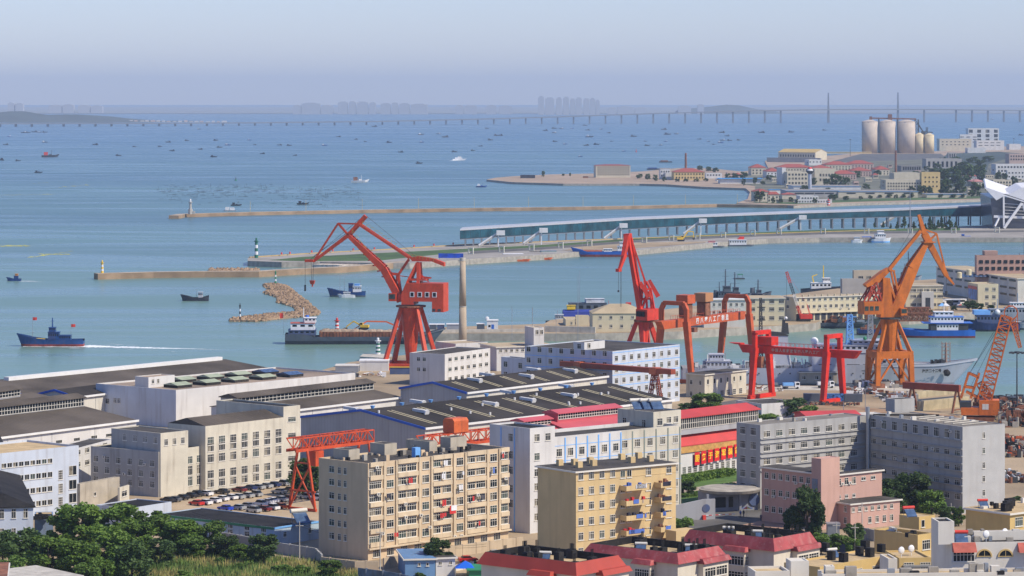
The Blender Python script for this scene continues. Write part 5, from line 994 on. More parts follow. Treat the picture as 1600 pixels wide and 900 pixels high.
q.build('deck_gear', M_white, t); q2.build('deck_gear', M_dark, t); q3.build('deck_gear', M_steel, t); cabin(t, rx(1103), rx(1140), 8, 8.4, 11.6, M_rw, True, 'deckhouse', 6); cabin(t, rx(1108), rx(1130), 6, 11.8, 14, M_rw, True, 'deckhouse', 5); q = MB()
for i in range(60): x = rx(1078 + i * 3.1); q.box(x, -7.2, 9.4, x + .08, -7.12, 10.5)
q.box(rx(1078), -7.2, 10.5, rx(1264), -7.12, 10.6); q.build('railing', M_white, t)
q = MB()
for i in range(26):
    x = rx(1085 + i * 16.2)
    if x > Lr * .82: break
    q.box(x, -7.54, 7.2, x + .5, -7.50, 7.7)
q.build('porthole', M_dark, t)
q = MB(); q.box(rx(1276), -7.3, rz_(573.5), rx(1300), -7.22, rz_(572.8)).box(rx(1320), -7.3, rz_(577), rx(1365), -7.22, rz_(576.2)); q.build('rubbing_strake', M_dark, t)
# ================================================================ HARBOUR QUAY BUILDINGS
Z = 3.5
Mh = mat('harbour cream wall', (.60, .53, .36), .85, .06, .2, streak=.25, dirt=(.35, .28, .2)); Mhp = mat('harbour pale wall', (.58, .56, .50), .85, .06, .2, streak=.25); Mpk = mat('harbour pink wall', (.42, .27, .22), .85, .06); M_rtan = mat('tan flat roof', (.42, .34, .22), .9, .12, .1, speck=.3)
def hb_(label, A, top, base, Rr, L, ang, wall=Mh, style='eave', roof=None, wins=(), rh=2.5, **k): return bld(label, A, top, base, Rr, None, L, ang, Z, wall, roof or M_rtan, .5, style, wins=wins, rh=rh, **k)
hb_('low cream two storey quay building with a tan hipped roof behind the orange gantry', 926, 490.5, 518.5, 1012, 918, 3, style='hip', rh=4, wins=[('R', (938, 1005, 5), [496, 509.5], 4.5, 5, 'c2')], eave=.3)
hb_('small cream quay house left of the two storey quay building', 884, 499, 509, 919, 878, 3, wins=[('R', (893, 914, 4), [505], 3.2, 5, 'c2')], style='flat')
hb_('small cream quay cube joined to the two storey quay building', 900, 493, 509, 920, 899, 3, style='flat')
strip('harbour_wall', [(851, 509.5), (930, 511)], 1, 6.2, M_concl, zb=3.4, kind=None, label='pale wall along the quay below the low cream houses', cat='wall')
strip('harbour_wall', [(668, 515.5), (850, 513.5)], 1, 4.9, M_concl, zb=3.4, kind=None, label='long pale parapet wall along the harbour mole', cat='wall')
hb_('pale harbour building with flat white roof behind the orange gantry beam', 1100, 468, 512, 1165, 1096, 4, Mhp, wins=[('R', (1098, 1160, 8), [476, 488], 4, 5, 'c2'),], roof=mat('white flat roof', (.6, .6, .6), .8))
hb_('cream three storey harbour building between the two orange gantries', 1164, 465.5, 508, 1226, 1118, 3, wins=[('R', (1176, 1221, 4), [471, 483, 497], 8, 6, 'c4')])
b = bld('long cream harbour building with an arcaded ground floor', 1243, 464.5, 502, 1392, None, 1226, 26, Z, Mh, M_rtan, .5, 'eave', wins=[('R', (1246, 1385, 17), [468.5, 479.5], 4.6, 5, 'c2', 1246), ('L', (1231, 1238, 1), [467, 479], 4, 5, 'c2')])
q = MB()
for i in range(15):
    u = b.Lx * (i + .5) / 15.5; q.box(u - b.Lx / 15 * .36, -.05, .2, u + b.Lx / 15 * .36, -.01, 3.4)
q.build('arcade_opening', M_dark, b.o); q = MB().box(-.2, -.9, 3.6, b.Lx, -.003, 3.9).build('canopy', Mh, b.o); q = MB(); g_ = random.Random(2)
for i in range(15): q.box(b.Lx * (i + .3) / 15, b.Ly * .1, b.h + .06, b.Lx * (i + .38) / 15, b.Ly * .2, b.h + 1.0)
q.build('roof_vent', Mh, b.o)
for u in (.24, .32, .47, .56, .72, .8): ac_unit(b.o, (b.Lx * u, -.05, 5))
bld('grey windowless block rising behind the long cream harbour building', 1316, 436, 470, 1352, None, 1313, 4, Z, Mc['grey'], M_rtan, .5, 'flat')
bld('pale block with a dark window band and rooftop gear behind the harbour building', 1334, 422.5, 466, 1378, None, 1332, 4, Z, Mc['beige'], M_rtan, .5, 'flat', wins=[('R', (1345, 1370, 3), [433.5], 8, 5, 'c3')])
b = bld('cream three storey harbour block with long window rows right of the orange crane', 1415, 446, 482, 1473, None, 1390, 4, Z, Mh, M_rtan, .5, 'eave', wins=[('R', (1427, 1469, 5), [453.5, 463, 476], 9, 5, 'c4')])
b = bld('cream harbour wing facing the shaded yard with a large poster', 1528, 444, 482, 1560, None, 1473, 8, Z, Mh, M_rtan, .5, 'flat', wins=[('R', (1542, 1553, 2), [452, 464, 475], 5.5, 5.5, 'c3'), ('L', (1480, 1508, 2), [452, 463], 14, 3.5, 'p')])
q = MB(); u0, u1 = b.u(1513, 'L'), b.u(1527, 'L'); z0_, z1_ = b.z(469, u1, 'L'), b.z(448, u1, 'L'); q.box(-.12, u0, z0_, -.02, u1, z1_, 0); q.box(-.14, u0, z1_ - 1.6, -.121, u1, z1_, 1); q.build('poster', [mat('poster blue', (.03, .14, .42), .4, .5, .3), mat('poster red', (.42, .04, .05), .4, .2)], b.o)
bld('long pale building with window bands and rooftop solar panels', 1590, 435, 478, 1640, None, 1463, 12, Z, Mhp, M_rtan, .5, 'eave', wins=[('L', (1470, 1582, 9), [438, 450, 461], 10, 3, 'p', 1582), ], name='building')
k_ = P(1530, 480, Z).y / F
for i in range(10):
    p = PY(1505 + i * 6.8, 432.6, 5000 * 104.5 / (470 - 155)); o = MB().poly([(-1.7, -1.6, 0), (1.7, -1.6, 0), (1.7, 1.2, 1.5), (-1.7, 1.2, 1.5)]).poly([(-1.7, -1.58, -.06), (-1.7, 1.22, 1.44), (1.7, 1.22, 1.44), (1.7, -1.58, -.06)]).build('solar_array', M_gb, None, False, p); tag(o, 'dark solar panel in the row on the long pale harbour building', 'solar panel', 'solar panels on the harbour roof')
for x in (1499, 1514): o = MB().cyl((0, 0, 0), (0, 0, 2.6), 1.3, n=12).ball((0, 0, 2.6), 1.3, rz=.5, n=12, k=3, lo=0).build('water_tank', mat('cream tank', (.6, .52, .34), .6), None, False, PY(x, 434.5 if x < 1510 else 430, 1600)); tag(o, 'cream rooftop water tank ' + ('left of' if x < 1510 else 'nearest') + ' the solar panels', 'water tank')
b = bld('pink office building with square dark windows at the right edge', 1526, 399, 470, 1640, None, 1523, 3, Z, Mpk, M_bit, .5, 'flat', wins=[('R', (1533, 1600, 8), [409, 419.5, 431], 5.6, 5, 'p'), ]); MB().box(b.Lx * .12, 2, b.h, b.Lx * .3, 8, b.h + 2.2).build('penthouse', Mpk, b.o)
# buses, tents and clutter on the quay
def bus(px, py, rz, body, label, group=None):
    t = thing('bus', label, 'bus', P(px, py, Z), R(rz), group); MB().box(-5.5, -1.25, .45, 5.5, 1.25, 3.1).build('body', body, t); MB().box(-5.2, -1.28, 1.6, 4.6, -1.255, 2.6).box(5.5, -1.1, 1.3, 5.53, 1.1, 2.7).build('window', M_gd, t)
    for x in (-3.6, 3.4): MB().cyl((x, -1.3, .5), (x, 1.3, .5), .5, n=12).build('wheel', M_black, t)
    return t
for i, (x, y) in enumerate(((1461, 479.5), (1472, 478.5), (1483, 477.5), (1493, 476.5))): bus(x, y, 12, M_white if i != 1 else mat('dark bus', (.06, .07, .08), .4), ['white coach leftmost of the four parked by the harbour block', 'dark coach parked among the white ones', 'white coach right of the dark one', 'white coach rightmost of the four by the harbour block'][i])
t = thing('gatehouse', 'small pale gatehouse left of the parked coaches', 'gatehouse', P(1449, 482, Z)); MB().box(-3, -2, 0, 3, 3, 8.5).build('wall', Mhp, t); MB().box(-1.2, -2.05, 0, 1.2, -2, 5.5).build('door', M_dark, t)
for i, (x, y, m_) in enumerate(((1472, 484, M_lblue), (1478, 484, M_white))):
    t = thing('tent', ('light blue' if i == 0 else 'white') + ' market tent on the quay in front of the coaches', 'tent', P(x, y, Z)); MB().hexa([(-1.8, -1.8, 2), (1.8, -1.8, 2), (1.8, 1.8, 2), (-1.8, 1.8, 2)], [(-.1, -.1, 3.4), (.1, -.1, 3.4), (.1, .1, 3.4), (-.1, .1, 3.4)]).build('canopy', m_, t); q = MB()
    for a in (-1.7, 1.7):
        for c_ in (-1.7, 1.7): q.cyl((a, c_, 0), (a, c_, 2), .06, n=4)
    q.build('post', M_steel, t)
def umbrella(loc, r, cols, label, h=2.3):
    t = thing('umbrella', label, 'umbrella', loc); n = 8
    for k in range(n):
        a0, a1 = 2 * math.pi * k / n, 2 * math.pi * (k + 1) / n
        MB().poly([(0, 0, h + .5), (r * math.cos(a0), r * math.sin(a0), h), (r * math.cos(a1), r * math.sin(a1), h)]).build('canopy_panel', cols[k % len(cols)], t)
    MB().cyl((0, 0, 0), (0, 0, h + .5), .04, n=5).build('pole', M_steel, t); return t
umbrella(P(1502, 486, Z), 2.6, [M_green, M_white, M_red], 'green white and red parasol on the quay behind the blue work ship', 3)
gt = random.Random(8)
for i, (x, yb, yt, w) in enumerate([(1515, 486, 470, 22), (1530, 486, 473, 18), (1490, 486, 478, 12), (1440, 490, 482, 12), (1428, 489, 481, 8), (1455, 490, 484, 10), (1548, 484, 476, 14)]): tree_px(x, yb, yt, w, 'dark green tree on the quay by the right harbour blocks', Z, m=M_leafd, group='trees on the harbour quay', n=1200, leaf=.07)
for x0, x1, y in ((1142, 1155, 508), (1170, 1222, 506), (1275, 1310, 500), (1140, 1150, 510)):
    q = MB(); g_ = random.Random(int(x0)); p = P(x0, y, Z); w = (x1 - x0) * p.y / F
    for k in range(int(w * 14)): x_ = g_.uniform(0, w); c_ = (x_, g_.uniform(-.6, .6), g_.uniform(.1, 1.6)); a = .35; q.poly([(c_[0] - a, c_[1], c_[2]), (c_[0], c_[1] + g_.uniform(-a, a), c_[2] + a), (c_[0] + a, c_[1] + .1, c_[2] - g_.uniform(0, a))])
    tag(q.build('hedge', M_leafd, None, False, p), 'dark clipped hedge on the harbour quay ' + {1142: 'below the orange gantry lettering', 1170: 'under the three storey cream building', 1275: 'in front of the arcades', 1140: 'at the gantry foot'}[x0], 'hedge')
def junk(name, label, x0, x1, y, z, depth, n, mats, seed, hmax=2.5, smax=4, cat='scrap heap', stuff=True):
    g_ = random.Random(seed); p = P((x0 + x1) / 2, y, z); w = (x1 - x0) * p.y / F; q = MB()
    for i in range(n):
        x_, y_ = g_.uniform(-w / 2, w / 2), g_.uniform(0, depth); k = g_.random(); m_ = g_.randrange(len(mats))
        if k < .5: q.cbox((x_, y_, 0), g_.uniform(.3, smax), g_.uniform(.3, 1.5), g_.uniform(.2, hmax), m_)
        elif k < .8: a = g_.uniform(0, 6.28); l = g_.uniform(1, smax * 1.3); q.bar((x_, y_, g_.uniform(.1, hmax)), (x_ + l * math.cos(a), y_ + l * math.sin(a), g_.uniform(.1, hmax)), .22, m=m_)
        else: q.cyl((x_, y_, 0), (x_, y_, g_.uniform(.4, hmax)), g_.uniform(.3, .8), n=8, m=m_)
    return tag(q.build(name, mats, None, False, p), label, None if stuff else cat, None, 'stuff' if stuff else None)
junk('scrap', 'scrap', 1300, 1350, 503, Z, 14, 60, [M_rust, M_dark, M_steel], 5)
junk('scrap', 'scrap', 1345, 1420, 499, Z, 20, 90, [M_rust, M_dark, M_steel, M_deck], 6, 4)
t = thing('steel_framework', 'rust red steel framework stacked on the quay right of the orange crane', 'framework', P(1405, 506, Z), R(4)); k_ = t.location.y / F
for r_ in range(2): MB().lattice((0, r_ * 6, 3.2 + r_ * 2.2), (52 * k_, r_ * 6, 3.2 + r_ * 2.2), 4, 3.4, 12, .35).build('truss', M_rust, t)
# people on the quay and jetties are tiny; street lamp masts
def pole_thing(px, yb, yt, z, label, m=None, r=.14, name='mast', cat='mast', group=None, head=None):
    t = thing(name, label, cat, P(px, yb, z), 0, group); k_ = t.location.y / F; h_ = (yb - yt) * k_; MB().cyl((0, 0, 0), (0, 0, h_), r, r * .6, 6).build('pole', m or M_steel, t)
    if head: head(t, h_)
    return t
# crawler crane with red and white boom
t = thing('crawler_crane', 'small red crawler crane with red and white lattice boom on the harbour quay', 'crane', P(1257, 502, Z), R(0)); k_ = t.location.y / F
for y in (-1.8, 1.8): MB().hexa([(-2.6, y - .4, 0), (2.6, y - .4, 0), (2.6, y + .4, 0), (-2.6, y + .4, 0)], [(-3, y - .4, 1.1), (3, y - .4, 1.1), (3, y + .4, 1.1), (-3, y + .4, 1.1)]).build('track', M_black, t)
MB().box(-2, -1.6, 1.2, 3.6, 1.6, 3.2).box(-2.4, -1.4, 1.5, -1, 0, 3.6).build('body', M_red, t); a = Vector((-1.6, 0, 2)); b_ = Vector(((1229 - 1257) * k_, 0, (502 - 425) * k_))
for i in range(4): MB().lattice(a.lerp(b_, i / 4), a.lerp(b_, (i + 1) / 4), 1.1, 1.1, 5, .13).build('boom_section', [M_red, M_white, M_dark, M_red][i] if i else M_red, t)
MB().bar((2.4, 0, 3), (1.2, 0, 8), .3).bar((1.2, 0, 8), tuple(b_), .07).bar((3, 0, 3), (1.2, 0, 8), .2).build('gantry_stay', M_red, t); MB().cyl(tuple(b_), (b_.x, 0, 4), .06, n=4).build('hoist_rope', M_dark, t)
# huts on the mole
for i, (x0, x1, yt, yb, m_, lb) in enumerate(((671, 682, 506.5, 517.5, M_ggrey, 'dark open shelter leftmost on the harbour mole'), (683, 694, 506.5, 517, M_bl2, 'dark blue shelter second on the harbour mole'), (698, 717, 506, 517.5, M_grey, 'long grey container left of the tall chimney'), (745, 757, 505.5, 516, M_ggrey, 'dark shelter right of the tall chimney on the mole'))):
    shed_box('shelter', x0, x1, yt, yb, 3.5, 4, lb, 'shelter', m_, M_white)
t = shed_box('control_hut', 761, 778, 500, 516, 3.5, 5, 'white hut with a satellite dish and blue door on the mole', 'hut', M_white, M_white); MB().box(2.0, -.06, .1, 3.2, 0, 2.6).build('door', M_blue, t); MB().box(.6, -.05, 1.4, 1.6, 0, 2.4).build('window', M_gd, t); MB().ball((0, 2, 5.2), .9, .4, .9, n=10).build('satellite_dish', M_white, t)
strip('lawn', [(735, 517.5), (850, 516)], 3, 3.52, M_grass, zb=3.4)
# billboard on the ferry quay and white tripod
t = thing('billboard', 'long blue billboard on the ferry quay above the tall chimney', 'billboard', P(685, 406, 3.5), R(-3)); k_ = t.location.y / F; MB().box(0, 0, 1.2, 39 * k_, .4, 4.2).build('panel', mat('billboard blue', (.01, .06, .42), .5, .4, .25), t)
for u in (.05, .35, .65, .95): MB().box(39 * k_ * u - .1, .45, 0, 39 * k_ * u + .1, .6, 4).build('post', M_steel, t)
# ================================================================ SHIPYARD CRANES
def crane_mat(name, c, dirt=(.12, .05, .03), st=.6): return mat(name, c, .5, .12, .35, streak=st, dirt=dirt, speck=.3)
M_cr = crane_mat('crane red', (.56, .062, .022)); M_cr2 = crane_mat('crane bright red', (.62, .045, .022)); M_co = crane_mat('crane orange', (.54, .145, .016)); M_go = crane_mat('gantry rust orange', (.52, .10, .03)); M_gr = crane_mat('gantry red', (.66, .028, .012)); M_ro = crane_mat('crawler orange', (.66, .16, .025)); M_lr = crane_mat('lattice gantry orange', (.56, .075, .02)); M_mr = crane_mat('maroon beam', (.30, .06, .03))
M_wire = mat('wire rope', (.05, .05, .05), .6)
class CR:
    """crane frame: x along the jib plane, measured from pixels; phi turns the plane"""
    def __init__(s, name, label, px, py, phi, z=4.0, cat='crane'):
        s.p = P(px, py, z); s.s = F / s.p.y; s.px, s.py, s.cp = px, py, math.cos(R(phi)); s.o = thing(name, label, cat, s.p, R(phi)); s.c = s.s * s.cp
    def g(s, x, y, d=0): return Vector(((x - s.px) / s.c, d, (s.py - y) / s.s))
# ---- big red level luffing crane
c = CR('portal_crane', 'big red level luffing portal crane with jib out to the left', 642, 576, -12); g = c.g; o = c.o; m = M_cr
q = MB()
for dx in (-1, 1):
    for dy in (-1, 1):
        foot = Vector((dx * 8.6, dy * 8.0, 2.0)); top = Vector((dx * 3.0, dy * 3.0, (576 - 478) / c.s)); MB().bar(foot, top, 1.5, 1.5, w2=1.2, h2=1.2).build('leg', m, o)
MB().bar((-10.5, -8, 1.2), (10.5, -8, 1.2), 1.8, 2.4).bar((-10.5, 8, 1.2), (10.5, 8, 1.2), 1.8, 2.4).bar((-9.6, -7, 1.2), (-9.6, 7, 1.2), 1.6, 2.0).bar((9.6, -7, 1.2), (9.6, 7, 1.2), 1.6, 2.0).build('base_frame', m, o)
MB().cyl((0, 0, 2), (0, 0, (576 - 478) / c.s), 1.7, 4.2, 16).build('tower', M_cr, o)
MB().cyl((0, 0, (576 - 479.5) / c.s), (0, 0, (576 - 477) / c.s), 5.8, n=20).build('slewing_platform', M_rust, o)
for x in (-9.6, -7.5, 7.5, 9.6):
    for y in (-8, 8): MB().cyl((x, y - .5, -.05 + .5), (x, y + .5, .45), .45, n=8).build('wheel', M_dark, o)
H1 = MB(); pr = [g(631, 475), g(650, 475), g(650, 470), g(679, 470), g(679, 486), g(697, 486), g(697, 441.5), g(638, 441.5), g(631, 458)]
H1.extr([v + Vector((0, -4.2, 0)) for v in pr], (0, 8.4, 0)); hs = H1.build('machine_house', m, o)
for x in (648, 660, 671.5, 683): MB().box(-.9, -.08, -1, .9, 0, 1).build('window', M_white, hs, False, g(x, 459, -4.21)); w_ = MB().box(-.6, -.1, -.75, .6, -.081, .75).build('window_pane', M_gd, hs, False, g(x, 459, -4.21))
for x in (682, 690.5): MB().box(-.6, -.08, -.5, .6, 0, .5).build('vent', M_dark, hs, False, g(x, 483, -4.21))
q = MB()
for i in range(12): v = g(660 + i * 3.2, 441.5, -4.1); q.cyl(v, v + Vector((0, 0, 1.2)), .05, n=4)
q.bar(g(660, 441.5, -4.1) + Vector((0, 0, 1.2)), g(696, 441.5, -4.1) + Vector((0, 0, 1.2)), .08); q.build('railing', M_steel, o)
for dy in (-2.2, 2.2): MB().bar(g(638, 442, dy), g(653, 410, dy * .5), 1.0, 1.0).bar(g(656, 442, dy), g(655, 410, dy * .5), 1.3, 1.3).build('pylon', m, o)
MB().box(g(642, 0).x, -2.6, (576 - 438) / c.s, g(668, 0).x, 2.6, (576 - 435) / c.s).bar(g(655, 432), g(674, 434), .8, .6).bar(g(657, 428), g(670, 440), .5).build('hoist_gear', m, o)
pr = [g(641, 402), g(645, 408), g(676, 408), g(695, 415.5), g(695, 409.5), g(680, 404), g(655, 400)]
MB().extr([v + Vector((0, -1.3, 0)) for v in pr], (0, 2.6, 0)).build('counterweight_lever', m, o)
q = MB()
for dy in (-1.2, 1.2): q.bar(g(561, 351, dy), g(641, 403, dy), .75, .9); 
for i in range(13): v = g(566 + i * 5.8, 354.2 + i * 3.77); q.bar(v + Vector((0, -1.2, 0)), v + Vector((0, 1.2, 0)), .35)
q.build('tie_bar', m, o)
for dy in (-1.6, 1.6): MB().bar(g(628, 470, dy * 1.3), g(600, 420, dy), 1.4, 2.8, w2=1.2, h2=2.6).bar(g(600, 420, dy), g(545, 369, dy), 1.2, 2.6, w2=.9, h2=1.4).build('main_jib', m, o)
q = MB()
for i in range(10): a = g(620 - i * 7.2, 458 - i * 8.5); q.bar(a + Vector((0, -1.8, 0)), a + Vector((0, 1.8, 0)), .45)
q.build('jib_bracing', m, o)
MB().bar(g(596, 416), g(612, 428), .9).bar(g(612, 428), g(624, 429), 1.0).bar(g(622, 430), g(639, 405), .9).bar(g(622, 430), g(627, 462), 1.0).bar(g(624, 431), g(640, 433), .3).bar(g(620, 430), g(618, 462), .6).build('luffing_frame', m, o)
MB().bar(g(571, 338), g(545, 367), 1.5, 1.7).bar(g(545, 367), g(488, 410), 1.3, 1.5, w2=.9, h2=1.0).build('fly_jib', m, o)
MB().bar(g(488, 410), g(527, 350), .7).bar(g(527, 350), g(558, 350.5), .6).bar(g(527, 350), g(543, 368), .8).build('fly_jib_stay', m, o)
MB().box(g(475, 0).x, -1.2, (576 - 411) / c.s, g(489, 0).x, 1.2, (576 - 407) / c.s).build('jib_head', m, o)
q = MB()
for x0, y0, x1, y1 in ((474.5, 410, 474.5, 450), (484, 411, 485, 441), (488, 411, 487, 441)): q.cyl(g(x0, y0), g(x1, y1), .08, n=4)
q.cyl(g(572, 338), g(655, 405), .07, n=4); q.cyl(g(565, 340), g(482, 408), .07, n=4); q.cyl(g(488, 402), g(545, 362), .07, n=4); q.build('hoist_rope', M_wire, o)
MB().hexa([g(483.5, 446, -.5), g(488.5, 446, -.5), g(488.5, 446, .5), g(483.5, 446, .5)], [g(482, 440, -.8), g(490, 440, -.8), g(490, 440, .8), g(482, 440, .8)]).bar(g(486, 446), g(486, 450), .5).build('hook_block', m, o); MB().box(-.3, -.3, 0, .3, .3, 2.4).build('hook', M_dark, o, False, g(474.5, 457))
for i in range(5): pass
q = MB(); gg = random.Random(5)
for i in range(9): v = g(567 + i * 6.5, 352 + i * 4.2, -1.4); q.bar(v, v + Vector((0, 0, 1.3)), .12); q.bar(v + Vector((0, 0, 1.3)), v + Vector((1.6, 0, .9)), .12)
for i in range(8): v = g(548 + i * 6, 368 + i * 8, -1.8) + Vector((.8, 0, .6)); q.bar(v, v + Vector((0, 0, 1.6)), .12); q.bar(v + Vector((0, 0, 1.5)), v + Vector((1.2, 0, .2)), .12)
for i in range(8): v = g(640 + i * 5.5, 401.5 + i * .9, -1.3); q.bar(v, v + Vector((0, 0, 1.2)), .12); q.bar(v + Vector((0, 0, 1.2)), v + Vector((1.6, 0, 1.0)), .12)
q.build('handrail', mat('faded yellow', (.45, .36, .08), .7), o)
MB().box(0, -1.3, 0, 3, 1.3, 3).build('operator_cab', M_cr, o, False, g(611, 470, -3)); MB().box(-.05, -1.1, .9, 0, 1.1, 2.7).box(.3, -1.36, .9, 2.6, -1.31, 2.7).build('cab_window', M_gg, o, False, g(611, 470, -3))
# ---- second red crane, seen nearly end on
c = CR('portal_crane', 'bright red portal crane seen end on behind the blue and white office', 1008, 574, 66); g = c.g; o = c.o; m = M_cr2; S = c.s
def gw(x, y, d=0.0):     # screen plane point at depth offset d, expressed in crane coordinates
    v = Vector(((x - 1008) / S, d, (574 - y) / S)); return Matrix.Rotation(R(-66), 3, 'Z') @ v
for sx, sy, tx in ((-48, 0, -10), (-4, -5, -3), (38, 4, 8), (10, 9, 4)):
    MB().bar(gw(1008 + sx * .85, 574, sy), gw(1006 + tx, 500, sy * .3), 1.7, 1.7, w2=1.5).build('leg', m, o)
MB().cyl(gw(1006, 560), gw(1006, 500), .9, 2.4, 12).build('tower', m, o); MB().cyl(gw(1009, 502.5), gw(1009, 499.5), 4.6, n=18).build('slewing_platform', M_rust, o)
q = MB(); b0 = [gw(993, 499, -3), gw(1010, 499, -8), gw(1032, 499, 0), gw(1016, 499, 6)]; up_ = Vector((0, 0, 17 / S)); q.hexa(b0, [v + up_ for v in b0]); hs = q.build('machine_house', m, o)
for x in (995.5, 999.5, 1004): v = gw(x, 489, -4.6 - (x - 995) * .28); MB().cbox(v - Vector((0, 0, 1)), .9, .9, 2).build('window', M_gd, hs)
for sg in (-1, 1): MB().bar(gw(1000, 484, sg * 1.5), gw(983, 385, sg), 1.6, 2.2, w2=1.2, h2=1.6).build('main_jib', m, o)
MB().bar(gw(1003, 470), gw(986, 372), 1.0).build('main_jib', m, o)
q = MB()
for i in range(9): a = gw(999 - i * 1.6, 475 - i * 9.5, -1.5); b_ = gw(1002 - i * 1.7, 470 - i * 9.7, 1.5); q.bar(a, b_, .4)
q.build('jib_bracing', m, o)
MB().bar(gw(980.5, 365), gw(982, 386), 2.4, 3.2).bar(gw(981, 385), gw(978, 382), 2.6, 2.0).build('jib_joint', m, o)
MB().bar(gw(980, 368, -1), gw(974, 400, -4), 1.8, 2.0, w2=1.4).bar(gw(975, 398, -4), gw(967, 420, -6), 1.5, 1.6, w2=.9, h2=1.0).build('fly_jib', m, o); MB().box(-1.6, -.7, -.8, 1.4, .7, .4).build('jib_head', m, o, False, gw(966, 420, -6))
MB().bar(gw(984, 366), gw(1008, 440), .75).build('tie_bar', m, o); MB().bar(gw(1006, 438, -2), gw(1013, 464, -2), .7).build('tie_bar', m, o)
for x0, y0, x1, y1, d in ((1014, 437, 1028, 463, -2), (1000, 440, 1013, 464, -3)):
    MB().bar(gw(x0, y0, d), gw(x1, y1, d), 1.0, 1.2, w2=1.6, h2=1.8).build('counterweight_lever', m, o)
for x0, y0, x1, y1 in ((1001, 482, 1004, 452), (1011, 482, 1009, 450), (1018, 482, 1016, 450), (1022, 482, 1017, 452), (1004, 452, 1018, 452), (1002, 467, 1020, 467), (1004, 481, 1012, 455), (1014, 455, 1022, 481), (1006, 452, 1010, 440), (1010, 440, 1016, 452)):
    MB().bar(gw(x0, y0, 0), gw(x1, y1, 1.0), .7).build('tower_frame', m, o)
q = MB(); q.cyl(gw(965.5, 422, -6), gw(965.5, 452, -6), .07, n=4); q.cyl(gw(968.5, 422, -6), gw(968.5, 478, -6), .07, n=4); q.cyl(gw(970, 422, -6), gw(970, 478, -6), .07, n=4); q.build('hoist_rope', M_wire, o); MB().cyl(gw(965.5, 452, -6), gw(965.5, 455, -6), .4, n=6).build('hook', M_dark, o)
# ---- orange crane
c = CR('portal_crane', 'orange level luffing portal crane with jib raised to the right', 1390, 604, 14); g = c.g; o = c.o; m = M_co; S = c.s
z1 = (604 - 553) / S
for dx in (-1, 1):
    for dy in (-1, 1):
        MB().bar((dx * 6.6, dy * 5, .8), (dx * 6.2, dy * 5, z1), 1.7, 1.7).build('leg', m, o); MB().bar((dx * 6.0, dy * 5, z1 + 1), (dx * 1.8, dy * 1.8, (604 - 497) / S), 1.3, 1.3, w2=1.0, h2=1.0).build('upper_leg', m, o)
MB().bar((-7, -5, z1), (7, -5, z1), 1.4, 2.6).bar((-7, 5, z1), (7, 5, z1), 1.4, 2.6).bar((-6.2, -4.3, z1), (-6.2, 4.3, z1), 1.4, 2.4).bar((6.2, -4.3, z1), (6.2, 4.3, z1), 1.4, 2.4).build('portal_frame', m, o)
q = MB()
for dy in (-5, 5): q.bar((-6.3, dy, 1.5), (0, dy, z1 - 1), .6); q.bar((6.3, dy, 1.5), (0, dy, z1 - 1), .6)
for dx in (-6.3, 6.3): q.bar((dx, -5, 1.5), (dx, 0, z1 - 1), .6); q.bar((dx, 5, 1.5), (dx, 0, z1 - 1), .6)
q.build('bracing', m, o)
for dx in (-6.5, 6.5):
    for dy in (-5, 5): MB().box(dx - 2.6, dy - .8, .02, dx + 2.6, dy + .8, 1.6).build('bogie', M_rust, o)
MB().cyl((0, 0, z1), (0, 0, (604 - 496) / S), 2.3, 3.4, 16).build('tower', m, o); MB().cyl((0, 0, (604 - 498) / S), (0, 0, (604 - 495.5) / S), 4.2, n=18).build('slewing_platform', M_dark, o)
pr = [g(1372, 495), g(1404, 495), g(1409, 488), g(1410, 470), g(1400, 460), g(1392, 484), g(1387, 434), g(1376, 434), g(1376, 460), g(1372, 480)]
MB().extr([v + Vector((0, -2.4, 0)) for v in pr], (0, 4.8, 0)).build('slewing_column', m, o)
q = MB(); q.box(g(1344, 0).x, -3.4, (604 - 490) / S, g(1373, 0).x, 3.4, (604 - 470) / S); hs = q.build('machine_house', m, o)
for x in (1348, 1356, 1364.5): MB().box(-.7, -.06, -.8, .7, 0, .8).build('window', M_gg, hs, False, g(x, 480.5, -3.41))
q = MB()
for x0, y0, x1, y1 in ((1352, 470, 1358, 446), (1374, 470, 1366, 440), (1352, 470, 1366, 440), (1360, 468, 1372, 448), (1345, 470, 1362, 445), (1356, 458, 1374, 458), (1370, 470, 1358, 446)):
    for dy in (-2, 2): q.bar(g(x0, y0, dy), g(x1, y1, dy), .45)
q.build('lattice_mast', crane_mat('lattice mast red', (.42, .06, .03)), o)
pr = [g(1349, 444), g(1352, 448), g(1372, 440), g(1388, 424), g(1387, 418), g(1376, 424)]
MB().extr([v + Vector((0, -1.6, 0)) for v in pr], (0, 3.2, 0)).build('counterweight_lever', m, o)
for dy in (-1.5, 1.5): MB().bar(g(1384, 436, dy), g(1398, 470, dy), .8).bar(g(1394, 422, dy), g(1402, 460, dy), .6).bar(g(1386, 420, dy), g(1396, 424, dy), .7).bar(g(1399, 452, dy), g(1424, 425, dy), .7).bar(g(1398, 470, dy), g(1415, 440, dy), .5).build('luffing_frame', m, o)
MB().bar(g(1388, 422), g(1440, 361), 1.3, 1.2).build('tie_bar', m, o)
for dy in (-1.3, 1.3): MB().bar(g(1396, 488, dy * 1.2), g(1425, 420, dy), 1.5, 4.2, w2=1.2, h2=4.0).bar(g(1425, 420, dy), g(1449, 379, dy * .6), 1.2, 4.0, w2=.9, h2=1.6).build('main_jib', m, o)
MB().bar(g(1437, 336), g(1446, 366), .9, 1.0, w2=1.2, h2=1.8).bar(g(1446, 366), g(1454, 381), 1.6, 2.4).bar(g(1454, 381), g(1482, 432), 1.3, 2.3, w2=1.0, h2=1.6).bar(g(1482, 432), g(1494, 446), .9, 1.1, w2=.6, h2=.6).build('fly_jib', m, o)
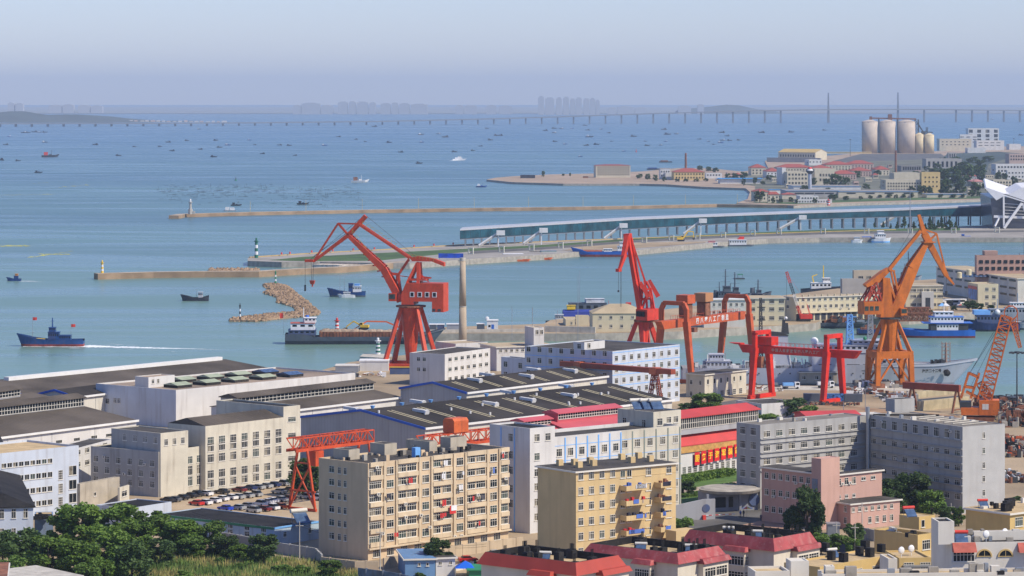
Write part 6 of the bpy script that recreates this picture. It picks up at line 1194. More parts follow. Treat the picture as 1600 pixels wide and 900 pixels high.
MB().bar(g(1446, 359), g(1466, 366), .55).bar(g(1466, 366), g(1482, 430), .5).bar(g(1466, 366), g(1454, 376), .6).build('fly_jib_stay', m, o); MB().box(g(1443, 0).x, -1.8, (604 - 380) / S, g(1461, 0).x, 1.8, (604 - 378) / S).build('jib_platform', m, o)
q = MB(); q.cyl(g(1438, 340), g(1386, 424), .06, n=4); q.cyl(g(1482, 432), g(1482, 460), .05, n=4); q.build('hoist_rope', M_wire, o); MB().cyl((0, 0, 0), (0, 0, 1.6), .5, n=8).build('hook', M_dark, o, False, g(1482, 463))
MB().box(-1.2, -1.2, 0, 1.2, 1.2, 2.6).build('operator_cab', m, o, False, g(1407, 492, -2.8)); MB().box(-1.0, -1.26, .8, 1.0, -1.21, 2.3).build('cab_window', M_gg, o, False, g(1407, 492, -2.8))
# ---- gantry cranes
def gantry(name, label, A, B, zt, bh, bw, m, frame_w, top_w, arch_h, over0, over1, zg=4.0, leg=1.6, box=None, rnd_arch=False, name_text=None, text_rz=None):
    """A, B: world xy of the two leg frames, beam top at height zt"""
    A = Vector((A.x, A.y, zg)); B = Vector((B.x, B.y, zg)); d = (B - A); Lg = d.length; a = math.atan2(d.y, d.x); t = thing(name, label, 'gantry crane', A, a); h = zt - zg
    MB().hexa([(-over0 * .8, -bw / 2, h - bh), (Lg + over1 * .8, -bw / 2, h - bh), (Lg + over1 * .8, bw / 2, h - bh), (-over0 * .8, bw / 2, h - bh)], [(-over0, -bw / 2, h), (Lg + over1, -bw / 2, h), (Lg + over1, bw / 2, h), (-over0, bw / 2, h)]).build('beam', m, t)
    for x in (0, Lg):
        for sg in (-1, 1):
            MB().bar((x, sg * frame_w / 2, 1.0), (x, sg * top_w / 2, h - bh * .2), leg, leg, w2=leg * 1.3, h2=leg * 1.3).build('leg', m, t)
        if arch_h:
            q = MB(); r = leg * .9
            if rnd_arch:
                for sg in (-1, 1): q.bar((x, sg * top_w / 2, h - bh * .3), (x, sg * top_w / 2, h + arch_h * .65), r); q.bar((x, sg * top_w / 2, h + arch_h * .6), (x, sg * (top_w / 2 - 1.2), h + arch_h), r)
                q.bar((x, -top_w / 2 + 1.0, h + arch_h), (x, top_w / 2 - 1.0, h + arch_h), r)
            else:
                for sg in (-1, 1): q.bar((x, sg * top_w / 2, h - bh * .3), (x, sg * top_w / 2, h + arch_h), r)
                q.bar((x, -top_w / 2 - r / 2, h + arch_h), (x, top_w / 2 + r / 2, h + arch_h), r)
            q.build('arch', m, t)
        MB().bar((x, -frame_w / 2 - 1.5, .7), (x, frame_w / 2 + 1.5, .7), 1.4, 1.4).build('sill_beam', m, t)
        for sg in (-1, 1): MB().cyl((x - .3, sg * frame_w / 2, .35), (x + .3, sg * frame_w / 2, .35), .35, n=8).build('wheel', M_dark, t)
    q = MB(); n_ = int(Lg / 1.8)
    for sg in (-1, 1):
        for i in range(n_ + 1): x = Lg * i / n_; q.box(x - .04, sg * bw / 2 - .04, h, x + .04, sg * bw / 2 + .04, h + 1.2)
        q.box(0, sg * bw / 2 - .04, h + 1.2, Lg, sg * bw / 2 + .04, h + 1.28)
    q.build('railing', m, t)
    return t, Lg, h
A_ = PY(1053, 500, 1174); B_ = PY(1151, 488, 1216)
t, Lg, h = gantry('gantry_crane', 'rust orange shipyard gantry crane with white lettering on its beam', A_, B_, 27.2, 3.0, 2.8, M_go, 15, 10.5, 6.0, 12, 5, leg=1.7, rnd_arch=True)
for x in (6, 20):
    MB().box(x, -2.4, h + 5.4, x + 6, 2.4, h + 8.6).build('trolley_house', M_go if x < 10 else mat('trolley ochre', (.42, .20, .09), .7, .1), t); MB().box(x + 1, -1.8, h + .2, x + 5, 1.8, h + 5.4).build('trolley_frame', M_rust, t)
MB().box(Lg * .2, -3.2, h - 5.2, Lg * .2 + 2.5, -1.6, h - 3.5).build('operator_cab', M_rust, t)
lettering('四八零八工厂制造', 2.3, t, (Lg * .55, -1.46, h - 1.5), (R(90), 0, 0), M_white, .04, sp=1.9)
A_ = PY(1190, 541, 1115); B_ = PY(1302, 547, 1097)
t, Lg, h = gantry('gantry_crane', 'bright red shipyard gantry crane with twin square arches', A_, B_, 22.2, 2.7, 2.2, M_gr, 13, 8.5, 4.6, 9, 11, leg=1.6)
MB().box(-1.5, -2.2, h + .3, 5.5, 2.2, h + 3.2).build('trolley_house', M_gr, t); MB().box(-2.6, -4.0, h - 7.4, 2.4, -1.6, h - 3.6).build('operator_cab', M_rust, t); MB().hexa([(-10, -1.3, h - .01 + .02), (-8, -1.3, h + .02), (-8, 1.3, h + .02), (-10, 1.3, h + .02)], [(-13, -1.3, h + .5), (-8, -1.3, h + .5), (-8, 1.3, h + .5), (-13, 1.3, h + .5)]).build('beam_end', M_gr, t)
lettering('中国人民解放军四八零八工厂', 1.25, t, (Lg * .50, -1.16, h - 1.35), (R(90), 0, 0), mat('faded gold lettering', (.55, .42, .32), .7), .02, sp=1.45)
# slender maroon beam gantry before the blue and white office
A_ = P(878, 564, 19.3); B_ = P(1052, 577, 19.3); t = thing('gantry_crane', 'slender maroon beam gantry in front of the blue and white office', 'gantry crane', (A_.x, A_.y, 4), math.atan2(B_.y - A_.y, B_.x - A_.x)); Lg = (Vector((B_.x, B_.y)) - Vector((A_.x, A_.y))).length
MB().box(0, -1.2, 13.6, Lg, 1.2, 15.3).build('beam', M_mr, t)
for f in (.16, .84):
    for sg in (-1, 1): MB().lattice((Lg * f, sg * 3.6, 0), (Lg * f, sg * .8, 13.6), 1.4, 1.2, 9, .16, .8, .8).build('leg', M_mr, t)
    MB().box(Lg * f - 1.5, -1.4, 13.2, Lg * f + 1.5, 1.4, 15.5).build('beam_joint', crane_mat('crane orange red', (.48, .12, .05)), t)
# rust gantry by the dry dock
A_ = P(1412, 600, 12.5); B_ = P(1500, 605, 12.5); t = thing('gantry_crane', 'low rust brown gantry spanning the dock behind the grey office', 'gantry crane', (A_.x, A_.y, 4), math.atan2(B_.y - A_.y, B_.x - A_.x)); Lg = (Vector((B_.x, B_.y)) - Vector((A_.x, A_.y))).length
MB().box(0, -.8, 7.0, Lg, .8, 9.2).build('beam', M_mr, t)
for f in (.15, .95):
    for sg in (-1, 1): MB().bar((Lg * f, sg * 3.6, 0), (Lg * f, sg * .8, 7.2), .6).build('leg', M_rust, t)
    MB().bar((Lg * f, -3.2, 1), (Lg * f, 3.2, 1), .4).build('tie', M_rust, t)
# lattice gantries by the apartment block
def lat_gantry(label, px0, py0, px1, py1, zt, leg_px, base, cab=False):
    A_ = P(px0, py0, zt); B_ = P(px1, py1, zt); t = thing('gantry_crane', label, 'gantry crane', (A_.x, A_.y, 4), math.atan2(B_.y - A_.y, B_.x - A_.x)); Lg = (Vector((B_.x, B_.y)) - Vector((A_.x, A_.y))).length; h = zt - 4
    MB().lattice((0, 0, h - 1.4), (Lg, 0, h - 1.4), 3.2, 2.8, 12, .2).build('beam', M_lr, t); MB().box(0, -1.8, h - 3.4, Lg, -1.3, h - 2.85).box(0, 1.3, h - 3.4, Lg, 1.8, h - 2.85).build('rail_girder', M_lr, t)
    for f in leg_px:
        for sg in (-1, 1): MB().bar((Lg * f, sg * 4.4, .6), (Lg * f, sg * 1.6, h - 3), .55, w2=.45).build('leg', M_lr, t)
        q = MB(); q.bar((Lg * f, -4.4, 5), (Lg * f, 4.4, 5), .4); q.bar((Lg * f, -4.2, 1), (Lg * f, 2.4, h * .6), .35); q.bar((Lg * f, 4.2, 1), (Lg * f, -2.4, h * .6), .35); q.bar((Lg * f, -2.6, h * .65), (Lg * f, 2.6, h * .65), .35); q.bar((Lg * f, -4.8, .4), (Lg * f, 4.8, .4), .6); q.build('bracing', M_lr, t)
    if cab: MB().extr([(Lg * .30, -2, h + .2), (Lg * .30, 2, h + .2), (Lg * .30, 2, h + 3.2), (Lg * .30, 1.4, h + 3.9), (Lg * .30, -1.4, h + 3.9), (Lg * .30, -2, h + 3.2)], (5.5, 0, 0)).build('trolley_house', crane_mat('crane orange red2', (.58, .12, .03)), t)
    else: MB().box(Lg * .22, -2.4, h - 7.4, Lg * .22 + 3, -.2, h - 3.6).build('operator_cab', M_lr, t)
    return t
lat_gantry('orange lattice gantry crane beside the car park', 455, 685.5, 577, 671, 22.5, (.14, .93), 800)
lat_gantry('orange lattice gantry with a boxy cabin behind the beige apartment roof', 657, 682, 800, 666, 20.5, (.06, .96), 740, True)
# orange crawler crane
t = thing('crawler_crane', 'orange lattice boom crawler crane at the right edge of the dock', 'crane', P(1530, 657, 4), R(-8)); S = F / t.location.y
def gc(x, y, d=0): return Vector(((x - 1530) / S, d, (657 - y) / S))
for y in (-2.6, 2.6):
    tr = MB().hexa([(-4.5, y - .6, 0), (4.5, y - .6, 0), (4.5, y + .6, 0), (-4.5, y + .6, 0)], [(-5.2, y - .6, 1.3), (5.2, y - .6, 1.3), (5.2, y + .6, 1.3), (-5.2, y + .6, 1.3)]).build('track', M_rust, t)
MB().box(gc(1502, 0).x, -3.2, 2, gc(1530, 0).x, 3.2, 4.4).build('counterweight', M_ro, t); MB().box(gc(1500, 0).x, -2.8, 4.4, gc(1518, 0).x, 2.8, 6.2).build('winch_cover', M_dark, t); hs = MB().box(gc(1530, 0).x, -3.3, 2, gc(1561, 0).x, 3.3, 6.8).build('machine_house', M_ro, t)
for x in (1537, 1542): MB().box(-.5, -.05, -.9, .5, 0, .9).build('window', M_frame, hs, False, gc(x, 634, -3.3))
for x0, y0, x1, y1 in ((1502, 622, 1514, 582), (1517, 622, 1530, 583), (1514, 583, 1530, 590), (1510, 612, 1530, 622), (1506, 604, 1524, 606)):
    for dy in (-1.6, 1.6): MB().bar(gc(x0, y0, dy), gc(x1, y1, dy), .6, .7).build('a_frame', M_ro, t)
MB().lattice(gc(1538, 625), gc(1572, 494), 4.0, 4.4, 15, .26, 3.0, 3.4).build('boom', M_ro, t); MB().lattice(gc(1545, 622), gc(1531, 598), 3.0, 2.4, 4, .24).build('boom_foot', M_ro, t)
q = MB()
for k in range(10):
    a0, a1 = 2 * math.pi * k / 10, 2 * math.pi * (k + 1) / 10; cc = gc(1579, 488)
    for dy in (-1, 1): q.bar(cc + Vector((math.cos(a0) * 2.2, dy, math.sin(a0) * 2.2)), cc + Vector((math.cos(a1) * 2.2, dy, math.sin(a1) * 2.2)), .28)
    q.bar(cc + Vector((math.cos(a0) * 2.2, -1, math.sin(a0) * 2.2)), cc + Vector((math.cos(a0) * 2.2, 1, math.sin(a0) * 2.2)), .22)
q.build('boom_head', M_ro, t); MB().lattice(gc(1581, 498), gc(1593, 542), 1.8, 1.8, 8, .2, .9, .9).build('fly_jib', M_ro, t); MB().bar(gc(1589, 490), gc(1590, 520), .25).build('jib_stay', M_ro, t)
q = MB(); q.cyl(gc(1516, 582), gc(1552, 519), .06, n=4); q.cyl(gc(1516, 582), gc(1574, 490), .06, n=4); q.cyl(gc(1515, 608), gc(1572, 492), .05, n=4); q.build('hoist_rope', M_wire, t)
# ================================================================ SHIPYARD BUILDINGS
Mw = mat('shipyard white wall', (.60, .585, .56), .85, .06, .15, streak=.45, dirt=(.25, .21, .18)); Mbw = mat('blue white wall', (.50, .545, .61), .85, .05, .15, streak=.6, dirt=(.28, .25, .24)); Mcw = mat('cream shipyard wall', (.56, .52, .42), .88, .08, .2, streak=.55, dirt=(.22, .17, .12)); Mgw = mat('dirty grey wall', (.37, .365, .35), .88, .08, .15, streak=.7, dirt=(.16, .14, .12)); Mst = mat('grey sheet cladding', (.36, .365, .375), .6, .06, .1, streak=.4, seam=(1.2, .35, 'Y')); Mow = mat('off white cladding', (.58, .55, .48), .7, .05, .1, streak=.4, seam=(1.2, .25, 'X')); Mpink = mat('pink render', (.50, .31, .25), .88, .06, .15, streak=.35, dirt=(.28, .16, .13)); Mtile = mat('white tiled wall', (.42, .42, .41), .6, .05, .3, streak=.35, dirt=(.33, .30, .28)); Mbei = mat('beige render', (.60, .46, .30), .88, .08, .15, streak=.5, dirt=(.28, .19, .12)); Mbei2 = mat('yellow beige render', (.58, .43, .22), .88, .08, .15, streak=.4, dirt=(.27, .19, .11))
M_rr = mat('red sheet roof', (.52, .06, .055), .6, .12, .1, streak=.2, seam=(.6, .3, 'X')); M_rp = mat('pinkish red sheet roof', (.52, .10, .12), .6, .08, .1); M_wb = mat('warehouse black roof', (.042, .037, .034), .9, .3, .06, spec=.12, seam=(2.4, .6, 'X'), speck=.3, dirt=(.075, .07, .06)); M_wbr = mat('warehouse brown felt roof', (.095, .08, .066), .9, .35, .05, spec=.12, seam=(1.6, .5, 'X'), speck=.5, dirt=(.15, .125, .10)); M_trim = mat('vivid blue trim', (.015, .09, .45), .5, .1); M_gut = mat('white gutter', (.70, .69, .66), .6, .05)
M_mans = mat('dark red mansard', (.36, .055, .05), .6, .12, .2, streak=.3); M_tan = mat('tan roof deck', (.50, .37, .20), .9, .15, .3, speck=.35, dirt=(.25, .19, .12))
def roofbox(b, label, pA, yt, yb, pR, pL, wall, roof=None, par=.25, wins=(), zr=None, style='flat', name='penthouse'):
    """block standing on the roof of building b, built as its part"""
    z = b.z0 + (b.rz if zr is None else zr); p = P(pA, yb, z); inv = b.o.matrix_basis.inverted(); sub = bld('x', pA, yt, yb, pR, None, pL, b.ang, z, wall, roof or M_bit, par, style, name, 'x', wins)
    o = sub.o; o.parent = b.o; l = inv @ Vector(o.location); o.location = l; o.rotation_euler.z = 0
    for k in ('label', 'category'):
        if k in o: del o[k]
    # keep three levels: fold the block into one part
    for ch in list(o.children):
        if ch.name.startswith('roof'): ch.name = 'flat_roof'
        for g_ in list(ch.children): g_.parent = o; g_.location = ch.location; g_.rotation_euler = ch.rotation_euler
    return sub
# --- warehouses
def shed(label, A, eave, base, Rr, Ry, L, wall, roof, rh, blue=True, vents=(), strips=0, side_wall=None):
    b = bld(label, A, eave, base, Rr, Ry, L, None, 4, wall, roof, .5, 'gablex', rh=rh, eave=.35, name='warehouse', cat='warehouse'); h = b.h; ly, lx = b.Ly, b.Lx
    q = MB(); q.box(-.4, -.75, h - .25, lx + .4, -.36, h + .35); q.build('gutter', M_gut, b.o)
    if blue:
        q = MB()
        for y0, y1 in ((-.4, ly / 2), (ly + .4, ly / 2)): q.bar((-.45, y0, h + .1), (-.45, y1, h + rh + .1), .25, .7)
        q.build('verge_trim', M_trim, b.o)
    if strips:
        q = MB(); n_ = strips
        for i in range(n_):
            for dx in (0, 1.6):
                x = lx * (i + .5) / n_ + dx
                for sg in (1,): y0, y1 = ly * .06, ly * .42; z0_, z1_ = h + rh * .12 + .32, h + rh * .84 + .32; q.poly([(x, y0, z0_), (x + .55, y0, z0_), (x + .55, y1, z1_), (x, y1, z1_)])
        q.build('skylight_strip', mat('yellowed skylight', (.50, .44, .28), .6), b.o)
    for u, v in vents:
        y = ly * v; z = h + rh * (1 - abs(v - .5) * 2) + .3; x = lx * u; q = MB(); q.bar((x, y + 3.2, z + .7), (x, y - 1.6, z + .45), 1.0, .8); q.cyl((x, y - 1.6, z + .3), (x, y - 2.2, z + .1), .85, .95, 10); q.cyl((x, y + 1, z - .2), (x, y + 1, z + .5), .35, n=8); q.build('vent_cowl', M_gut, b.o)
    q = MB()
    for u in (.25, .5, .75): q.box(lx * u - .06, -.06, 0, lx * u + .06, -.01, h - .3)
    q.build('downpipe', M_steel, b.o); return b
w1 = shed('big front warehouse with a black roof, blue verge and white vent cowls', 664, 670, 737, 1050, 625.5, 470, Mst, M_wb, 3.6, vents=[(.02, .62), (.13, .3), (.27, .62), (.40, .3), (.55, .3), (.62, .6), (.72, .3), (.84, .55)], strips=9)
MB().box(0, -.02, 0, w1.Lx, -.012, w1.h - .3).build('side_cladding', Mow, w1.o)
q = MB()
for i in range(9): q.cyl((w1.Lx * (.04 + i * .11), w1.Ly / 2, w1.h + 3.6), (w1.Lx * (.04 + i * .11), w1.Ly / 2, w1.h + 4.6), .3, .75, 8)
q.build('ridge_vent', M_lblue, w1.o); g_ = random.Random(3); q = MB()
for i in range(14): u = g_.random(); v = g_.uniform(.1, .45); q.cyl((w1.Lx * u, w1.Ly * v, w1.h + 3.6 * v * 2), (w1.Lx * u, w1.Ly * v, w1.h + 3.6 * v * 2 + 1), .32, n=8)
q.build('roof_vent', M_gut, w1.o)
w2 = shed('rear warehouse with a black roof and pale side wall above the big front one', 729, 614.5, 674, 948, 588.5, 626, Mst, M_wb, 2.6, vents=[(.22, .35), (.42, .6), (.55, .28), (.75, .6), (.88, .3)], strips=6)
MB().box(0, -.02, 0, w2.Lx, -.012, w2.h - .3).build('side_cladding', Mow, w2.o)
def monitor(b, x0, x1, w, z0, z1, m, wallm=None, n=40, off=0.0):
    yc = b.Ly / 2 + off; q = MB().box(x0, yc - w / 2, z0, x1, yc + w / 2, z1 - .01).build('monitor_wall', wallm or Mst, b.o)
    r_ = MB().extr([(x0 - .4, yc - w / 2 - .6, z1), (x0 - .4, yc, z1 + w * .16), (x0 - .4, yc + w / 2 + .6, z1), (x0 - .4, yc + w / 2 + .6, z1 - .25), (x0 - .4, yc - w / 2 - .6, z1 - .25)], (x1 - x0 + .8, 0, 0)).build('monitor_roof', m, b.o)
    g = MB(); f = MB(); zz0, zz1 = z0 + (z1 - z0) * .35, z1 - .3
    g.box(x0 + .3, yc - w / 2 - .05, zz0, x1 - .3, yc - w / 2 - .003, zz1); f.box(x0 + .3, yc - w / 2 - .12, zz0 - .2, x1 - .3, yc - w / 2 - .051, zz0)
    for i in range(n + 1): x = x0 + .3 + (x1 - x0 - .6) * i / n; f.box(x - .10, yc - w / 2 - .12, zz0, x + .10, yc - w / 2 - .052, zz1)
    f.box(x0 + .3, yc - w / 2 - .13, (zz0 + zz1) / 2 - .08, x1 - .3, yc - w / 2 - .125, (zz0 + zz1) / 2 + .08)
    g.build('monitor_glazing', M_gd, b.o); f.build('monitor_frame', Mow, b.o)
w5 = shed('long brown roofed workshop with a windowed ridge monitor at the left', -60, 692, 740, 213, 657.5, -250, Mw, M_wbr, 3.4, blue=False); monitor(w5, 2, w5.Lx * 1.0, 6.5, w5.h + 2.2, w5.h + 6.0, M_wbr, n=60)
qs = [(w5.u(px) , ) for px in (8, 36, 64, 92, 120, 147, 170, 195)]
for (u,) in qs: link('window', window_meshes(2.6, 1.0, 's3')[0], w5.o, (u, 0, w5.h - 3.2)); MB().box(-1.2, -.03, -.4, 1.2, -.005, .4).build('pane', M_gd, w5.o, False, (u, 0, w5.h - 3.2))
w6 = shed('upper left workshop with a short windowed ridge monitor', -90, 661, 700, 117, 630, -230, Mw, M_wbr, 2.6, blue=False); monitor(w6, 2, w6.Lx * .85, 6, w6.h + 1.8, w6.h + 5.0, M_wbr, n=36)
w4 = shed('brown roofed workshop with a windowed monitor behind the tall cream hall', 440, 644, 690, 626, 621.5, 330, Mw, M_wbr, 2.2, blue=False); monitor(w4, -8, w4.Lx, 6.5, w4.h + 1.2, w4.h + 4.4, M_wbr, n=36)
w8 = shed('low black roofed shed with a long white ridge cap by the left shore', 40, 618, 655, 430, 578, -120, Mw, M_wbr, 2.4)
MB().box(w8.Lx * .12, w8.Ly / 2 - 1.2, w8.h + 2.0, w8.Lx * .98, w8.Ly / 2 + 1.2, w8.h + 3.7).build('ridge_cap', M_gut, w8.o)
w7 = shed('black roofed shed with blue verge and a pale end wall at the left', 118, 621.5, 665, 240, 606, 55, Mow, M_wb, 2.0)
b = bld('large flat white hall with green skylights on its roof', 275, 609.5, 669, 555, 582.5, 150, None, 4, Mw, mat('brown gravel roof', (.26, .20, .15), .9, .3, .05, speck=.4, dirt=(.08, .07, .07)), .6, wins=[('L', (156, 168, 2), [625.5], 6, 8, 'c2'), ('L', (180, 186, 2), [625.5], 5, 8, 'c2')]); MB().box(-.03, 0, 0, -.012, b.Ly, b.h).build('end_wall', Mbw, b.o)
M_sk = mat('green skylight', (.34, .38, .26), .5, .15, .3)
for i in range(5):
    for j in range(2):
        x = b.Lx * (.10 + i * .155) + j * 2; y = b.Ly * (.30 + j * .36); MB().box(x, y - 3.2, b.rz, x + 6.5, y + 3.2, b.rz + .9).build('skylight_kerb', M_wb, b.o); MB().extr([(x - .2, y - 3.4, b.rz + .9), (x - .2, y, b.rz + 1.7), (x - .2, y + 3.4, b.rz + .9)], (6.9, 0, 0)).build('skylight', M_sk if i < 4 else M_gb, b.o)
roofbox(b, 'x', 232, 589.5, 606, 273, 211, Mw, mat('brown gravel roof2', (.36, .27, .19), .9), wins=[('R', (239, 247, 2), [596], 4, 7, 'c2')])
# --- blue white offices by the crane
bld('white three storey office with dark windows behind the red crane', 695, 553.5, 604, 766, 544, 640, None, 4, Mw, M_bit, .3, wins=[('R', (703, 760, 7), [561.5, 577, 592], 5, 6, 'c2'), ('L', (654, 663, 2), [561, 577], 5, 6, 'c2')])
b = bld('low pale workshop with a long tan roof behind the white office', 712, 537, 575, 762, None, 680, 35, 4, Mw, M_rtan, .4); 
b = bld('pale block with tan roof joining the signal tower', 776, 542, 580, 870, None, 750, 20, 4, Mw, M_rtan, .4, 'eave', wins=[('R', (782, 860, 10), [548], 4.5, 5, 'c2')])
roofbox(b, 'x', 834, 512, 541, 850, 820, Mw, M_rtan, .3, wins=[('R', (839, 846, 2), [519], 5, 7, 'c2')]); q = MB(); q.cyl(tuple(b.o.matrix_basis.inverted() @ PY(832, 512, b.Y + 12)), tuple(b.o.matrix_basis.inverted() @ PY(832, 480, b.Y + 12)), .12, n=5); q.build('antenna', M_steel, b.o)
b = bld('blue and white office block with four rows of windows behind the maroon gantry', 957, 549, 640, 1062, 538, 820, None, 4, Mbw, M_bit, .35, wins=[('R', (963, 1057, 9), [560, 577.5, 595, 611, 627], 5, 8.5, 'c3'), ('L', (826, 945, 8), [552.5, 570, 587], 6.5, 8.5, 'c2', 945)], bands=[('R', [551, 569, 586, 603], 963, 1, .03, M_lblue), ('L', [562, 579], 945, 1, .03, M_lblue)])
roofbox(b, 'x', 913, 535, 547, 945, 896, Mw, M_bit, .3, wins=[('R', (920, 920, 1), [540], 5, 8, 'c2'), ('L', (905, 905, 1), [541], 6, 8, 'c2')])
bld('lower three storey wing left of the blue and white office', 821, 561, 615, 835, None, 783, 40, 4, Mbw, M_bit, .35, wins=[('L', (790, 813, 2), [569, 585], 6, 9, 'c2', 790)])
bld('small cream two storey workshop with garage doors by the orange gantry leg', 1101, 585, 622, 1166, 578, 1072, None, 4, Mcw, M_bit, .3, 'eave', wins=[('R', (1106, 1157, 6), [596.5], 3, 8, 's1'), ('R', (1128, 1157, 4), [614], 5, 9, 'g'), ('L', (1080, 1094, 2), [597, 615], 4, 7, 'c2')])
shed_box('container_office', 562, 607, 563, 580, 4, 8, 'white flat roofed site cabin left of the big red crane', 'cabin', Mw, M_white); t = shed_box('glasshouse_frame', 524, 560, 571, 582, 4, 8, 'pale open steel shelter at the shore left of the crane', 'shelter', M_steel, M_frame)
t = shed_box('fence', 609, 671, 573, 585, 4, .3, 'low site hoarding with yellow top rail in front of the big red crane', 'hoarding', M_bl2, M_yel); shed_box('container_office', 703, 724, 576, 590, 4, 5, 'small pale cabin in front of the white office', 'cabin', Mw, M_white); shed_box('container_office', 675, 702, 582, 590, 4, 4, 'low pale cabin left of the small one by the white office', 'cabin', Mst, M_frame)
t = thing('tall_chimney', 'tall tapered brown concrete chimney by the quay', 'chimney', P(723, 549, 4)); k_ = t.location.y / F; hh = (549 - 403.5) * k_; Mch = mat('chimney concrete', (.42, .34, .25), .9, .1, .1, streak=.6, dirt=(.20, .15, .11), speck=.2); MB().cyl((0, 0, 0), (0, 0, hh * .48), 6.6 * k_, 5.6 * k_, 24).cyl((0, 0, hh * .48), (0, 0, hh), 5.6 * k_, 4.4 * k_, 24).build('stack', Mch, t, True); MB().cyl((0, 0, hh * .972), (0, 0, hh + .2), 4.8 * k_, n=24).cyl((0, 0, hh * .478), (0, 0, hh * .487), 5.9 * k_, n=24).build('rim_band', M_concl, t)
for x, yb, yt, lb in ((800, 560, 478, 'tall thin antenna mast left of the signal tower'), (869, 565, 495, 'short dark mast right of the signal tower'), (903, 535, 430, 'thin tall pole before the dark hulk')): pole_thing(x, yb, yt, 4, lb, M_steel)
# --- red roofed sheds
b = bld('red roofed hall with yellow and red character boards on its wall', 1040, 699, 751, 1190, None, 990, 48, 4, Mw, M_rr, .5, 'gablex', rh=4.5, wins=[('R', (1069, 1146, 10), [736], 5.5, 13, 't', 1069)], name='hall')
u0 = b.u(1066); q = MB().box(0, -.4, b.h - 2.2, b.Lx, -.003, b.h - .2).build('timber_eave', mat('ochre timber', (.48, .27, .08), .8, .2, 1), b.o); monitor(b, 0, b.Lx, 9, b.h + 2.6, b.h + 7.4, M_rr, Mst, 50)
sl = F / b.Y
for i, ch in enumerate('服务于海军装备'):
    px = 1086.5 + i * 10.3; u = b.u(px); z = b.z(716.5 - i * 2.15, u); c = MB().box(-1.05, -.14, -1.75, 1.05, 0, 1.75).build('character_board', mat('board red', (.62, .015, .02), .6), b.o, False, (u, -.55, z)); lettering(ch, 2.0, c, (0, -.16, 0), (R(90), 0, 0), mat('board yellow', (.85, .62, .03), .6), .03)
b = bld('pinkish red roofed shed rising behind the cream office', 884, 671, 745, 990, None, 800, 46, 4, M_rp, M_rp, .5, 'gablex', rh=1.8, name='hall', Ly=15); monitor(b, 2, b.Lx, 5, b.h + 1.4, b.h + 4.0, M_rp, M_rp, 26)
b = bld('small pinkish red roofed hut with two dormers left of the red shed', 836, 678, 750, 880, None, 800, 46, 4, M_rp, M_rp, .5, 'gablex', rh=1.6, name='hall', Ly=13); monitor(b, 0, b.Lx, 4, b.h + 1.0, b.h + 3.2, M_rp, M_rp, 8)
# --- white and cream office with tower
b = bld('long white and cream office with blue and green pilasters', 828, 686.5, 832, 1064, 664, 770, None, 4, Mw, M_bit, .9, wins=[('R', (856, 962, 7), [709, 733, 757, 781, 805], 8.5, 12, 'c3'), ('R', (976, 1055, 5), [694, 717, 740, 763, 787], 8.5, 12, 'c3')], pils=[('R', (848, 970, 8), .35, .12, M_lblue), ('R', (988, 1062, 5), .35, .12, mat('grey green pilaster', (.20, .23, .20), .8))], bands=[('R', [700, 724, 748, 772], 840, .8, .05, M_lblue)])
u0 = b.u(971); MB().box(u0, -.03, 0, b.Lx, -.004, b.h).build('cream_facade', Mcw, b.o)
c1 = bld('white corner tower of the long office with a shaded windowless end', 828, 669, 833.5, 867, None, 765, b.ang, 4, Mw, M_bitd, .5, wins=[('R', (839, 856, 2), [683.5], 8, 12, 'c3'), ('R', (839, 839, 1), [713, 738, 760, 784, 807], 8, 12, 'c3'), ('L', (798, 798, 1), [683, 710, 734, 763, 786], 7, 12, 'c3')], pils=[('L', (783, 804, 2), .3, .1, M_lblue)]); c1.o.location += Vector((0, -.6, 0))
roofbox(b, 'x', 1021, 644, 668, 1064, 965, Mcw, M_bit, .4, wins=[('R', (1031, 1031, 1), [659], 8, 11, 'c3'), ('R', (1045, 1056, 2), [656], 7, 10, 'c3'), ('L', (976, 1006, 2), [658], 6, 11, 'c2')])
for i, x in enumerate((996, 1012, 1026)): solar_heater(PY(x, 640, b.Y * 1.035), R(20), 'grey solar water heater on the cream penthouse roof, ' + ('left', 'middle', 'right')[i] + ' of three', sc=1.6)
# --- grey L-shaped office
ML = dict(z0=4, wall=Mgw, roof=mat('grey gravel roof', (.20, .18, .15), .9, .2, .1, speck=.4, dirt=(.09, .08, .07)), par=.25)
bR = bld('right wing of the grey angled office with a windowless white end wall', 1504, 667, 803, 1570, 662.4, 1357, None, wins=[('L', (1365, 1496, 9), [679], 8, 14, 'c3', 1496), ('L', (1365, 1496, 9), [708, 731, 754, 776], 8.5, 9, 'c3', 1496), ('R', (1537, 1537, 1), [680, 704, 727, 748, 770], 4.5, 10, 'c2')], bands=[('L', [688, 700.5, 712, 723.5, 735, 746, 758, 769], 1496, 1.3, .35, Mgw)], **ML)
MB().box(-.01, -.02, 0, bR.Lx + .01, -.003, bR.h).build('end_wall', Mtile, bR.o)
bL = bld('left wing of the grey angled office with red curtained corner windows', 1188, 664, 795, 1356, 649, 1151, None, wins=[('R', (1198, 1334, 8), [678, 700, 721, 743], 10, 10, 'c4', 1198), ('L', (1161, 1177, 2), [674, 696, 719, 741, 762], 8.5, 11.5, 'c4', 1177)], bands=[('R', [685.5, 692.5, 707, 714, 728.5, 735.5], 1198, 1.2, .35, Mgw)], **ML)
MB().box(-.02, 0, 0, -.003, bL.Ly, bL.h).build('end_wall', Mgw, bL.o)
q = MB()
for i in range(7): q.bar((bR.Lx * .2, bR.Ly * (.1 + i * .09), bR.h + .1), (bR.Lx * .9, bR.Ly * (.1 + i * .09) + 1.5, bR.h + .1), .25)
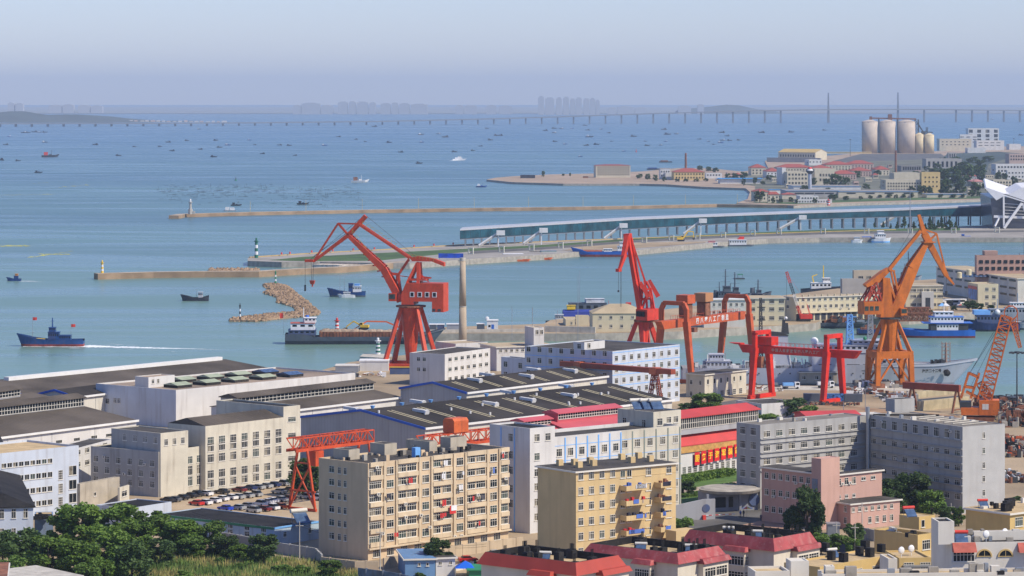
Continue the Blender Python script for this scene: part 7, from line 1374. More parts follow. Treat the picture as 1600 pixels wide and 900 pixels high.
q.build('roof_duct', M_concl, bR.o); MB().bar((0, bR.Ly - 2, bR.h), (bR.Lx, bR.Ly - 12, bR.h), .5).build('roof_felt_roll', M_bitd, bR.o)
roofbox(bR, 'x', 1398, 624, 644.5, 1429, 1384, Mgw, M_bitd, .2)
for u, z in ((.12, 20), (.3, 15), (.85, 20), (.7, 11)): ac_unit(bR.o, (-.05, bR.Ly * u, z), R(-90))
MB().cyl((0, 0, 0), (0, 0, bR.h + 2), .5, n=8).build('downpipe', M_steel, bR.o, False, (-.6, bR.Ly - .5, 0))
# --- pink building
pw = dict(z0=4, wall=Mpink, roof=M_bit, par=.3, style='eave')
p1 = bld('pink three storey office wing facing left', 1268, 738, 824, 1292, None, 1190, 42, wins=[('L', (1198, 1263, 7), [750.5, 776.5], 6, 9.5, 'c2', 1263), ('L', (1198, 1263, 7), [803], 6, 9.5, 'c2', 1263)], **pw)
for u in (.08, .3, .52, .75): ac_unit(p1.o, (-.05, p1.Ly * u, 10 if u < .5 else 6), R(-90))
p2 = bld('pink four sided stair tower with a dark glass strip', 1283, 717, 828, 1312, None, 1268, 42, 4, Mpink, Mpink, .2); MB().box(-.06, p2.Ly * .35, 9, -.01, p2.Ly * .95, p2.h - 5).build('glazing', M_gb, p2.o)
p3 = bld('pink right wing with three storeys of small windows', 1299, 742, 824, 1378, 733.5, 1288, None, wins=[('R', (1311, 1334, 3), [753], 6, 11, 'c2', 1311), ('R', (1349, 1364, 2), [747.5], 7, 6, 'c2', 1349), ('R', (1311, 1334, 3), [776.5], 5, 6, 'c2', 1311)], **pw)
for u in (.2, .35): ac_unit(p3.o, (p3.Lx * u, -.05, 10))
bld('low pink two storey annex in front of the pink office', 1329, 787, 828, 1406, 779.5, 1299, None, wins=[('R', (1333, 1393, 7), [796.5], 5, 7, 'c2', 1333), ('R', (1359, 1393, 4), [812], 5.5, 10, 'c2', 1359), ('L', (1304, 1321, 2), [795, 813], 4.5, 10, 'c2', 1321)], **pw)
# --- tall cream hall and its annexes at the left
t1 = bld('tall cream hall with columns of barred windows beside the car park', 321, 666, 768, 443, 652, 262, None, 4, Mcw, M_wbr, .3, 'flat', wins=[('R', (329, 435, 7), [703 - 4, 716], 10, 13, 'c4', 329), ('R', (329, 435, 7), [689, 741], 10, 13, 'c4', 329), ('R', (329, 435, 7), [755.5], 10, 12, 'c4', 329)])
MB().extr([(0, 0, t1.h), (0, t1.Ly / 2, t1.h + 1.8), (0, t1.Ly, t1.h)], (t1.Lx, 0, 0)).build('roof', M_wbr, t1.o)
bld('narrow cream stair block at the right end of the tall hall', 443, 635.5, 751, 469, 633, 338, None, 4, Mcw, M_bitd, .4, wins=[('R', (456, 456, 1), [655, 680, 716, 739, 757], 12, 8, 'c4')])
b = bld('grey and cream three storey workshop annex left of the tall hall', 248, 706, 777, 322, 696, 142, None, 4, Mcw, M_bit, .3, wins=[('R', (255, 311, 5), [724.5], 7.5, 12, 'c3', 255), ('R', (255, 311, 5), [741, 758], 7.5, 15, 'c3', 255), ('L', (150, 238, 6), [724, 741, 757], 7, 10, 'c3', 238)]); MB().box(-.03, 0, 0, -.012, b.Ly, b.h).build('end_wall', Mgw, b.o)
b2 = bld('upper storey block of the annex with blue edged parapet', 251, 677, 777, 294, 672.5, 174, None, 4, Mcw, M_bit, .3, wins=[('R', (259.5, 285.5, 3), [691], 6, 10, 'c3', 259), ('L', (195, 243, 4), [688], 6.5, 10, 'c3', 243)]); MB().box(-.03, 0, 0, -.012, b2.Ly, b2.h).build('end_wall', Mgw, b2.o)
for i, (u, z) in enumerate(((.2, 8), (.5, 5), (.8, 9))): ac_unit(b.o, (-.05, b.Ly * u, z), R(-90))
b = bld('pale blue white factory office with long window bands at the left edge', -60, 715, 822, 123, 696, -140, None, 4, Mbw, M_tan, .6, wins=[('R', (6, 78, 9), [720], 7.5, 7.5, 's2', 78), ('R', (6, 78, 9), [741.5], 7.5, 9, 's2', 78), ('R', (6, 78, 9), [763.5], 7.5, 9, 's2', 78), ('R', (6, 78, 9), [784.5], 7.5, 9, 's2', 78), ('R', (94.5, 94.5, 1), [742, 763, 784], 7, 15, 't', 94), ('R', (113.5, 113.5, 1), [735, 757, 778], 12, 15, 's2', 113)])
b = bld('white side block with small windows behind the pale blue office', 100, 706, 770, 176, 686, 60, None, 4, Mw, M_bit, .3, wins=[('R', (122, 164, 4), [707, 726], 7, 8, 'c3', 122)])
b = bld('small white house with a dark hipped roof at the left edge', -40, 795, 868, 52, None, -90, 12, 4, Mbw, M_bitd, .3, 'hip', wins=[('R', (3, 40, 3), [803, 833], 7, 15, 'c2', 3)], rh=2.6)
b = bld('blank grey blue wall block right of the small white house', 54, 805, 856, 83, None, 46, 8, 4, mat('slate blue wall', (.20, .27, .40), .8, .05, .2, streak=.3), M_tan, .2, Ly=6); junk('tarpaulin', 'x', 54, 80, 812, 11, 3, 18, [M_bitd], 4, 1.5, 3)
b = bld('plain weathered beige shed in front of the annex', 125, 756, 800, 187, 745, 118, None, 4, mat('raw concrete wall', (.42, .37, .29), .9, .12, .3, streak=.6), M_bit, .2, wins=[('R', (148, 148, 1), [772], 4, 6, 's1')])
b = bld('small beige shed right of the plain weathered one', 187, 762, 794, 202, 757.5, 184, None, 4, Mcw, M_bit, .2, wins=[('R', (194, 194, 1), [771], 8, 9, 'c2')])
b = bld('flat roofed pale blue yard building half hidden by trees', 205, 794, 826, 268, 784, 150, None, 4, Mbw, M_bitd, .3)
# --- long low blue building by the car park
b = bld('long low pale blue building with green roof edge below the car park', 428, 824.5, 853, 498, 814, 243, None, 4, mat('worn light blue wall', (.42, .52, .62), .85, .1, .2, streak=.6, dirt=(.2, .18, .16)), M_bitd, .25, wins=[('L', (334, 412, 4), [827, 838], 8, 9, 'c3', 412), ('R', (445, 484, 2), [835], 5, 8, 'c2', 445)])
MB().box(-.12, 0, b.h - .5, -.01, b.Ly, b.h + .05).build('green_edge', M_green, b.o); MB().box(0, -.12, b.h - .4, b.Lx, -.01, b.h + .05).build('blue_edge', M_lblue, b.o); solar_heater(PY(470, 818, b.Y + 6), R(30), 'broad grey solar water heater on the low pale blue building', sc=2.0)
# --- beige apartment blocks
b = bld('beige seven storey apartment block with glazed balconies and laundry', 575, 724, 876, 794.5, 699, 498, None, 4, Mbei, M_bit, .5, wins=[('R', (586, 586, 1), [738, 758.5, 778.5, 800, 821.5, 843], 19, 11, 'c6'), ('R', (609.5, 609.5, 1), [735, 755.5, 776, 797.5, 818, 839], 11, 11.5, 'c3', 609.5), ('R', (627, 643, 2), [732, 752, 773, 794, 815, 835.5], 14.5, 11, 'c4', 627), ('R', (665, 665, 1), [727, 748, 769, 790, 810.5, 831.5], 10.5, 12, 'c3', 665), ('R', (681.5, 698, 2), [724, 745, 766, 786.5, 807, 828], 13.5, 11, 'c4', 681.5), ('R', (718.5, 718.5, 1), [721, 741.5, 762, 782.5, 803, 823.5], 10.5, 12, 'c3', 718.5), ('R', (735, 751, 2), [717.5, 738, 758.5, 779, 799.5, 820], 14, 11, 'c4', 735), ('R', (771, 771, 1), [715, 735, 755, 775, 795.5, 816], 10.5, 12, 'c3', 771), ('R', (787.5, 787.5, 1), [712, 732, 752.5, 773, 793, 813], 12, 11, 'c4', 787.5), ('L', (518.5, 518.5, 1), [733, 753, 774, 795, 816, 837], 8, 10, 'c2', 518), ('L', (530.5, 539.5, 2), [735, 755, 776, 797, 818, 839], 4.6, 10, 'c2', 530)])
M_led = mat('beige ledge', (.62, .50, .34), .88, .08, .2, streak=.5); 
for x0, x1 in ((577, 597), (620, 652), (675, 705), (728, 758), (781, 794)): 
    u0, u1 = b.u(x0), b.u(x1); q = MB()
    for k in range(7): z = 2.9 + k * 3.02; q.box(u0, -.5, z, u1, -.004, z + 1.0)
    q.build('balcony_parapet', M_led, b.o)
q = MB()
for x in (600, 619, 655, 674, 709, 727, 761, 780): u = b.u(x); q.box(u - .3, -.35, 2.6, u + .3, -.005, b.h)
q.build('pilaster', M_led, b.o); g_ = random.Random(11)
cl = [mat('laundry ' + n_, c_, .9, .1) for n_, c_ in (('red', (.55, .04, .04)), ('white', (.7, .7, .72)), ('blue', (.08, .15, .45)), ('dark', (.03, .03, .05)))]
for i in range(15): u = b.Lx * g_.uniform(.1, .97); z = 2.3 + 3.02 * g_.randrange(1, 7); q = MB(); [q.box(u + j * .7, -.95, z - g_.uniform(.5, 1.1), u + j * .7 + .55, -.9, z + .3) for j in range(g_.randrange(1, 4))]; q.build('laundry', g_.choice(cl), b.o)
MB().box(-1, -.99, 0, 1, -.93, 1.9).build('blanket', cl[0], b.o, False, (b.u(703), 0, b.z(802, b.u(703)))); MB().box(-.8, -1.06, 0, 1, -1.0, 1.2).build('blanket', cl[1], b.o, False, (b.u(704), 0, b.z(797, b.u(704))))
for i in range(14): ac_unit(b.o, (b.Lx * g_.uniform(.05, .97), -.5 if i % 2 else -.36, 2.4 + 3.02 * g_.randrange(0, 7)))
for (pA, yt, yb, pR, pL) in ((545, 703, 719, 562, 521), (601, 694, 712, 620, 578), (671, 690, 706, 674, 634), (704, 684, 704, 729, 688)): roofbox(b, 'x', pA, yt, yb, max(pR, pA + 12), pL, mat('raw concrete wall', (.42, .37, .29)), M_bit, .15)
for i in range(30): x, y = b.Lx * g_.uniform(.03, .97), b.Ly * g_.uniform(.08, .9); h_ = g_.uniform(.4, 1.4); MB().cbox((x, y, b.rz), g_.uniform(.4, 1.2), g_.uniform(.4, 1.1), h_).build('roof_chimney', g_.choice((Mbei, M_bitd, M_conc)), b.o)
MB().cbox((b.Lx * .42, b.Ly * .25, b.rz), 1.6, 1.2, 2.2).build('roof_cabinet', M_lblue, b.o)
# ground floor recess
MB().box(-.3, -.9, 2.4, b.Lx + .2, -.36, 2.75).build('ledge', M_led, b.o)
q = MB()
for i in range(10): u = b.Lx * (i + .6) / 10.5; link('window', window_meshes(2.2, 1.7, 'c4')[0], b.o, (u, 0, 1.35)); q.box(u - 1, -.03, .6, u + 1, -.006, 2.1)
q.build('pane', M_gd, b.o)
b = bld('yellow beige apartment block with open balconies and a blank end wall', 900, 736.5, 904, 1056, 722.5, 840, None, 4, Mbei2, M_bit, .3, 'eave', wins=[('R', (907.5, 957, 4), [744, 767.5, 791, 815, 838, 862], 8, 12.5, 'c3', 907), ('R', (1013, 1045, 2), [737, 760.5, 783.5, 806, 830], 8, 12, 'c3', 1013), ('R', (973, 983, 2), [741, 764, 788, 811, 834], 7, 12, 's2', 973)], bands=[('R', [751.5, 775, 799, 822.5, 846], 907, .8, .06, Mbei2)])
for u0, u1, zs in ((b.u(968), b.u(1004), range(6)), (b.u(1022), b.u(1040), range(6))):
    for k in zs:
        z = b.h - 5.0 - k * 3.27; q = MB(); q.box(u0, -2.4, z, u1, -.004, z + .18).box(u0, -2.4, z + .18, u1, -2.25, z + 1.1).box(u0, -2.25, z + .18, u0 + .15, -.01, z + 1.1).box(u1 - .15, -2.25, z + .18, u1, -.01, z + 1.1); o = q.build('balcony', Mbei2, b.o)
        if k < 5:
            c_ = MB(); [c_.cbox((u0 + .4 + (u1 - u0 - .8) * g_.random(), -1.2, z + .18), .6, .6, g_.uniform(.8, 1.7)) for _ in range(4)]; c_.build('balcony_clutter', g_.choice(cl + [M_rust]), o); q = MB(); [q.box(u0 + (u1 - u0) * g_.random() * .8, -2.5, z + .4, u0 + .5 + (u1 - u0) * g_.random() * .8, -2.46, z + 1.3) for _ in range(2)]; q.build('laundry', g_.choice(cl), o)
for i in range(9): MB().cbox((b.Lx * g_.uniform(.05, .95), b.Ly * g_.uniform(.2, .9), b.rz), 1.3, 1.0, 1.3).build('roof_chimney', Mbei2, b.o)
MB().box(b.Lx - 5, -6, 0, b.Lx + 1, -2.5, 9).build('annex', Mbei2, b.o)
# --- boundary walls
def wallpx(pts, hpx, t_, m, label, name='boundary_wall', cat='wall'):
    q = MB(); A = [P(a, b_, 4) for a, b_ in pts]; h_ = hpx * A[0].y / F
    for a, b_ in zip(A, A[1:]):
        d = (b_ - a).normalized(); q.bar(a + Vector((0, 0, h_ / 2)) - d * t_ / 2, b_ + Vector((0, 0, h_ / 2)) + d * (t_ / 2 - .003), t_, h_)
        n_ = max(1, int((b_ - a).length / 4))
        for i in range(n_): c_ = a.lerp(b_, (i + .5) / n_); q.box(c_.x - .22, c_.y - .25, 4, c_.x + .22, c_.y + .25, 4 + h_ + .15)
    return tag(q.build(name, m), label, cat)
Mwl = mat('boundary wall render', (.50, .40, .28), .9, .12, .2, streak=.6, dirt=(.24, .18, .12))
wallpx([(600, 889), (690, 872), (816, 855)], 17, .4, Mwl, 'long beige boundary wall in front of the apartment block')
wallpx([(330, 846), (368, 852), (440, 866), (493, 874), (503, 884)], 17, .4, Mgw, 'grey boundary wall below the low pale blue building'); wallpx([(503, 886), (555, 893), (590, 893)], 16, .4, Mwl, 'short beige wall continuing towards the apartment corner')
# ================================================================ YARD, CARS, PEOPLE
M_brick = mat('reddish paving', (.34, .21, .15), .9, .15, .3, speck=.3); M_lawn = mat('bright lawn', (.08, .15, .03), .95, .25, .3, speck=.2, dirt=(.12, .14, .04))
flat('road', [(1040, 806), (1090, 776), (1200, 778), (1200, 812), (1320, 840), (1320, 856), (1040, 856)], 4.01, M_asph); flat('pavement', [(1150, 822), (1195, 812), (1270, 832), (1270, 840), (1200, 838)], 4.02, M_brick)
flat('lawn', [(1062, 742), (1152, 730), (1154, 772), (1105, 790), (1062, 786)], 4.02, M_lawn); flat('path', [(1064, 764), (1120, 757), (1152, 752), (1152, 756), (1120, 762), (1064, 770)], 4.03, mat('curved garden path', (.42, .33, .24), .9))
flat('car_park', [(250, 792), (330, 773), (520, 742), (560, 760), (560, 820), (400, 830), (240, 800)], 4.01, mat('car park concrete', (.42, .32, .20), .95, .15, .1, speck=.35, dirt=(.24, .18, .12), bump=.2))
flat('road', [(1060, 640), (1165, 622), (1175, 632), (1075, 655)], 4.01, M_asph); flat('quay_apron', [(1075, 601), (1425, 605), (1425, 611), (1075, 608)], 4.015, M_concl); flat('dust', [(1070, 640), (1160, 636), (1300, 632), (1500, 650), (1500, 700), (1100, 690)], 4.005, mat('brown yard soil', (.30, .19, .11), .95, .25, .15, speck=.5))
flat('road', [(280, 745), (480, 712), (520, 722), (330, 772)], 4.005, M_asph)
CARS = {}
def car(px, py, col, label, group, rz=139, van=False, z=4.02):
    t = thing('parked_car', label, 'car', P(px, py, z), R(rz + rnd.uniform(-3, 3)), group); k = (col, van)
    if k not in CARS:
        m = mat('car paint ' + col, {'silver': (.42, .44, .46), 'white': (.72, .72, .72), 'black': (.02, .022, .03), 'red': (.5, .02, .02), 'blue': (.01, .05, .45), 'maroon': (.16, .015, .02), 'grey': (.12, .13, .15), 'orange': (.45, .08, .02), 'navy': (.015, .03, .11)}[col], .28, .03, spec=.6, metal=.3 if col in ('silver', 'grey') else 0)
        h = 1.15 if van else .92; q = MB(); pf = [(-2.2, .35), (2.2, .35), (2.25, .65), (1.9, .88), (1.0, .98), (.45, h + .5 - .06), (-1.1, h + .52), (-1.9 if van else -1.55, 1.02), (-2.2, .98)]
        def ex(q, pr, w, m_=0): q.extr([(a, -w, b_) for a, b_ in pr], (0, 2 * w, 0), m_)
        ex(q, [p_ for p_ in pf if p_[1] < 1.03], .86); body = q.mesh('body', [m]); q = MB(); ex(q, [(1.0, .981), (.40, h + .47), (-1.1, h + .49), (-1.85 if van else -1.5, 1.021)], .74); cab = q.mesh('cabin_glass', [M_gd]); q = MB(); q.box(-1.12, -.72, h + .47, .36, .72, h + .54); roof = q.mesh('roof', [m])
        wh = MB().cyl((0, -.1, 0), (0, .1, 0), .33, n=12).mesh('wheel', [M_black]); CARS[k] = (body, cab, roof, wh)
    b_, c_, r_, w_ = CARS[k]; link('body', b_, t); link('window', c_, t); link('roof', r_, t)
    for x in (-1.35, 1.35):
        for y in (-.8, .8): link('wheel', w_, t, (x, y, .33))
    return t
rows = [('nearest the low blue building', '307,787,red 320,786,white 334,783,white 352,795,blue 372,794,silver 385,791,silver 396,798,silver 412,796,maroon 425,794,white 438,792,orange'),
        ('in the second row', '346,780,white 360,778,white 371,777,silver 386,775,silver 399,773,silver 406,788,white 417,785,white 424,783,white 438,781,silver 451,779,maroon'),
        ('along the foot of the cream hall', '284,778,black 297,775,black 306,773,black 321,772,white 347,769,black 374,766,maroon 390,763,navy 403,762,silver 415,760,silver 427,758,navy 442,756,silver 452,754,white 464,751,maroon 478,750,silver 490,748,white'),
        ('in the far row by the orange gantry', '436,769,silver 452,766,black 464,764,silver 480,763,white 488,760,navy 479,777,silver 492,773,white 496,779,white 471,758,silver'),
        ('partly hidden left of the cream hall row', '262,782,black 272,781,grey')]
cnts = {}
for rn, s_ in rows:
    for e in s_.split():
        a, b_, c_ = e.split(','); cnts[(rn, c_)] = cnts.get((rn, c_), 0) + 1
done = {}
for rn, s_ in rows:
    for e in s_.split():
        a, b_, c_ = e.split(','); n_ = cnts[(rn, c_)]; i = done[(rn, c_)] = done.get((rn, c_), 0) + 1; o_ = '' if n_ == 1 else (['first', 'second', 'third', 'fourth', 'fifth', 'sixth', 'seventh', 'eighth'][i - 1] + ' from the left of the ')
        car(float(a), float(b_) + 2.5, c_, (o_ + (c_ + ' cars ' if n_ > 1 else 'only ' + c_ + ' car ') + rn), 'cars in the car park', van=(i % 3 == 0))
def person(loc, rz, shirt, pants, label, pose='stand'):
    t = thing('person', label, 'person', loc, rz); sk = MB(); hgt = 1.0; st = .16 if pose == 'walk' else .05
    pts = {'pel': (0, 0, .95), 'ch': (0, 0, 1.32), 'nk': (0, 0, 1.5)}
    q = MB(); q.cyl((0, 0, .9), (0, 0, 1.42), .15, .19, 10).cyl((0, 0, 1.42), (0, 0, 1.52), .19, .06, 10)
    for sg in (-1, 1): q.cyl((0, sg * .2, 1.42), (.02 * sg, sg * .27, 1.12), .055, .045, 8).cyl((.02 * sg, sg * .27, 1.12), (.12, sg * .25, .86), .045, .03, 8)
    q.build('clothing', shirt, t, True); q = MB()
    for sg in (-1, 1): q.cyl((0, sg * .09, .94), (sg * st, sg * .1, .5), .095, .065, 8).cyl((sg * st, sg * .1, .5), (sg * st * 1.6 - .02, sg * .1, .06), .065, .045, 8).box(sg * st * 1.6 - .09, sg * .1 - .05, 0, sg * st * 1.6 + .17, sg * .1 + .05, .08)
    q.build('trousers', pants, t, True); Msk = mat('skin', (.42, .25, .17), .6); q = MB().cyl((0, 0, 1.5), (0, 0, 1.58), .055, n=8).ball((0, 0, 1.66), .095, .085, .125, n=12, k=8)
    q.ball((.1, 0, 1.65), .02, n=6, k=4)
    for sg in (-1, 1): q.ball((.13, sg * .25, .81), .04, .025, .07, n=6, k=4).ball((0, sg * .088, 1.66), .015, .01, .03, n=5, k=3)
    q.build('body', Msk, t, True); MB().ball((-.012, 0, 1.69), .105, .097, .115, n=12, k=5, lo=-.1).build('hair', M_black, t, True); return t
Cs = {n_: mat('cloth ' + n_, c_, .9) for n_, c_ in (('blue', (.03, .10, .4)), ('navy', (.02, .03, .08)), ('white', (.7, .7, .7)), ('red', (.5, .04, .03)))}
person(P(1157, 808, 4.05), R(-60), Cs['blue'], Cs['navy'], 'person in a bright blue shirt standing left under the rainbow parasol'); person(P(1162, 807.5, 4.05), R(-120), Cs['navy'], Cs['navy'], 'person in dark uniform under the rainbow parasol'); person(P(1189, 814, 4.05), R(-90), Cs['navy'], Cs['navy'], 'person in navy clothes walking on the pavement right of the gate', 'walk'); person(P(1099.5, 795, 4.05), R(0), Cs['navy'], Cs['navy'], 'person in black standing inside the gate road'); person(P(1073.5, 768, 4.05), R(0), Cs['white'], Cs['navy'], 'person in a white top on the garden path', 'walk')
umbrella(P(1167, 808, 4.05), 1.5, [M_red, M_yel, M_lblue, M_green, M_white], 'rainbow coloured parasol beside the round gatehouse', 2.2)
# gatehouse
c0 = P(1140, 796, 4); k_ = c0.y / F; t = thing('gatehouse', 'grey gatehouse with a round cantilevered roof disc', 'gatehouse', c0, R(20)); Mgt = mat('grey stone cladding', (.22, .23, .26), .7, .1, .3)
MB().box(-7, -3, 0, 6.5, 4, 4.6).build('wall', Mgt, t); MB().cyl((0, 0, 4.7), (0, 0, 5.4), 7.6, 8.0, 28).cyl((0, 0, 5.41), (0, 0, 5.7), 7.4, 6.8, 28).build('roof_disc', M_conc, t); MB().box(-5.4, -3.06, 1, -2.4, -3, 3.6).box(-1.6, -3.06, 1, -.4, -3, 3.6).build('window', M_gd, t)
for x in (-8.0, 1.0, 7.4): MB().box(x - .3, -4.6, 0, x + .3, -4, 4.7).build('column', Mgt, t)
MB().cyl((5.4, -3.3, 2.6), (5.4, -3.0, 2.6), 1.5, n=20).build('round_emblem', M_bl2, t)
t = thing('gate_wall', 'pale curved gate wall with a round dark emblem', 'wall', P(1087, 812, 4), R(15)); MB().extr([(-6, -.3, 0), (5, -.3, 0), (5, -.3, 5), (2, -.3, 5), (-6, -.3, 3.6)], (0, .6, 0)).build('wall', Mgt if 0 else Mst, t); MB().cyl((2.6, -.42, 2.8), (2.6, -.31, 2.8), 1.0, n=18).build('round_emblem', M_bl2, t)
t = thing('barrier', 'red and white barrier arm across the gate road', 'barrier', P(1100, 812, 4), R(22)); MB().box(-.4, -.4, 0, .4, .4, 1.1).build('post', M_red, t); q = MB(); [q.box(.4 + i * .9, -.06, .95, 1.3 + i * .9, .06, 1.1, i % 2) for i in range(9)]; q.build('arm', [M_white, M_red], t)
def hedge(x0, y0, x1, y1, hpx, dpx, label, m, n=9000, seed=1, name='hedge', cat='hedge', kind=None, leaf=.35):
    g_ = random.Random(seed); a = P(x0, y0, 4); b_ = P(x1, y1, 4); h_ = hpx * a.y / F; d = b_ - a; nn = Vector((-d.y, d.x, 0)).normalized() * (dpx * .1); q = MB()
    for i in range(n):
        c_ = a + d * g_.random() + nn * g_.random() * 10 + Vector((0, 0, h_ * (g_.random() ** .6))); u = Vector((g_.gauss(0, 1), g_.gauss(0, 1), g_.gauss(0, .6))).normalized() * leaf; v = u.cross(Vector((g_.gauss(0, 1), g_.gauss(0, 1), g_.gauss(0, 1)))).normalized() * leaf * .6; q.poly([c_ - u, c_ + v, c_ + u, c_ - v])
    return tag(q.build(name, m), label, cat, None, kind)
hedge(1066, 757, 1151, 743, 11, 4, 'long green hedge in front of the red roofed hall', M_leaf, 7000, 1); hedge(1070, 778, 1100, 774, 5, 2, 'low trimmed hedge strip on the garden lawn', M_leafl, 1500, 2); hedge(1105, 764, 1150, 757, 2.5, 1.5, 'dark red planted border on the garden lawn', M_leafd, 900, 4)
# dock, containers, blue house
t = thing('container_row', 'row of dark containers with a blue graffiti like painted one', 'container', P(1257, 627.5, 4), R(-6)); k_ = t.location.y / F
for i, (x0, x1, m_) in enumerate(((1255, 1281, M_ggrey), (1284, 1318, mat('painted blue container', (.05, .16, .38), .5, .9, 1.2)), (1319, 1347, M_ggrey))): MB().box((x0 - 1257) * k_, 0, 0, (x1 - 1257) * k_, 2.6, 2.7).build('container', m_, t)
t = thing('small_blue_house', 'small bright blue hut with red tiled gable and chimneys on the quay', 'hut', P(1229, 597, 4.02), R(10)); MB().box(0, 0, 0, 3.6, 3, 2.7).extr([(0, 0, 2.7), (3.6, 0, 2.7), (1.8, 0, 4.4)], (0, 3, 0)).build('wall', M_lblue, t); MB().extr([(-.2, -.3, 2.6), (1.8, -.3, 4.5), (3.8, -.3, 2.6), (3.8, -.3, 2.8), (1.8, -.3, 4.75), (-.2, -.3, 2.8)], (0, 3.6, 0)).build('roof', M_tile, t); MB().box(.3, 1, 3, .9, 1.6, 5.2).box(2.6, 1, 3, 3.2, 1.6, 5.0).build('chimney', M_tile, t); MB().box(2.2, -.05, 0, 3, 0, 1.9).box(.6, -.05, 1, 1.4, 0, 1.8).build('door', M_dark, t)
bld('low grey brown quay workshop right of the small blue hut', 1250, 581, 599, 1308, None, 1243, 5, 4, mat('raw concrete wall', (.42, .37, .29)), M_bit, .2, 'eave', wins=[('R', (1256, 1296, 3), [590], 6, 6, 'c2')])
bld('low grey house with a flat roof under the red crane leg', 1190, 631, 668, 1246, None, 1150, 30, 4, Mw, M_bit, .2, wins=[('L', (1163, 1181, 2), [636.5], 5, 7, 's2', 1181)])
b = bld('bright red low pitched roof behind the grey office', 1262, 652, 684, 1345, None, 1235, 12, 4, M_rr, M_rr, .3, 'gablex', rh=1.0, Ly=14, name='shed')
b = bld('stepped white wall block beside the red low roof', 1345, 648, 676, 1382, None, 1330, 20, 4, Mw, Mow, .2)
for nm, pts, h_ in (('dock_wall', [(1435, 642), (1512, 634)], 3.2), ('dock_wall', [(1430, 622), (1500, 614)], 2.2)):
    q = MB(); A_, B_ = P(*pts[0], 4), P(*pts[1], 4); q.bar(A_ + Vector((0, 0, h_ / 2)), B_ + Vector((0, 0, h_ / 2)), 1.2, h_); tag(q.build(nm, mat('stained dock concrete', (.45, .38, .24), .9, .2, .3, streak=.9, dirt=(.15, .13, .08))), 'stained concrete dry dock wall, ' + ('nearer' if h_ > 3 else 'farther') + ' of the two', 'wall')
flat('dry_dock_floor', [(1425, 638), (1505, 630), (1500, 618), (1432, 624)], 4.02, M_dark)
Jm = [M_rust, M_dark, M_steel, M_white, M_conc]
junk('scrap', 'x', 1340, 1400, 606, 4.02, 14, 110, Jm, 21, 2.2, 3.5); junk('scrap', 'x', 1325, 1375, 616, 4.02, 14, 90, Jm, 22, 1.8, 3); junk('scrap', 'x', 1250, 1345, 634, 4.02, 6, 60, [M_rust, M_dark], 23, 1.0, 2); junk('scrap', 'x', 1440, 1500, 612, 4.02, 14, 40, Jm, 24, 1.8, 2); junk('scrap', 'x', 1085, 1240, 612, 4.02, 26, 40, Jm, 25, 1.6, 2.5); junk('scrap', 'x', 1570, 1640, 668, 4.02, 70, 420, [M_rust, M_rust, M_dark, M_bitd, M_conc], 26, 4.5, 2.6); junk('scrap', 'x', 1566, 1640, 715, 4.02, 40, 330, [M_rust, M_rust, M_dark, M_bitd, M_conc, M_exo], 27, 2.8, 2); junk('scrap', 'x', 1570, 1640, 755, 4.02, 18, 120, [M_rust, M_dark, M_conc, M_white, M_steel], 28, 2, 1.8); junk('scrap', 'x', 1562, 1620, 640, 4.02, 14, 120, [M_dark, M_ggrey], 29, 4, 6); junk('scrap', 'x', 1380, 1440, 628, 4.02, 20, 80, Jm, 30, 2.6, 3); junk('scrap', 'x', 540, 600, 590, 4.02, 14, 30, Jm, 31, 1.6, 2.5)
for x, y, c_, lb in ((1236, 607.5, M_lblue, 'small flatbed truck with blue load on the dusty yard'), (1290, 606, M_white, 'white pickup parked by the quay workshop')):
    t = thing('truck', lb, 'truck', P(x, y, 4.03), R(8)); MB().box(-3.2, -1, .9, 1.2, 1, 1.2).build('flatbed', M_steel, t); MB().box(1.3, -1, .5, 3, 1, 2.4).build('cab', M_white, t); MB().box(3.0, -.8, 1.4, 3.03, .8, 2.2).box(1.7, -1.03, 1.4, 2.8, -1, 2.2).build('window', M_gd, t); MB().box(-3, -.9, 1.21, .8, .9, 2.2).build('load', c_, t)
    for xx in (-2.2, 2.2): MB().cyl((xx, -1.05, .42), (xx, 1.05, .42), .42, n=10).build('wheel', M_black, t)
def head_ring(t, h_):
    q = MB(); q.cyl((0, 0, h_ - .6), (0, 0, h_), .9, n=10)
    for k in range(8): a = k * math.pi / 4; q.bar((0, 0, h_ - .3), (2.2 * math.cos(a), 2.2 * math.sin(a), h_ - .3), .15); q.box(2.2 * math.cos(a) - .4, 2.2 * math.sin(a) - .4, h_ - .7, 2.2 * math.cos(a) + .4, 2.2 * math.sin(a) + .4, h_ - .2)
    q.build('lamp_ring', M_dark, t)
pole_thing(1589, 652, 549, 4, 'tall black mast with a ring of floodlights at the right edge', M_dark, .3, 'floodlight_mast', 'light mast', None, head_ring)
for i, (x, yb, yt) in enumerate(((1352, 648, 607), (1397, 650, 600), (1318, 670, 628))): pole_thing(x, yb, yt, 4, 'slim white and black lamp pole ' + ['right of the red gantry legs', 'right of the orange crane base', 'standing on the red low roof edge'][i], M_steel, .14, 'lamp_post', 'lamp post')
for i, (x, yb, yt) in enumerate(((468, 872, 815), (594, 905, 825), (1347, 838, 785), (1307, 860, 815), (1336, 868, 818), (1486, 815, 786), (1503, 820, 800))):
    t = pole_thing(x, yb, yt, 4, 'thin concrete utility pole ' + ['in front of the low pale blue building', 'in front of the beige apartment block', 'in front of the pink annex', 'left of the pair by the yellow roofs', 'right of the pair by the yellow roofs', 'before the white end wall', 'shortest beside the yellow roofed house'][i], M_concl, .16, 'utility_pole', 'utility pole'); h_ = (yb - yt) * t.location.y / F; MB().box(-.9, -.08, h_ - 1, .9, .08, h_ - .85).build('cross_arm', M_concl, t)
q = MB()
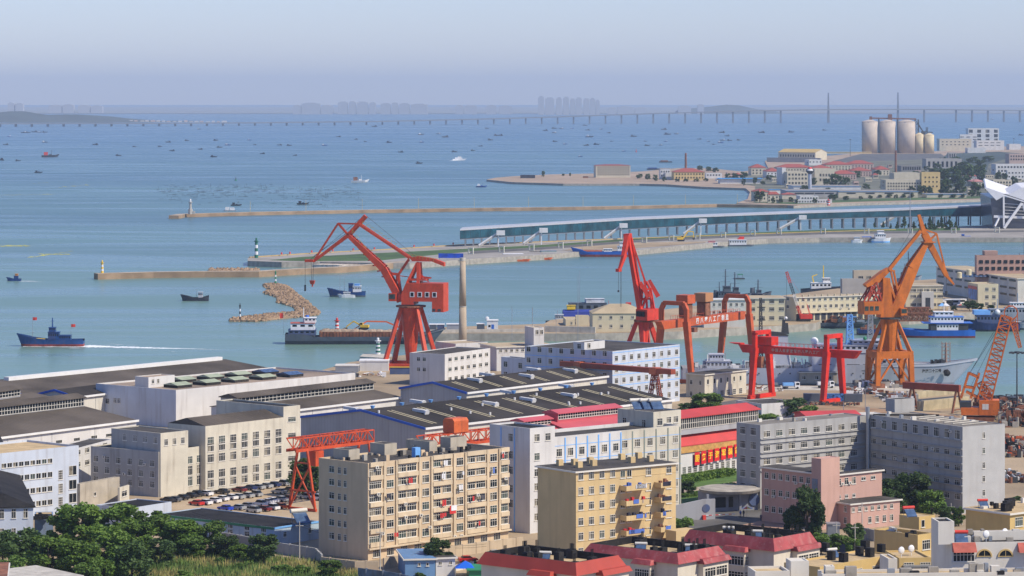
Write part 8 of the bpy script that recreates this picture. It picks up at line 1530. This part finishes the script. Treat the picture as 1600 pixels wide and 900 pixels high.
for dz in (0, .5): 
    for (a, b_) in (((468, 818), (594, 829)), ((594, 829), (760, 850)), ((300, 800), (468, 818))):
        A_, B_ = PY(a[0], a[1], 735), PY(b_[0], b_[1], 725); pr = None
        for i in range(9): f = i / 8; c_ = A_.lerp(B_, f) - Vector((0, 0, 1.6 * 4 * f * (1 - f) + dz)); (q.bar(pr, c_, .05) if pr else None); pr = c_
tag(q.build('overhead_wire', M_black), 'sagging overhead wires strung before the apartment block', 'wires')
# ================================================================ FOREGROUND ROOFS
def mansard(label, A, eave, top, base, Rr, L, ang, bay=None, seed=1, rcol=None, Rwin=(), Lwin=()):
    b = bld(label, A, eave, base, Rr, None, L, ang, 4, mat('cream apartment wall', (.60, .55, .45), .85, .06, .2, streak=.5, dirt=(.3, .24, .18)), None, 0, 'none', wins=list(Rwin) + list(Lwin)); lx, ly, h = b.Lx, b.Ly, b.h; mr = rcol or M_mans; o = b.o
    ht = H - (top - YH) / b.s - 4 - h; MB().box(0, 0, 0, lx, ly, h - .003).build('wall', MATS['cream apartment wall'], o)
    rg = [(-.7, -.7, h), (lx + .7, -.7, h), (lx + .7, ly + .7, h), (-.7, ly + .7, h)]; rt = [(.5, .5, h + ht), (lx - .5, .5, h + ht), (lx - .5, ly - .5, h + ht), (.5, ly - .5, h + ht)]; ri = [(.9, .9, h + ht), (lx - .9, .9, h + ht), (lx - .9, ly - .9, h + ht), (.9, ly - .9, h + ht)]; rf = [(x, y, h + ht - 1.3) for x, y, _ in ri]
    q = MB(); q2 = MB(); q.poly(rg[::-1])
    for i in range(4): j = (i + 1) % 4; q.poly([rg[i], rg[j], rt[j], rt[i]]); q2.poly([rt[i], rt[j], ri[j], ri[i]]); q2.poly([ri[i], ri[j], rf[j], rf[i]])
    q.build('mansard_skirt', mr, o); q2.build('roof_parapet', M_bitd, o); MB().poly(rf).build('roof_deck', M_tan, o); zf = h + ht - 1.3; g_ = random.Random(seed)
    for i in range(11): x, y = lx * g_.uniform(.1, .88), ly * g_.uniform(.08, .92); MB().cbox((x, y, zf), g_.uniform(.9, 1.8), g_.uniform(.8, 1.5), g_.uniform(.9, 2.1)).build('roof_chimney', M_bitd, o); q = MB(); [q.cyl((x + d, y, zf + .9), (x + d, y, zf + 2.7), .08, n=5) for d in (-.3, 0, .3)]; q.build('flue_pipe', M_bitd, o)
    for u0, u1 in (bay or ()):      # projecting bays on the long face: (u0,u1) fractions of L face
        y0, y1 = ly * u0, ly * u1; MB().box(-1.5, y0, 0, -.003, y1, h - .6).build('bay', MATS['cream apartment wall'], o); MB().hexa([(-2.1, y0 - .5, h - .6), (-.02, y0 - .5, h - .6), (-.02, y1 + .5, h - .6), (-2.1, y1 + .5, h - .6)], [(-1.5, y0 - .2, h + .3), (-.02, y0 - .2, h + .3), (-.02, y1 + .2, h + .3), (-1.5, y1 + .2, h + .3)]).build('bay_roof', mr, o)
        for k in range(2): z = h - 2.4 - 3 * k; fm, pm = window_meshes(y1 - y0 - .3, 1.8, 'c6'); w_ = link('window', fm, o, (-1.5, (y0 + y1) / 2, z), R(-90)); link('pane', pm[k], w_); fm, pm = window_meshes(1.2, 1.8, 'c3'); w_ = link('window', fm, o, (-.75, y0, z)); link('pane', pm[1], w_)
    x0, x1 = lx * .45, lx + .3; MB().box(x0, -1.3, 0, x1, -.003, h - .6).build('bay', MATS['cream apartment wall'], o); MB().hexa([(x0 - .4, -1.9, h - .6), (x1 + .4, -1.9, h - .6), (x1 + .4, -.02, h - .6), (x0 - .4, -.02, h - .6)], [(x0 - .2, -1.3, h + .3), (x1 + .2, -1.3, h + .3), (x1 + .2, -.02, h + .3), (x0 - .2, -.02, h + .3)]).build('bay_roof', mr, o)
    for k in range(2):
        for f in (.27, .73): fm, pm = window_meshes((x1 - x0) * .42, 1.8, 'c4'); w_ = link('window', fm, o, (x0 + (x1 - x0) * f, -1.3, h - 2.4 - 3 * k)); link('pane', pm[k + 1], w_)
    b.zf = zf; return b
Mm2 = mat('faded red mansard', (.33, .06, .06), .6, .2, .3, streak=.5, dirt=(.45, .25, .22), speck=.3)
m1 = mansard('red mansard roofed apartment block at the bottom centre with rooftop chimneys', 900, 899, 880, 1070, 972, 752, 50, [(.22, .42)], 3, mat('orange red mansard', (.36, .05, .03), .55, .1, .2)); m2 = mansard('dark red mansard roofed block in front of the yellow beige apartments', 1059, 881, 865, 1018, 1128, 917, 50, [(.25, .42)], 5, Mm2); m3 = mansard('red mansard roofed block with peeling paint near the gatehouse', 1209, 861, 842, 990, 1271, 1072, 50, [(.28, .5)], 7, Mm2)
for b_, fx_, fy_, lb in ((m1, .35, .5, 'on the orange red mansard block'), (m2, .3, .55, 'left on the dark red mansard block'), (m2, .6, .15, 'right on the dark red mansard block'), (m3, .4, .7, 'left on the peeling red mansard block'), (m3, .35, .35, 'middle of the peeling red mansard block')):
    v = b_.o.matrix_basis @ Vector((b_.Lx * fx_, b_.Ly * fy_, b_.zf)); solar_heater(v, R(b_.ang - 60), 'silver solar water heater ' + lb, sc=1.1)
yk = dict(z0=4, wall=mat('ochre wall', (.56, .40, .16), .85, .08, .2, streak=.35, dirt=(.3, .22, .12)), roof=M_tan)
y1 = bld('yellow house with tan flat roof and white eaves at the right edge', 1578, 802, 987, 1660, None, 1509, 40, style='eave', wins=[('R', (1592, 1612, 2), [815], 12, 14, 'c4', 1592)], **yk)
y3 = bld('ochre block with roof stair house right of centre bottom', 1434, 836, 985, 1458, None, 1366, 42, par=.8, wins=[('R', (1447, 1447, 1), [851, 877], 12, 15, 'c4')], **yk); roofbox(y3, 'x', 1436, 808, 828, 1461, 1405, yk['wall'], M_tan, .2, wins=[('R', (1442, 1442, 1), [818], 5, 12, 's1')]); solar_heater(y3.o.matrix_basis @ Vector((y3.Lx * .5, y3.Ly * .35, y3.h + 3)), R(20), 'red capped solar water heater on the ochre stair house', tankm=M_red, sc=1.2)
y4 = bld('low ochre block with tan roof and black box chimneys at the bottom right', 1281, 886, 1045, 1398, 866, 1225, None, par=.35, wins=[('R', (1310, 1370, 3), [897], 14, 7, 'c4')], **yk)
for i, (x, y) in enumerate(((1299, 875), (1318, 878), (1343, 868), (1359, 870), (1377, 864), (1352, 858), (1290, 862))): v = y4.o.matrix_basis.inverted() @ P(x, y, 4 + y4.rz); MB().cbox(v, 1.3 if i % 2 else 1.0, 1.3, 1.7).build('roof_chimney', M_bitd, y4.o)
solar_heater(P(1303, 871, 4 + y4.rz), R(30), 'small solar water heater among black boxes on the low ochre roof')
for i in range(3): v = (y1.Lx * (.1 + .2 * i), y1.Ly * (.2 + .2 * i), y1.rz); MB().cbox(v, 2.0, 1.2, 1.6).build('roof_chimney', M_bitd, y1.o)
solar_heater(y1.o.matrix_basis @ Vector((2, y1.Ly * .75, y1.rz)), R(10), 'red tanked solar water heater on the yellow house roof', tankm=M_red)
Mwv = mat('white villa wall', (.66, .62, .54), .85, .05, .2, streak=.3, dirt=(.4, .33, .25)); wv = bld('white villa block with arched windows and red tiled hoods at the bottom right', 1487, 848, 1075, 1660, None, 1455, 6, 4, Mwv, M_bitd, .4, wins=[('R', (1506, 1506, 1), [870], 34, 15, 'c6')]); roofbox(wv, 'x', 1466, 815, 851, 1491, 1455, Mwv, M_bitd, .3)
for x in (1538, 1571):
    u = wv.u(x); z = wv.z(870, u); q = MB(); n_ = 12; pr = [(math.cos(math.pi * k / n_) * 1.15, 0, math.sin(math.pi * k / n_) * 1.15) for k in range(n_ + 1)]; q.extr([(a, -.06, c_) for a, _, c_ in pr], (0, .05, 0), 0); w_ = q.build('arched_window', M_gd, wv.o, False, (u, -.01, z)); q = MB()
    for k in range(n_): q.bar((pr[k][0] * 1.12, -.1, pr[k][2] * 1.12), (pr[k + 1][0] * 1.12, -.1, pr[k + 1][2] * 1.12), .2, .25)
    q.bar((0, -.1, 0), (0, -.1, 1.15), .08); q.bar((-1.2, -.1, .1), (1.2, -.1, .1), .1); q.build('arch_surround', yk['wall'], w_)
for x0, x1 in ((1488, 1524), (1590, 1640)):
    u0, u1 = wv.u(x0), wv.u(x1); z = wv.z(862, u0); MB().hexa([(u0, -1.4, z), (u1, -1.4, z), (u1, -.01, z), (u0, -.01, z)], [(u0, -1.3, z + .1), (u1, -1.3, z + .1), (u1, -.01, z + 1.6), (u0, -.01, z + 1.6)]).build('tiled_hood', M_tile, wv.o)
for x, c_, lb in ((1481, M_white, 'left'), (1502, M_red, 'right')): solar_heater(PY(x, 848, wv.Y + 3), R(0), 'solar water heater at the ' + lb + ' behind the red tiled hood of the white villa', tankm=c_, sc=1.25)
fb = bld('cream rooftop strip along the bottom edge with clutter', 1285, 897, 1120, 1680, None, 1150, 4, 4, Mwv, M_tan, .5, Ly=5); g_ = random.Random(6)
for i in range(26): MB().cbox((fb.Lx * g_.uniform(.02, .98), g_.uniform(.4, 3), fb.h - .4), g_.uniform(.5, 2), g_.uniform(.5, 1.4), g_.uniform(.5, 1.7)).build('roof_clutter', g_.choice((M_bitd, Mwv, M_steel, M_conc)), fb.o)
roofbox(fb, 'x', 1290, 885, 899, 1304, 1287, Mwv, Mwv, .2)
# bottom left roof, huts and street things
pz = [P(a, b_, 13) for a, b_ in ((-30, 912), (12, 890), (55, 885), (130, 901), (150, 960), (-30, 960))]; MBx = thing('building', 'flat grey roofed block in the bottom left corner', 'building', (0, 0, 4)); MB().prism([(v.x, v.y) for v in pz], 0, 9).build('wall', Mst, MBx); MB().prism([(v.x * .998 - .1, v.y + .4) for v in pz], 9.003, 9.2).build('roof', M_concl, MBx)
bld('bright blue hut with brown roof at the left bottom edge', -12, 879, 985, 12, None, -30, 8, 4, mat('sky blue wall', (.12, .50, .75), .7), M_rust, .1, 'eave')
bld('blue corrugated site hut at the bottom by the boundary wall', 633, 873, 903, 680, None, 622, 8, 4, mat('mid blue sheet', (.12, .24, .42), .6, .1, .3, streak=.5), mat('mid blue sheet', None), .1, 'eave', wins=[('R', (655, 668, 2), [882], 4, 5, 's1')]); bld('white site hut right of the blue corrugated one', 681, 871, 901, 711, None, 670, 14, 4, Mw, M_bit, .1, 'eave', wins=[('R', (688, 704, 2), [880], 5, 6, 's2')])
t = thing('gazebo', 'bright blue peaked gazebo beside the white site hut', 'gazebo', P(727, 902, 4)); MB().hexa([(-2.2, -2.2, 2.2), (2.2, -2.2, 2.2), (2.2, 2.2, 2.2), (-2.2, 2.2, 2.2)], [(-.05, -.05, 3.6), (.05, -.05, 3.6), (.05, .05, 3.6), (-.05, .05, 3.6)]).build('canopy', mat('vivid blue canvas', (.01, .12, .62), .6), t); q = MB(); [q.cyl((a, c_, 0), (a, c_, 2.2), .05, n=5) for a in (-2.1, 2.1) for c_ in (-2.1, 2.1)]; q.build('post', M_steel, t)
bld('dark green tarpaulin shelter right of the blue gazebo', 733, 891, 905, 754, None, 729, 5, 4, M_green, M_green, .1, 'gablex', rh=.6)
car(731, 878, 'red', 'red car parked in front of the beige boundary wall', None, 15); car(775, 869, 'silver', 'silver car parked at the right end of the beige boundary wall', None, 15)
wallpx([(560, 905), (612, 912), (640, 918)], 18, .15, mat('rusty blue hoarding', (.16, .20, .26), .7, .3, .5, streak=.9), 'rusty blue sheet hoarding at the bottom', 'hoarding', 'hoarding'); wallpx([(708, 893), (740, 887)], 10, .12, M_frame, 'white picket fence by the street tree', 'picket_fence', 'fence'); wallpx([(1225, 848), (1310, 862), (1345, 866)], 12, .15, M_bl2, 'blue metal fence in front of the willow', 'metal_fence', 'fence'); wallpx([(1347, 842), (1366, 846)], 18, .3, Mgw, 'dark grey wall stub beside the pink annex'); t = shed_box('kiosk', 1293, 1312, 818, 836, 4, 3, 'small silver kiosk in front of the pink annex', 'kiosk', M_steel, M_steel)
# ================================================================ TREES AND SCRUB
L_ = 'dense green broadleaf tree in the thicket at the lower left'
for i, (x, yb, yt, w, m_) in enumerate([(128, 862, 786, 95, 0), (182, 852, 788, 90, 0), (235, 862, 797, 80, 0), (285, 866, 810, 80, 0), (328, 866, 815, 62, 0), (30, 895, 828, 80, 1), (76, 905, 836, 84, 0), (122, 905, 842, 80, 0), (168, 895, 822, 84, 0), (205, 922, 846, 70, 1), (160, 925, 868, 50, 0), (352, 872, 836, 56, 1), (98, 862, 806, 60, 0), (4, 880, 832, 60, 0), (250, 886, 840, 56, 1), (375, 876, 850, 36, 0), (60, 870, 834, 60, 1), (215, 872, 815, 60, 0), (20, 925, 868, 60, 2), (135, 935, 876, 56, 2), (300, 872, 838, 50, 2)]):
    tree_px(x, yb, yt, w, L_, m=[M_leaf, M_leafd, M_leafl][m_], group='thicket at the lower left', n=6000, leaf=.036, lift=.06)
for x, yb, yt, w, m_, lb in [(412, 882, 834, 52, M_leafd, 'dark cone shaped tree before the grey boundary wall'), (516, 905, 873, 40, M_leaf, 'round green tree at the corner of the beige wall'), (683, 895, 841, 60, M_leafd, 'round dark street tree in front of the beige apartment block'), (1068, 850, 808, 48, M_leaf, 'green tree right of the yellow beige apartment block'), (1262, 845, 762, 62, M_leafd, 'tall dark willow like tree before the pink office'), (1243, 842, 790, 40, M_leafd, 'darker lower tree left of the willow like one'), (1283, 866, 832, 36, M_leaf, 'small green tree below the willow'), (1312, 862, 834, 40, M_leafl, 'bright green bushy tree behind the low ochre roof'), (1334, 850, 818, 34, M_leafd, 'dark tree right of the small kiosk'), (1334, 868, 840, 30, M_leaf, 'small bushy tree beside the utility poles'), (1395, 802, 746, 60, M_leafd, 'left dark tree in the grove by the grey office'), (1430, 800, 738, 74, M_leafd, 'large dark middle tree in the grove by the grey office'), (1455, 815, 766, 52, M_leaf, 'lighter green right hand tree in the grove'), (1380, 806, 760, 40, M_leafd, 'low dark tree at the left end of the grove'), (1480, 822, 790, 36, M_leafd, 'small dark tree at the foot of the white end wall'), (1498, 822, 792, 26, M_leaf, 'small green bush tree right of the white pole'), (685, 602, 585, 26, M_leafl, 'bright little tree at the corner of the rear warehouse'), (1106, 650, 612, 56, M_leaf, 'leafy tree in front of the small cream workshop'), (1078, 650, 628, 40, M_leafd, 'darker tree left of the leafy one by the workshop'), (1235, 664, 622, 60, M_leafd, 'dark leafy tree before the low bright red roof'), (1262, 664, 634, 40, M_leaf, 'green tree overlapping the bright red roof'), (1190, 668, 644, 60, M_leaf, 'wide yellowish green tree behind the grey left wing'), (480, 775, 712, 60, M_leafd, 'dark tree behind the orange lattice gantry leg'), (535, 720, 690, 60, M_leaf, 'green tree behind the apartment roof under the gantry'), (1588, 790, 775, 22, M_leafd, 'clipped dark bush at the right edge'), (1075, 775, 750, 30, M_leafd, 'dark shrub tree at the left of the garden')]:
    tree_px(x, yb, yt, w, lb, m=m_, n=5000, leaf=.04, lift=.08)
for i, (x, yb, w) in enumerate([(345, 882, 26), (392, 884, 24), (440, 895, 30), (470, 899, 34), (500, 905, 26), (285, 906, 30), (255, 912, 26), (375, 890, 22), (655, 903, 20), (744, 885, 16)]): tree_px(x, yb, yb - w * .6, w, 'low green scrub bush at the edge of the rough grass', m=M_leaf, shape='bush', group='scrub bushes by the rough grass', name='bush', cat='bush', n=1600, leaf=.08)
M_rg = mat('rough grass ground', (.16, .16, .055), .95, .35, .4, speck=.5, dirt=(.07, .11, .03)); flat('rough_ground', [(130, 900), (250, 868), (340, 858), (500, 888), (600, 900), (640, 960), (120, 960)], 4.02, M_rg)
g_ = random.Random(44); gm = [mat('dry grass blades', (.30, .26, .09), .9, .3, .5), mat('green grass blades', (.10, .17, .035), .9, .3, .5), mat('light grass blades', (.20, .25, .07), .9, .3, .5)]; q = MB()
for i in range(30000):
    x, y = g_.uniform(140, 560), g_.uniform(858, 930)
    if y < 868 + abs(x - 330) * .10 - 6: continue
    p = P(x, y, 4); k = (math.sin(p.x * .33 + math.sin(p.y * .2) * 2) + math.sin(p.y * .24 + p.x * .11)) * .5 + g_.gauss(0, .35); m_ = 0 if k > .25 else (1 if k < -.25 else 2); h_ = g_.uniform(.4, 1.5) * (1.3 if m_ == 1 else 1); a = g_.uniform(0, 6.28); w_ = g_.uniform(.06, .16); dx, dy = math.cos(a) * w_, math.sin(a) * w_
    q.poly([(p.x - dx, p.y - dy, 4), (p.x + dx, p.y + dy, 4), (p.x + dx * .3 + g_.uniform(-.3, .3), p.y + dy * .3 + g_.uniform(-.3, .3), 4 + h_)], m_)
tag(q.build('grass', gm), 'grass', None, None, 'stuff')
# ---- more houses, dishes and tanks along the bottom edge
bld('tall cream chimney block at the bottom beside the peeling mansard', 1236, 877, 1100, 1264, None, 1232, 8, 4, Mwv, Mwv, .2, Ly=4)
bld('low cream terrace house along the bottom edge below the mansard block', 1180, 893, 1110, 1234, None, 1165, 8, 4, Mwv, M_tan, .5, Ly=6)
h5 = bld('ochre house front with grey awnings left of the white villa', 1405, 872, 1040, 1455, None, 1392, 8, 4, yk['wall'], M_tan, .4, wins=[('R', (1420, 1446, 2), [884], 16, 10, 'c4')], Ly=10); MB().box(h5.Lx * .1, -1.6, h5.h - 1.6, h5.Lx * .95, -.01, h5.h - 1.3).build('awning', M_steel, h5.o)
h6 = bld('white gabled house end left of the ochre house at the bottom', 1388, 873, 1060, 1402, None, 1380, 8, 4, Mwv, M_tan, .3, Ly=6)
for b_, fx_, fy_ in ((h5, .2, .3), (h5, .6, .5), (wv, .35, .2), (wv, .55, .35), (wv, .8, .3)):
    q = MB(); q.ball((0, 0, 1.3), .7, .3, .7, n=12, k=6).cyl((0, 0, 0), (0, 0, 1.3), .06, n=5); o = q.build('satellite_dish', M_white, None, False, b_.o.matrix_basis @ Vector((b_.Lx * fx_, b_.Ly * fy_, b_.rz)), R(30)); tag(o, 'white satellite dish on the ' + ('ochre house' if b_ is h5 else 'white villa') + ' roof', 'satellite dish', 'dishes on the bottom right roofs')
for i in range(4): MB().box(wv.Lx * (.26 + .16 * i), wv.Ly * .3, wv.rz, wv.Lx * (.26 + .16 * i) + 3.2, wv.Ly * .3 + .4, wv.rz + 1.6).build('roof_parapet', Mwv, wv.o)
g_ = random.Random(31)
for b_, n_ in ((y1, 8), (y3, 10), (wv, 14), (bR, 10), (bL, 6), (t1, 4)):
    for i in range(n_): MB().cbox((b_.Lx * g_.uniform(.06, .94), b_.Ly * g_.uniform(.1, .9), b_.rz), g_.uniform(.4, 1.4), g_.uniform(.4, 1.2), g_.uniform(.3, 1.1)).build('roof_vent', g_.choice((M_bitd, M_conc, M_steel, M_frame)), b_.o)
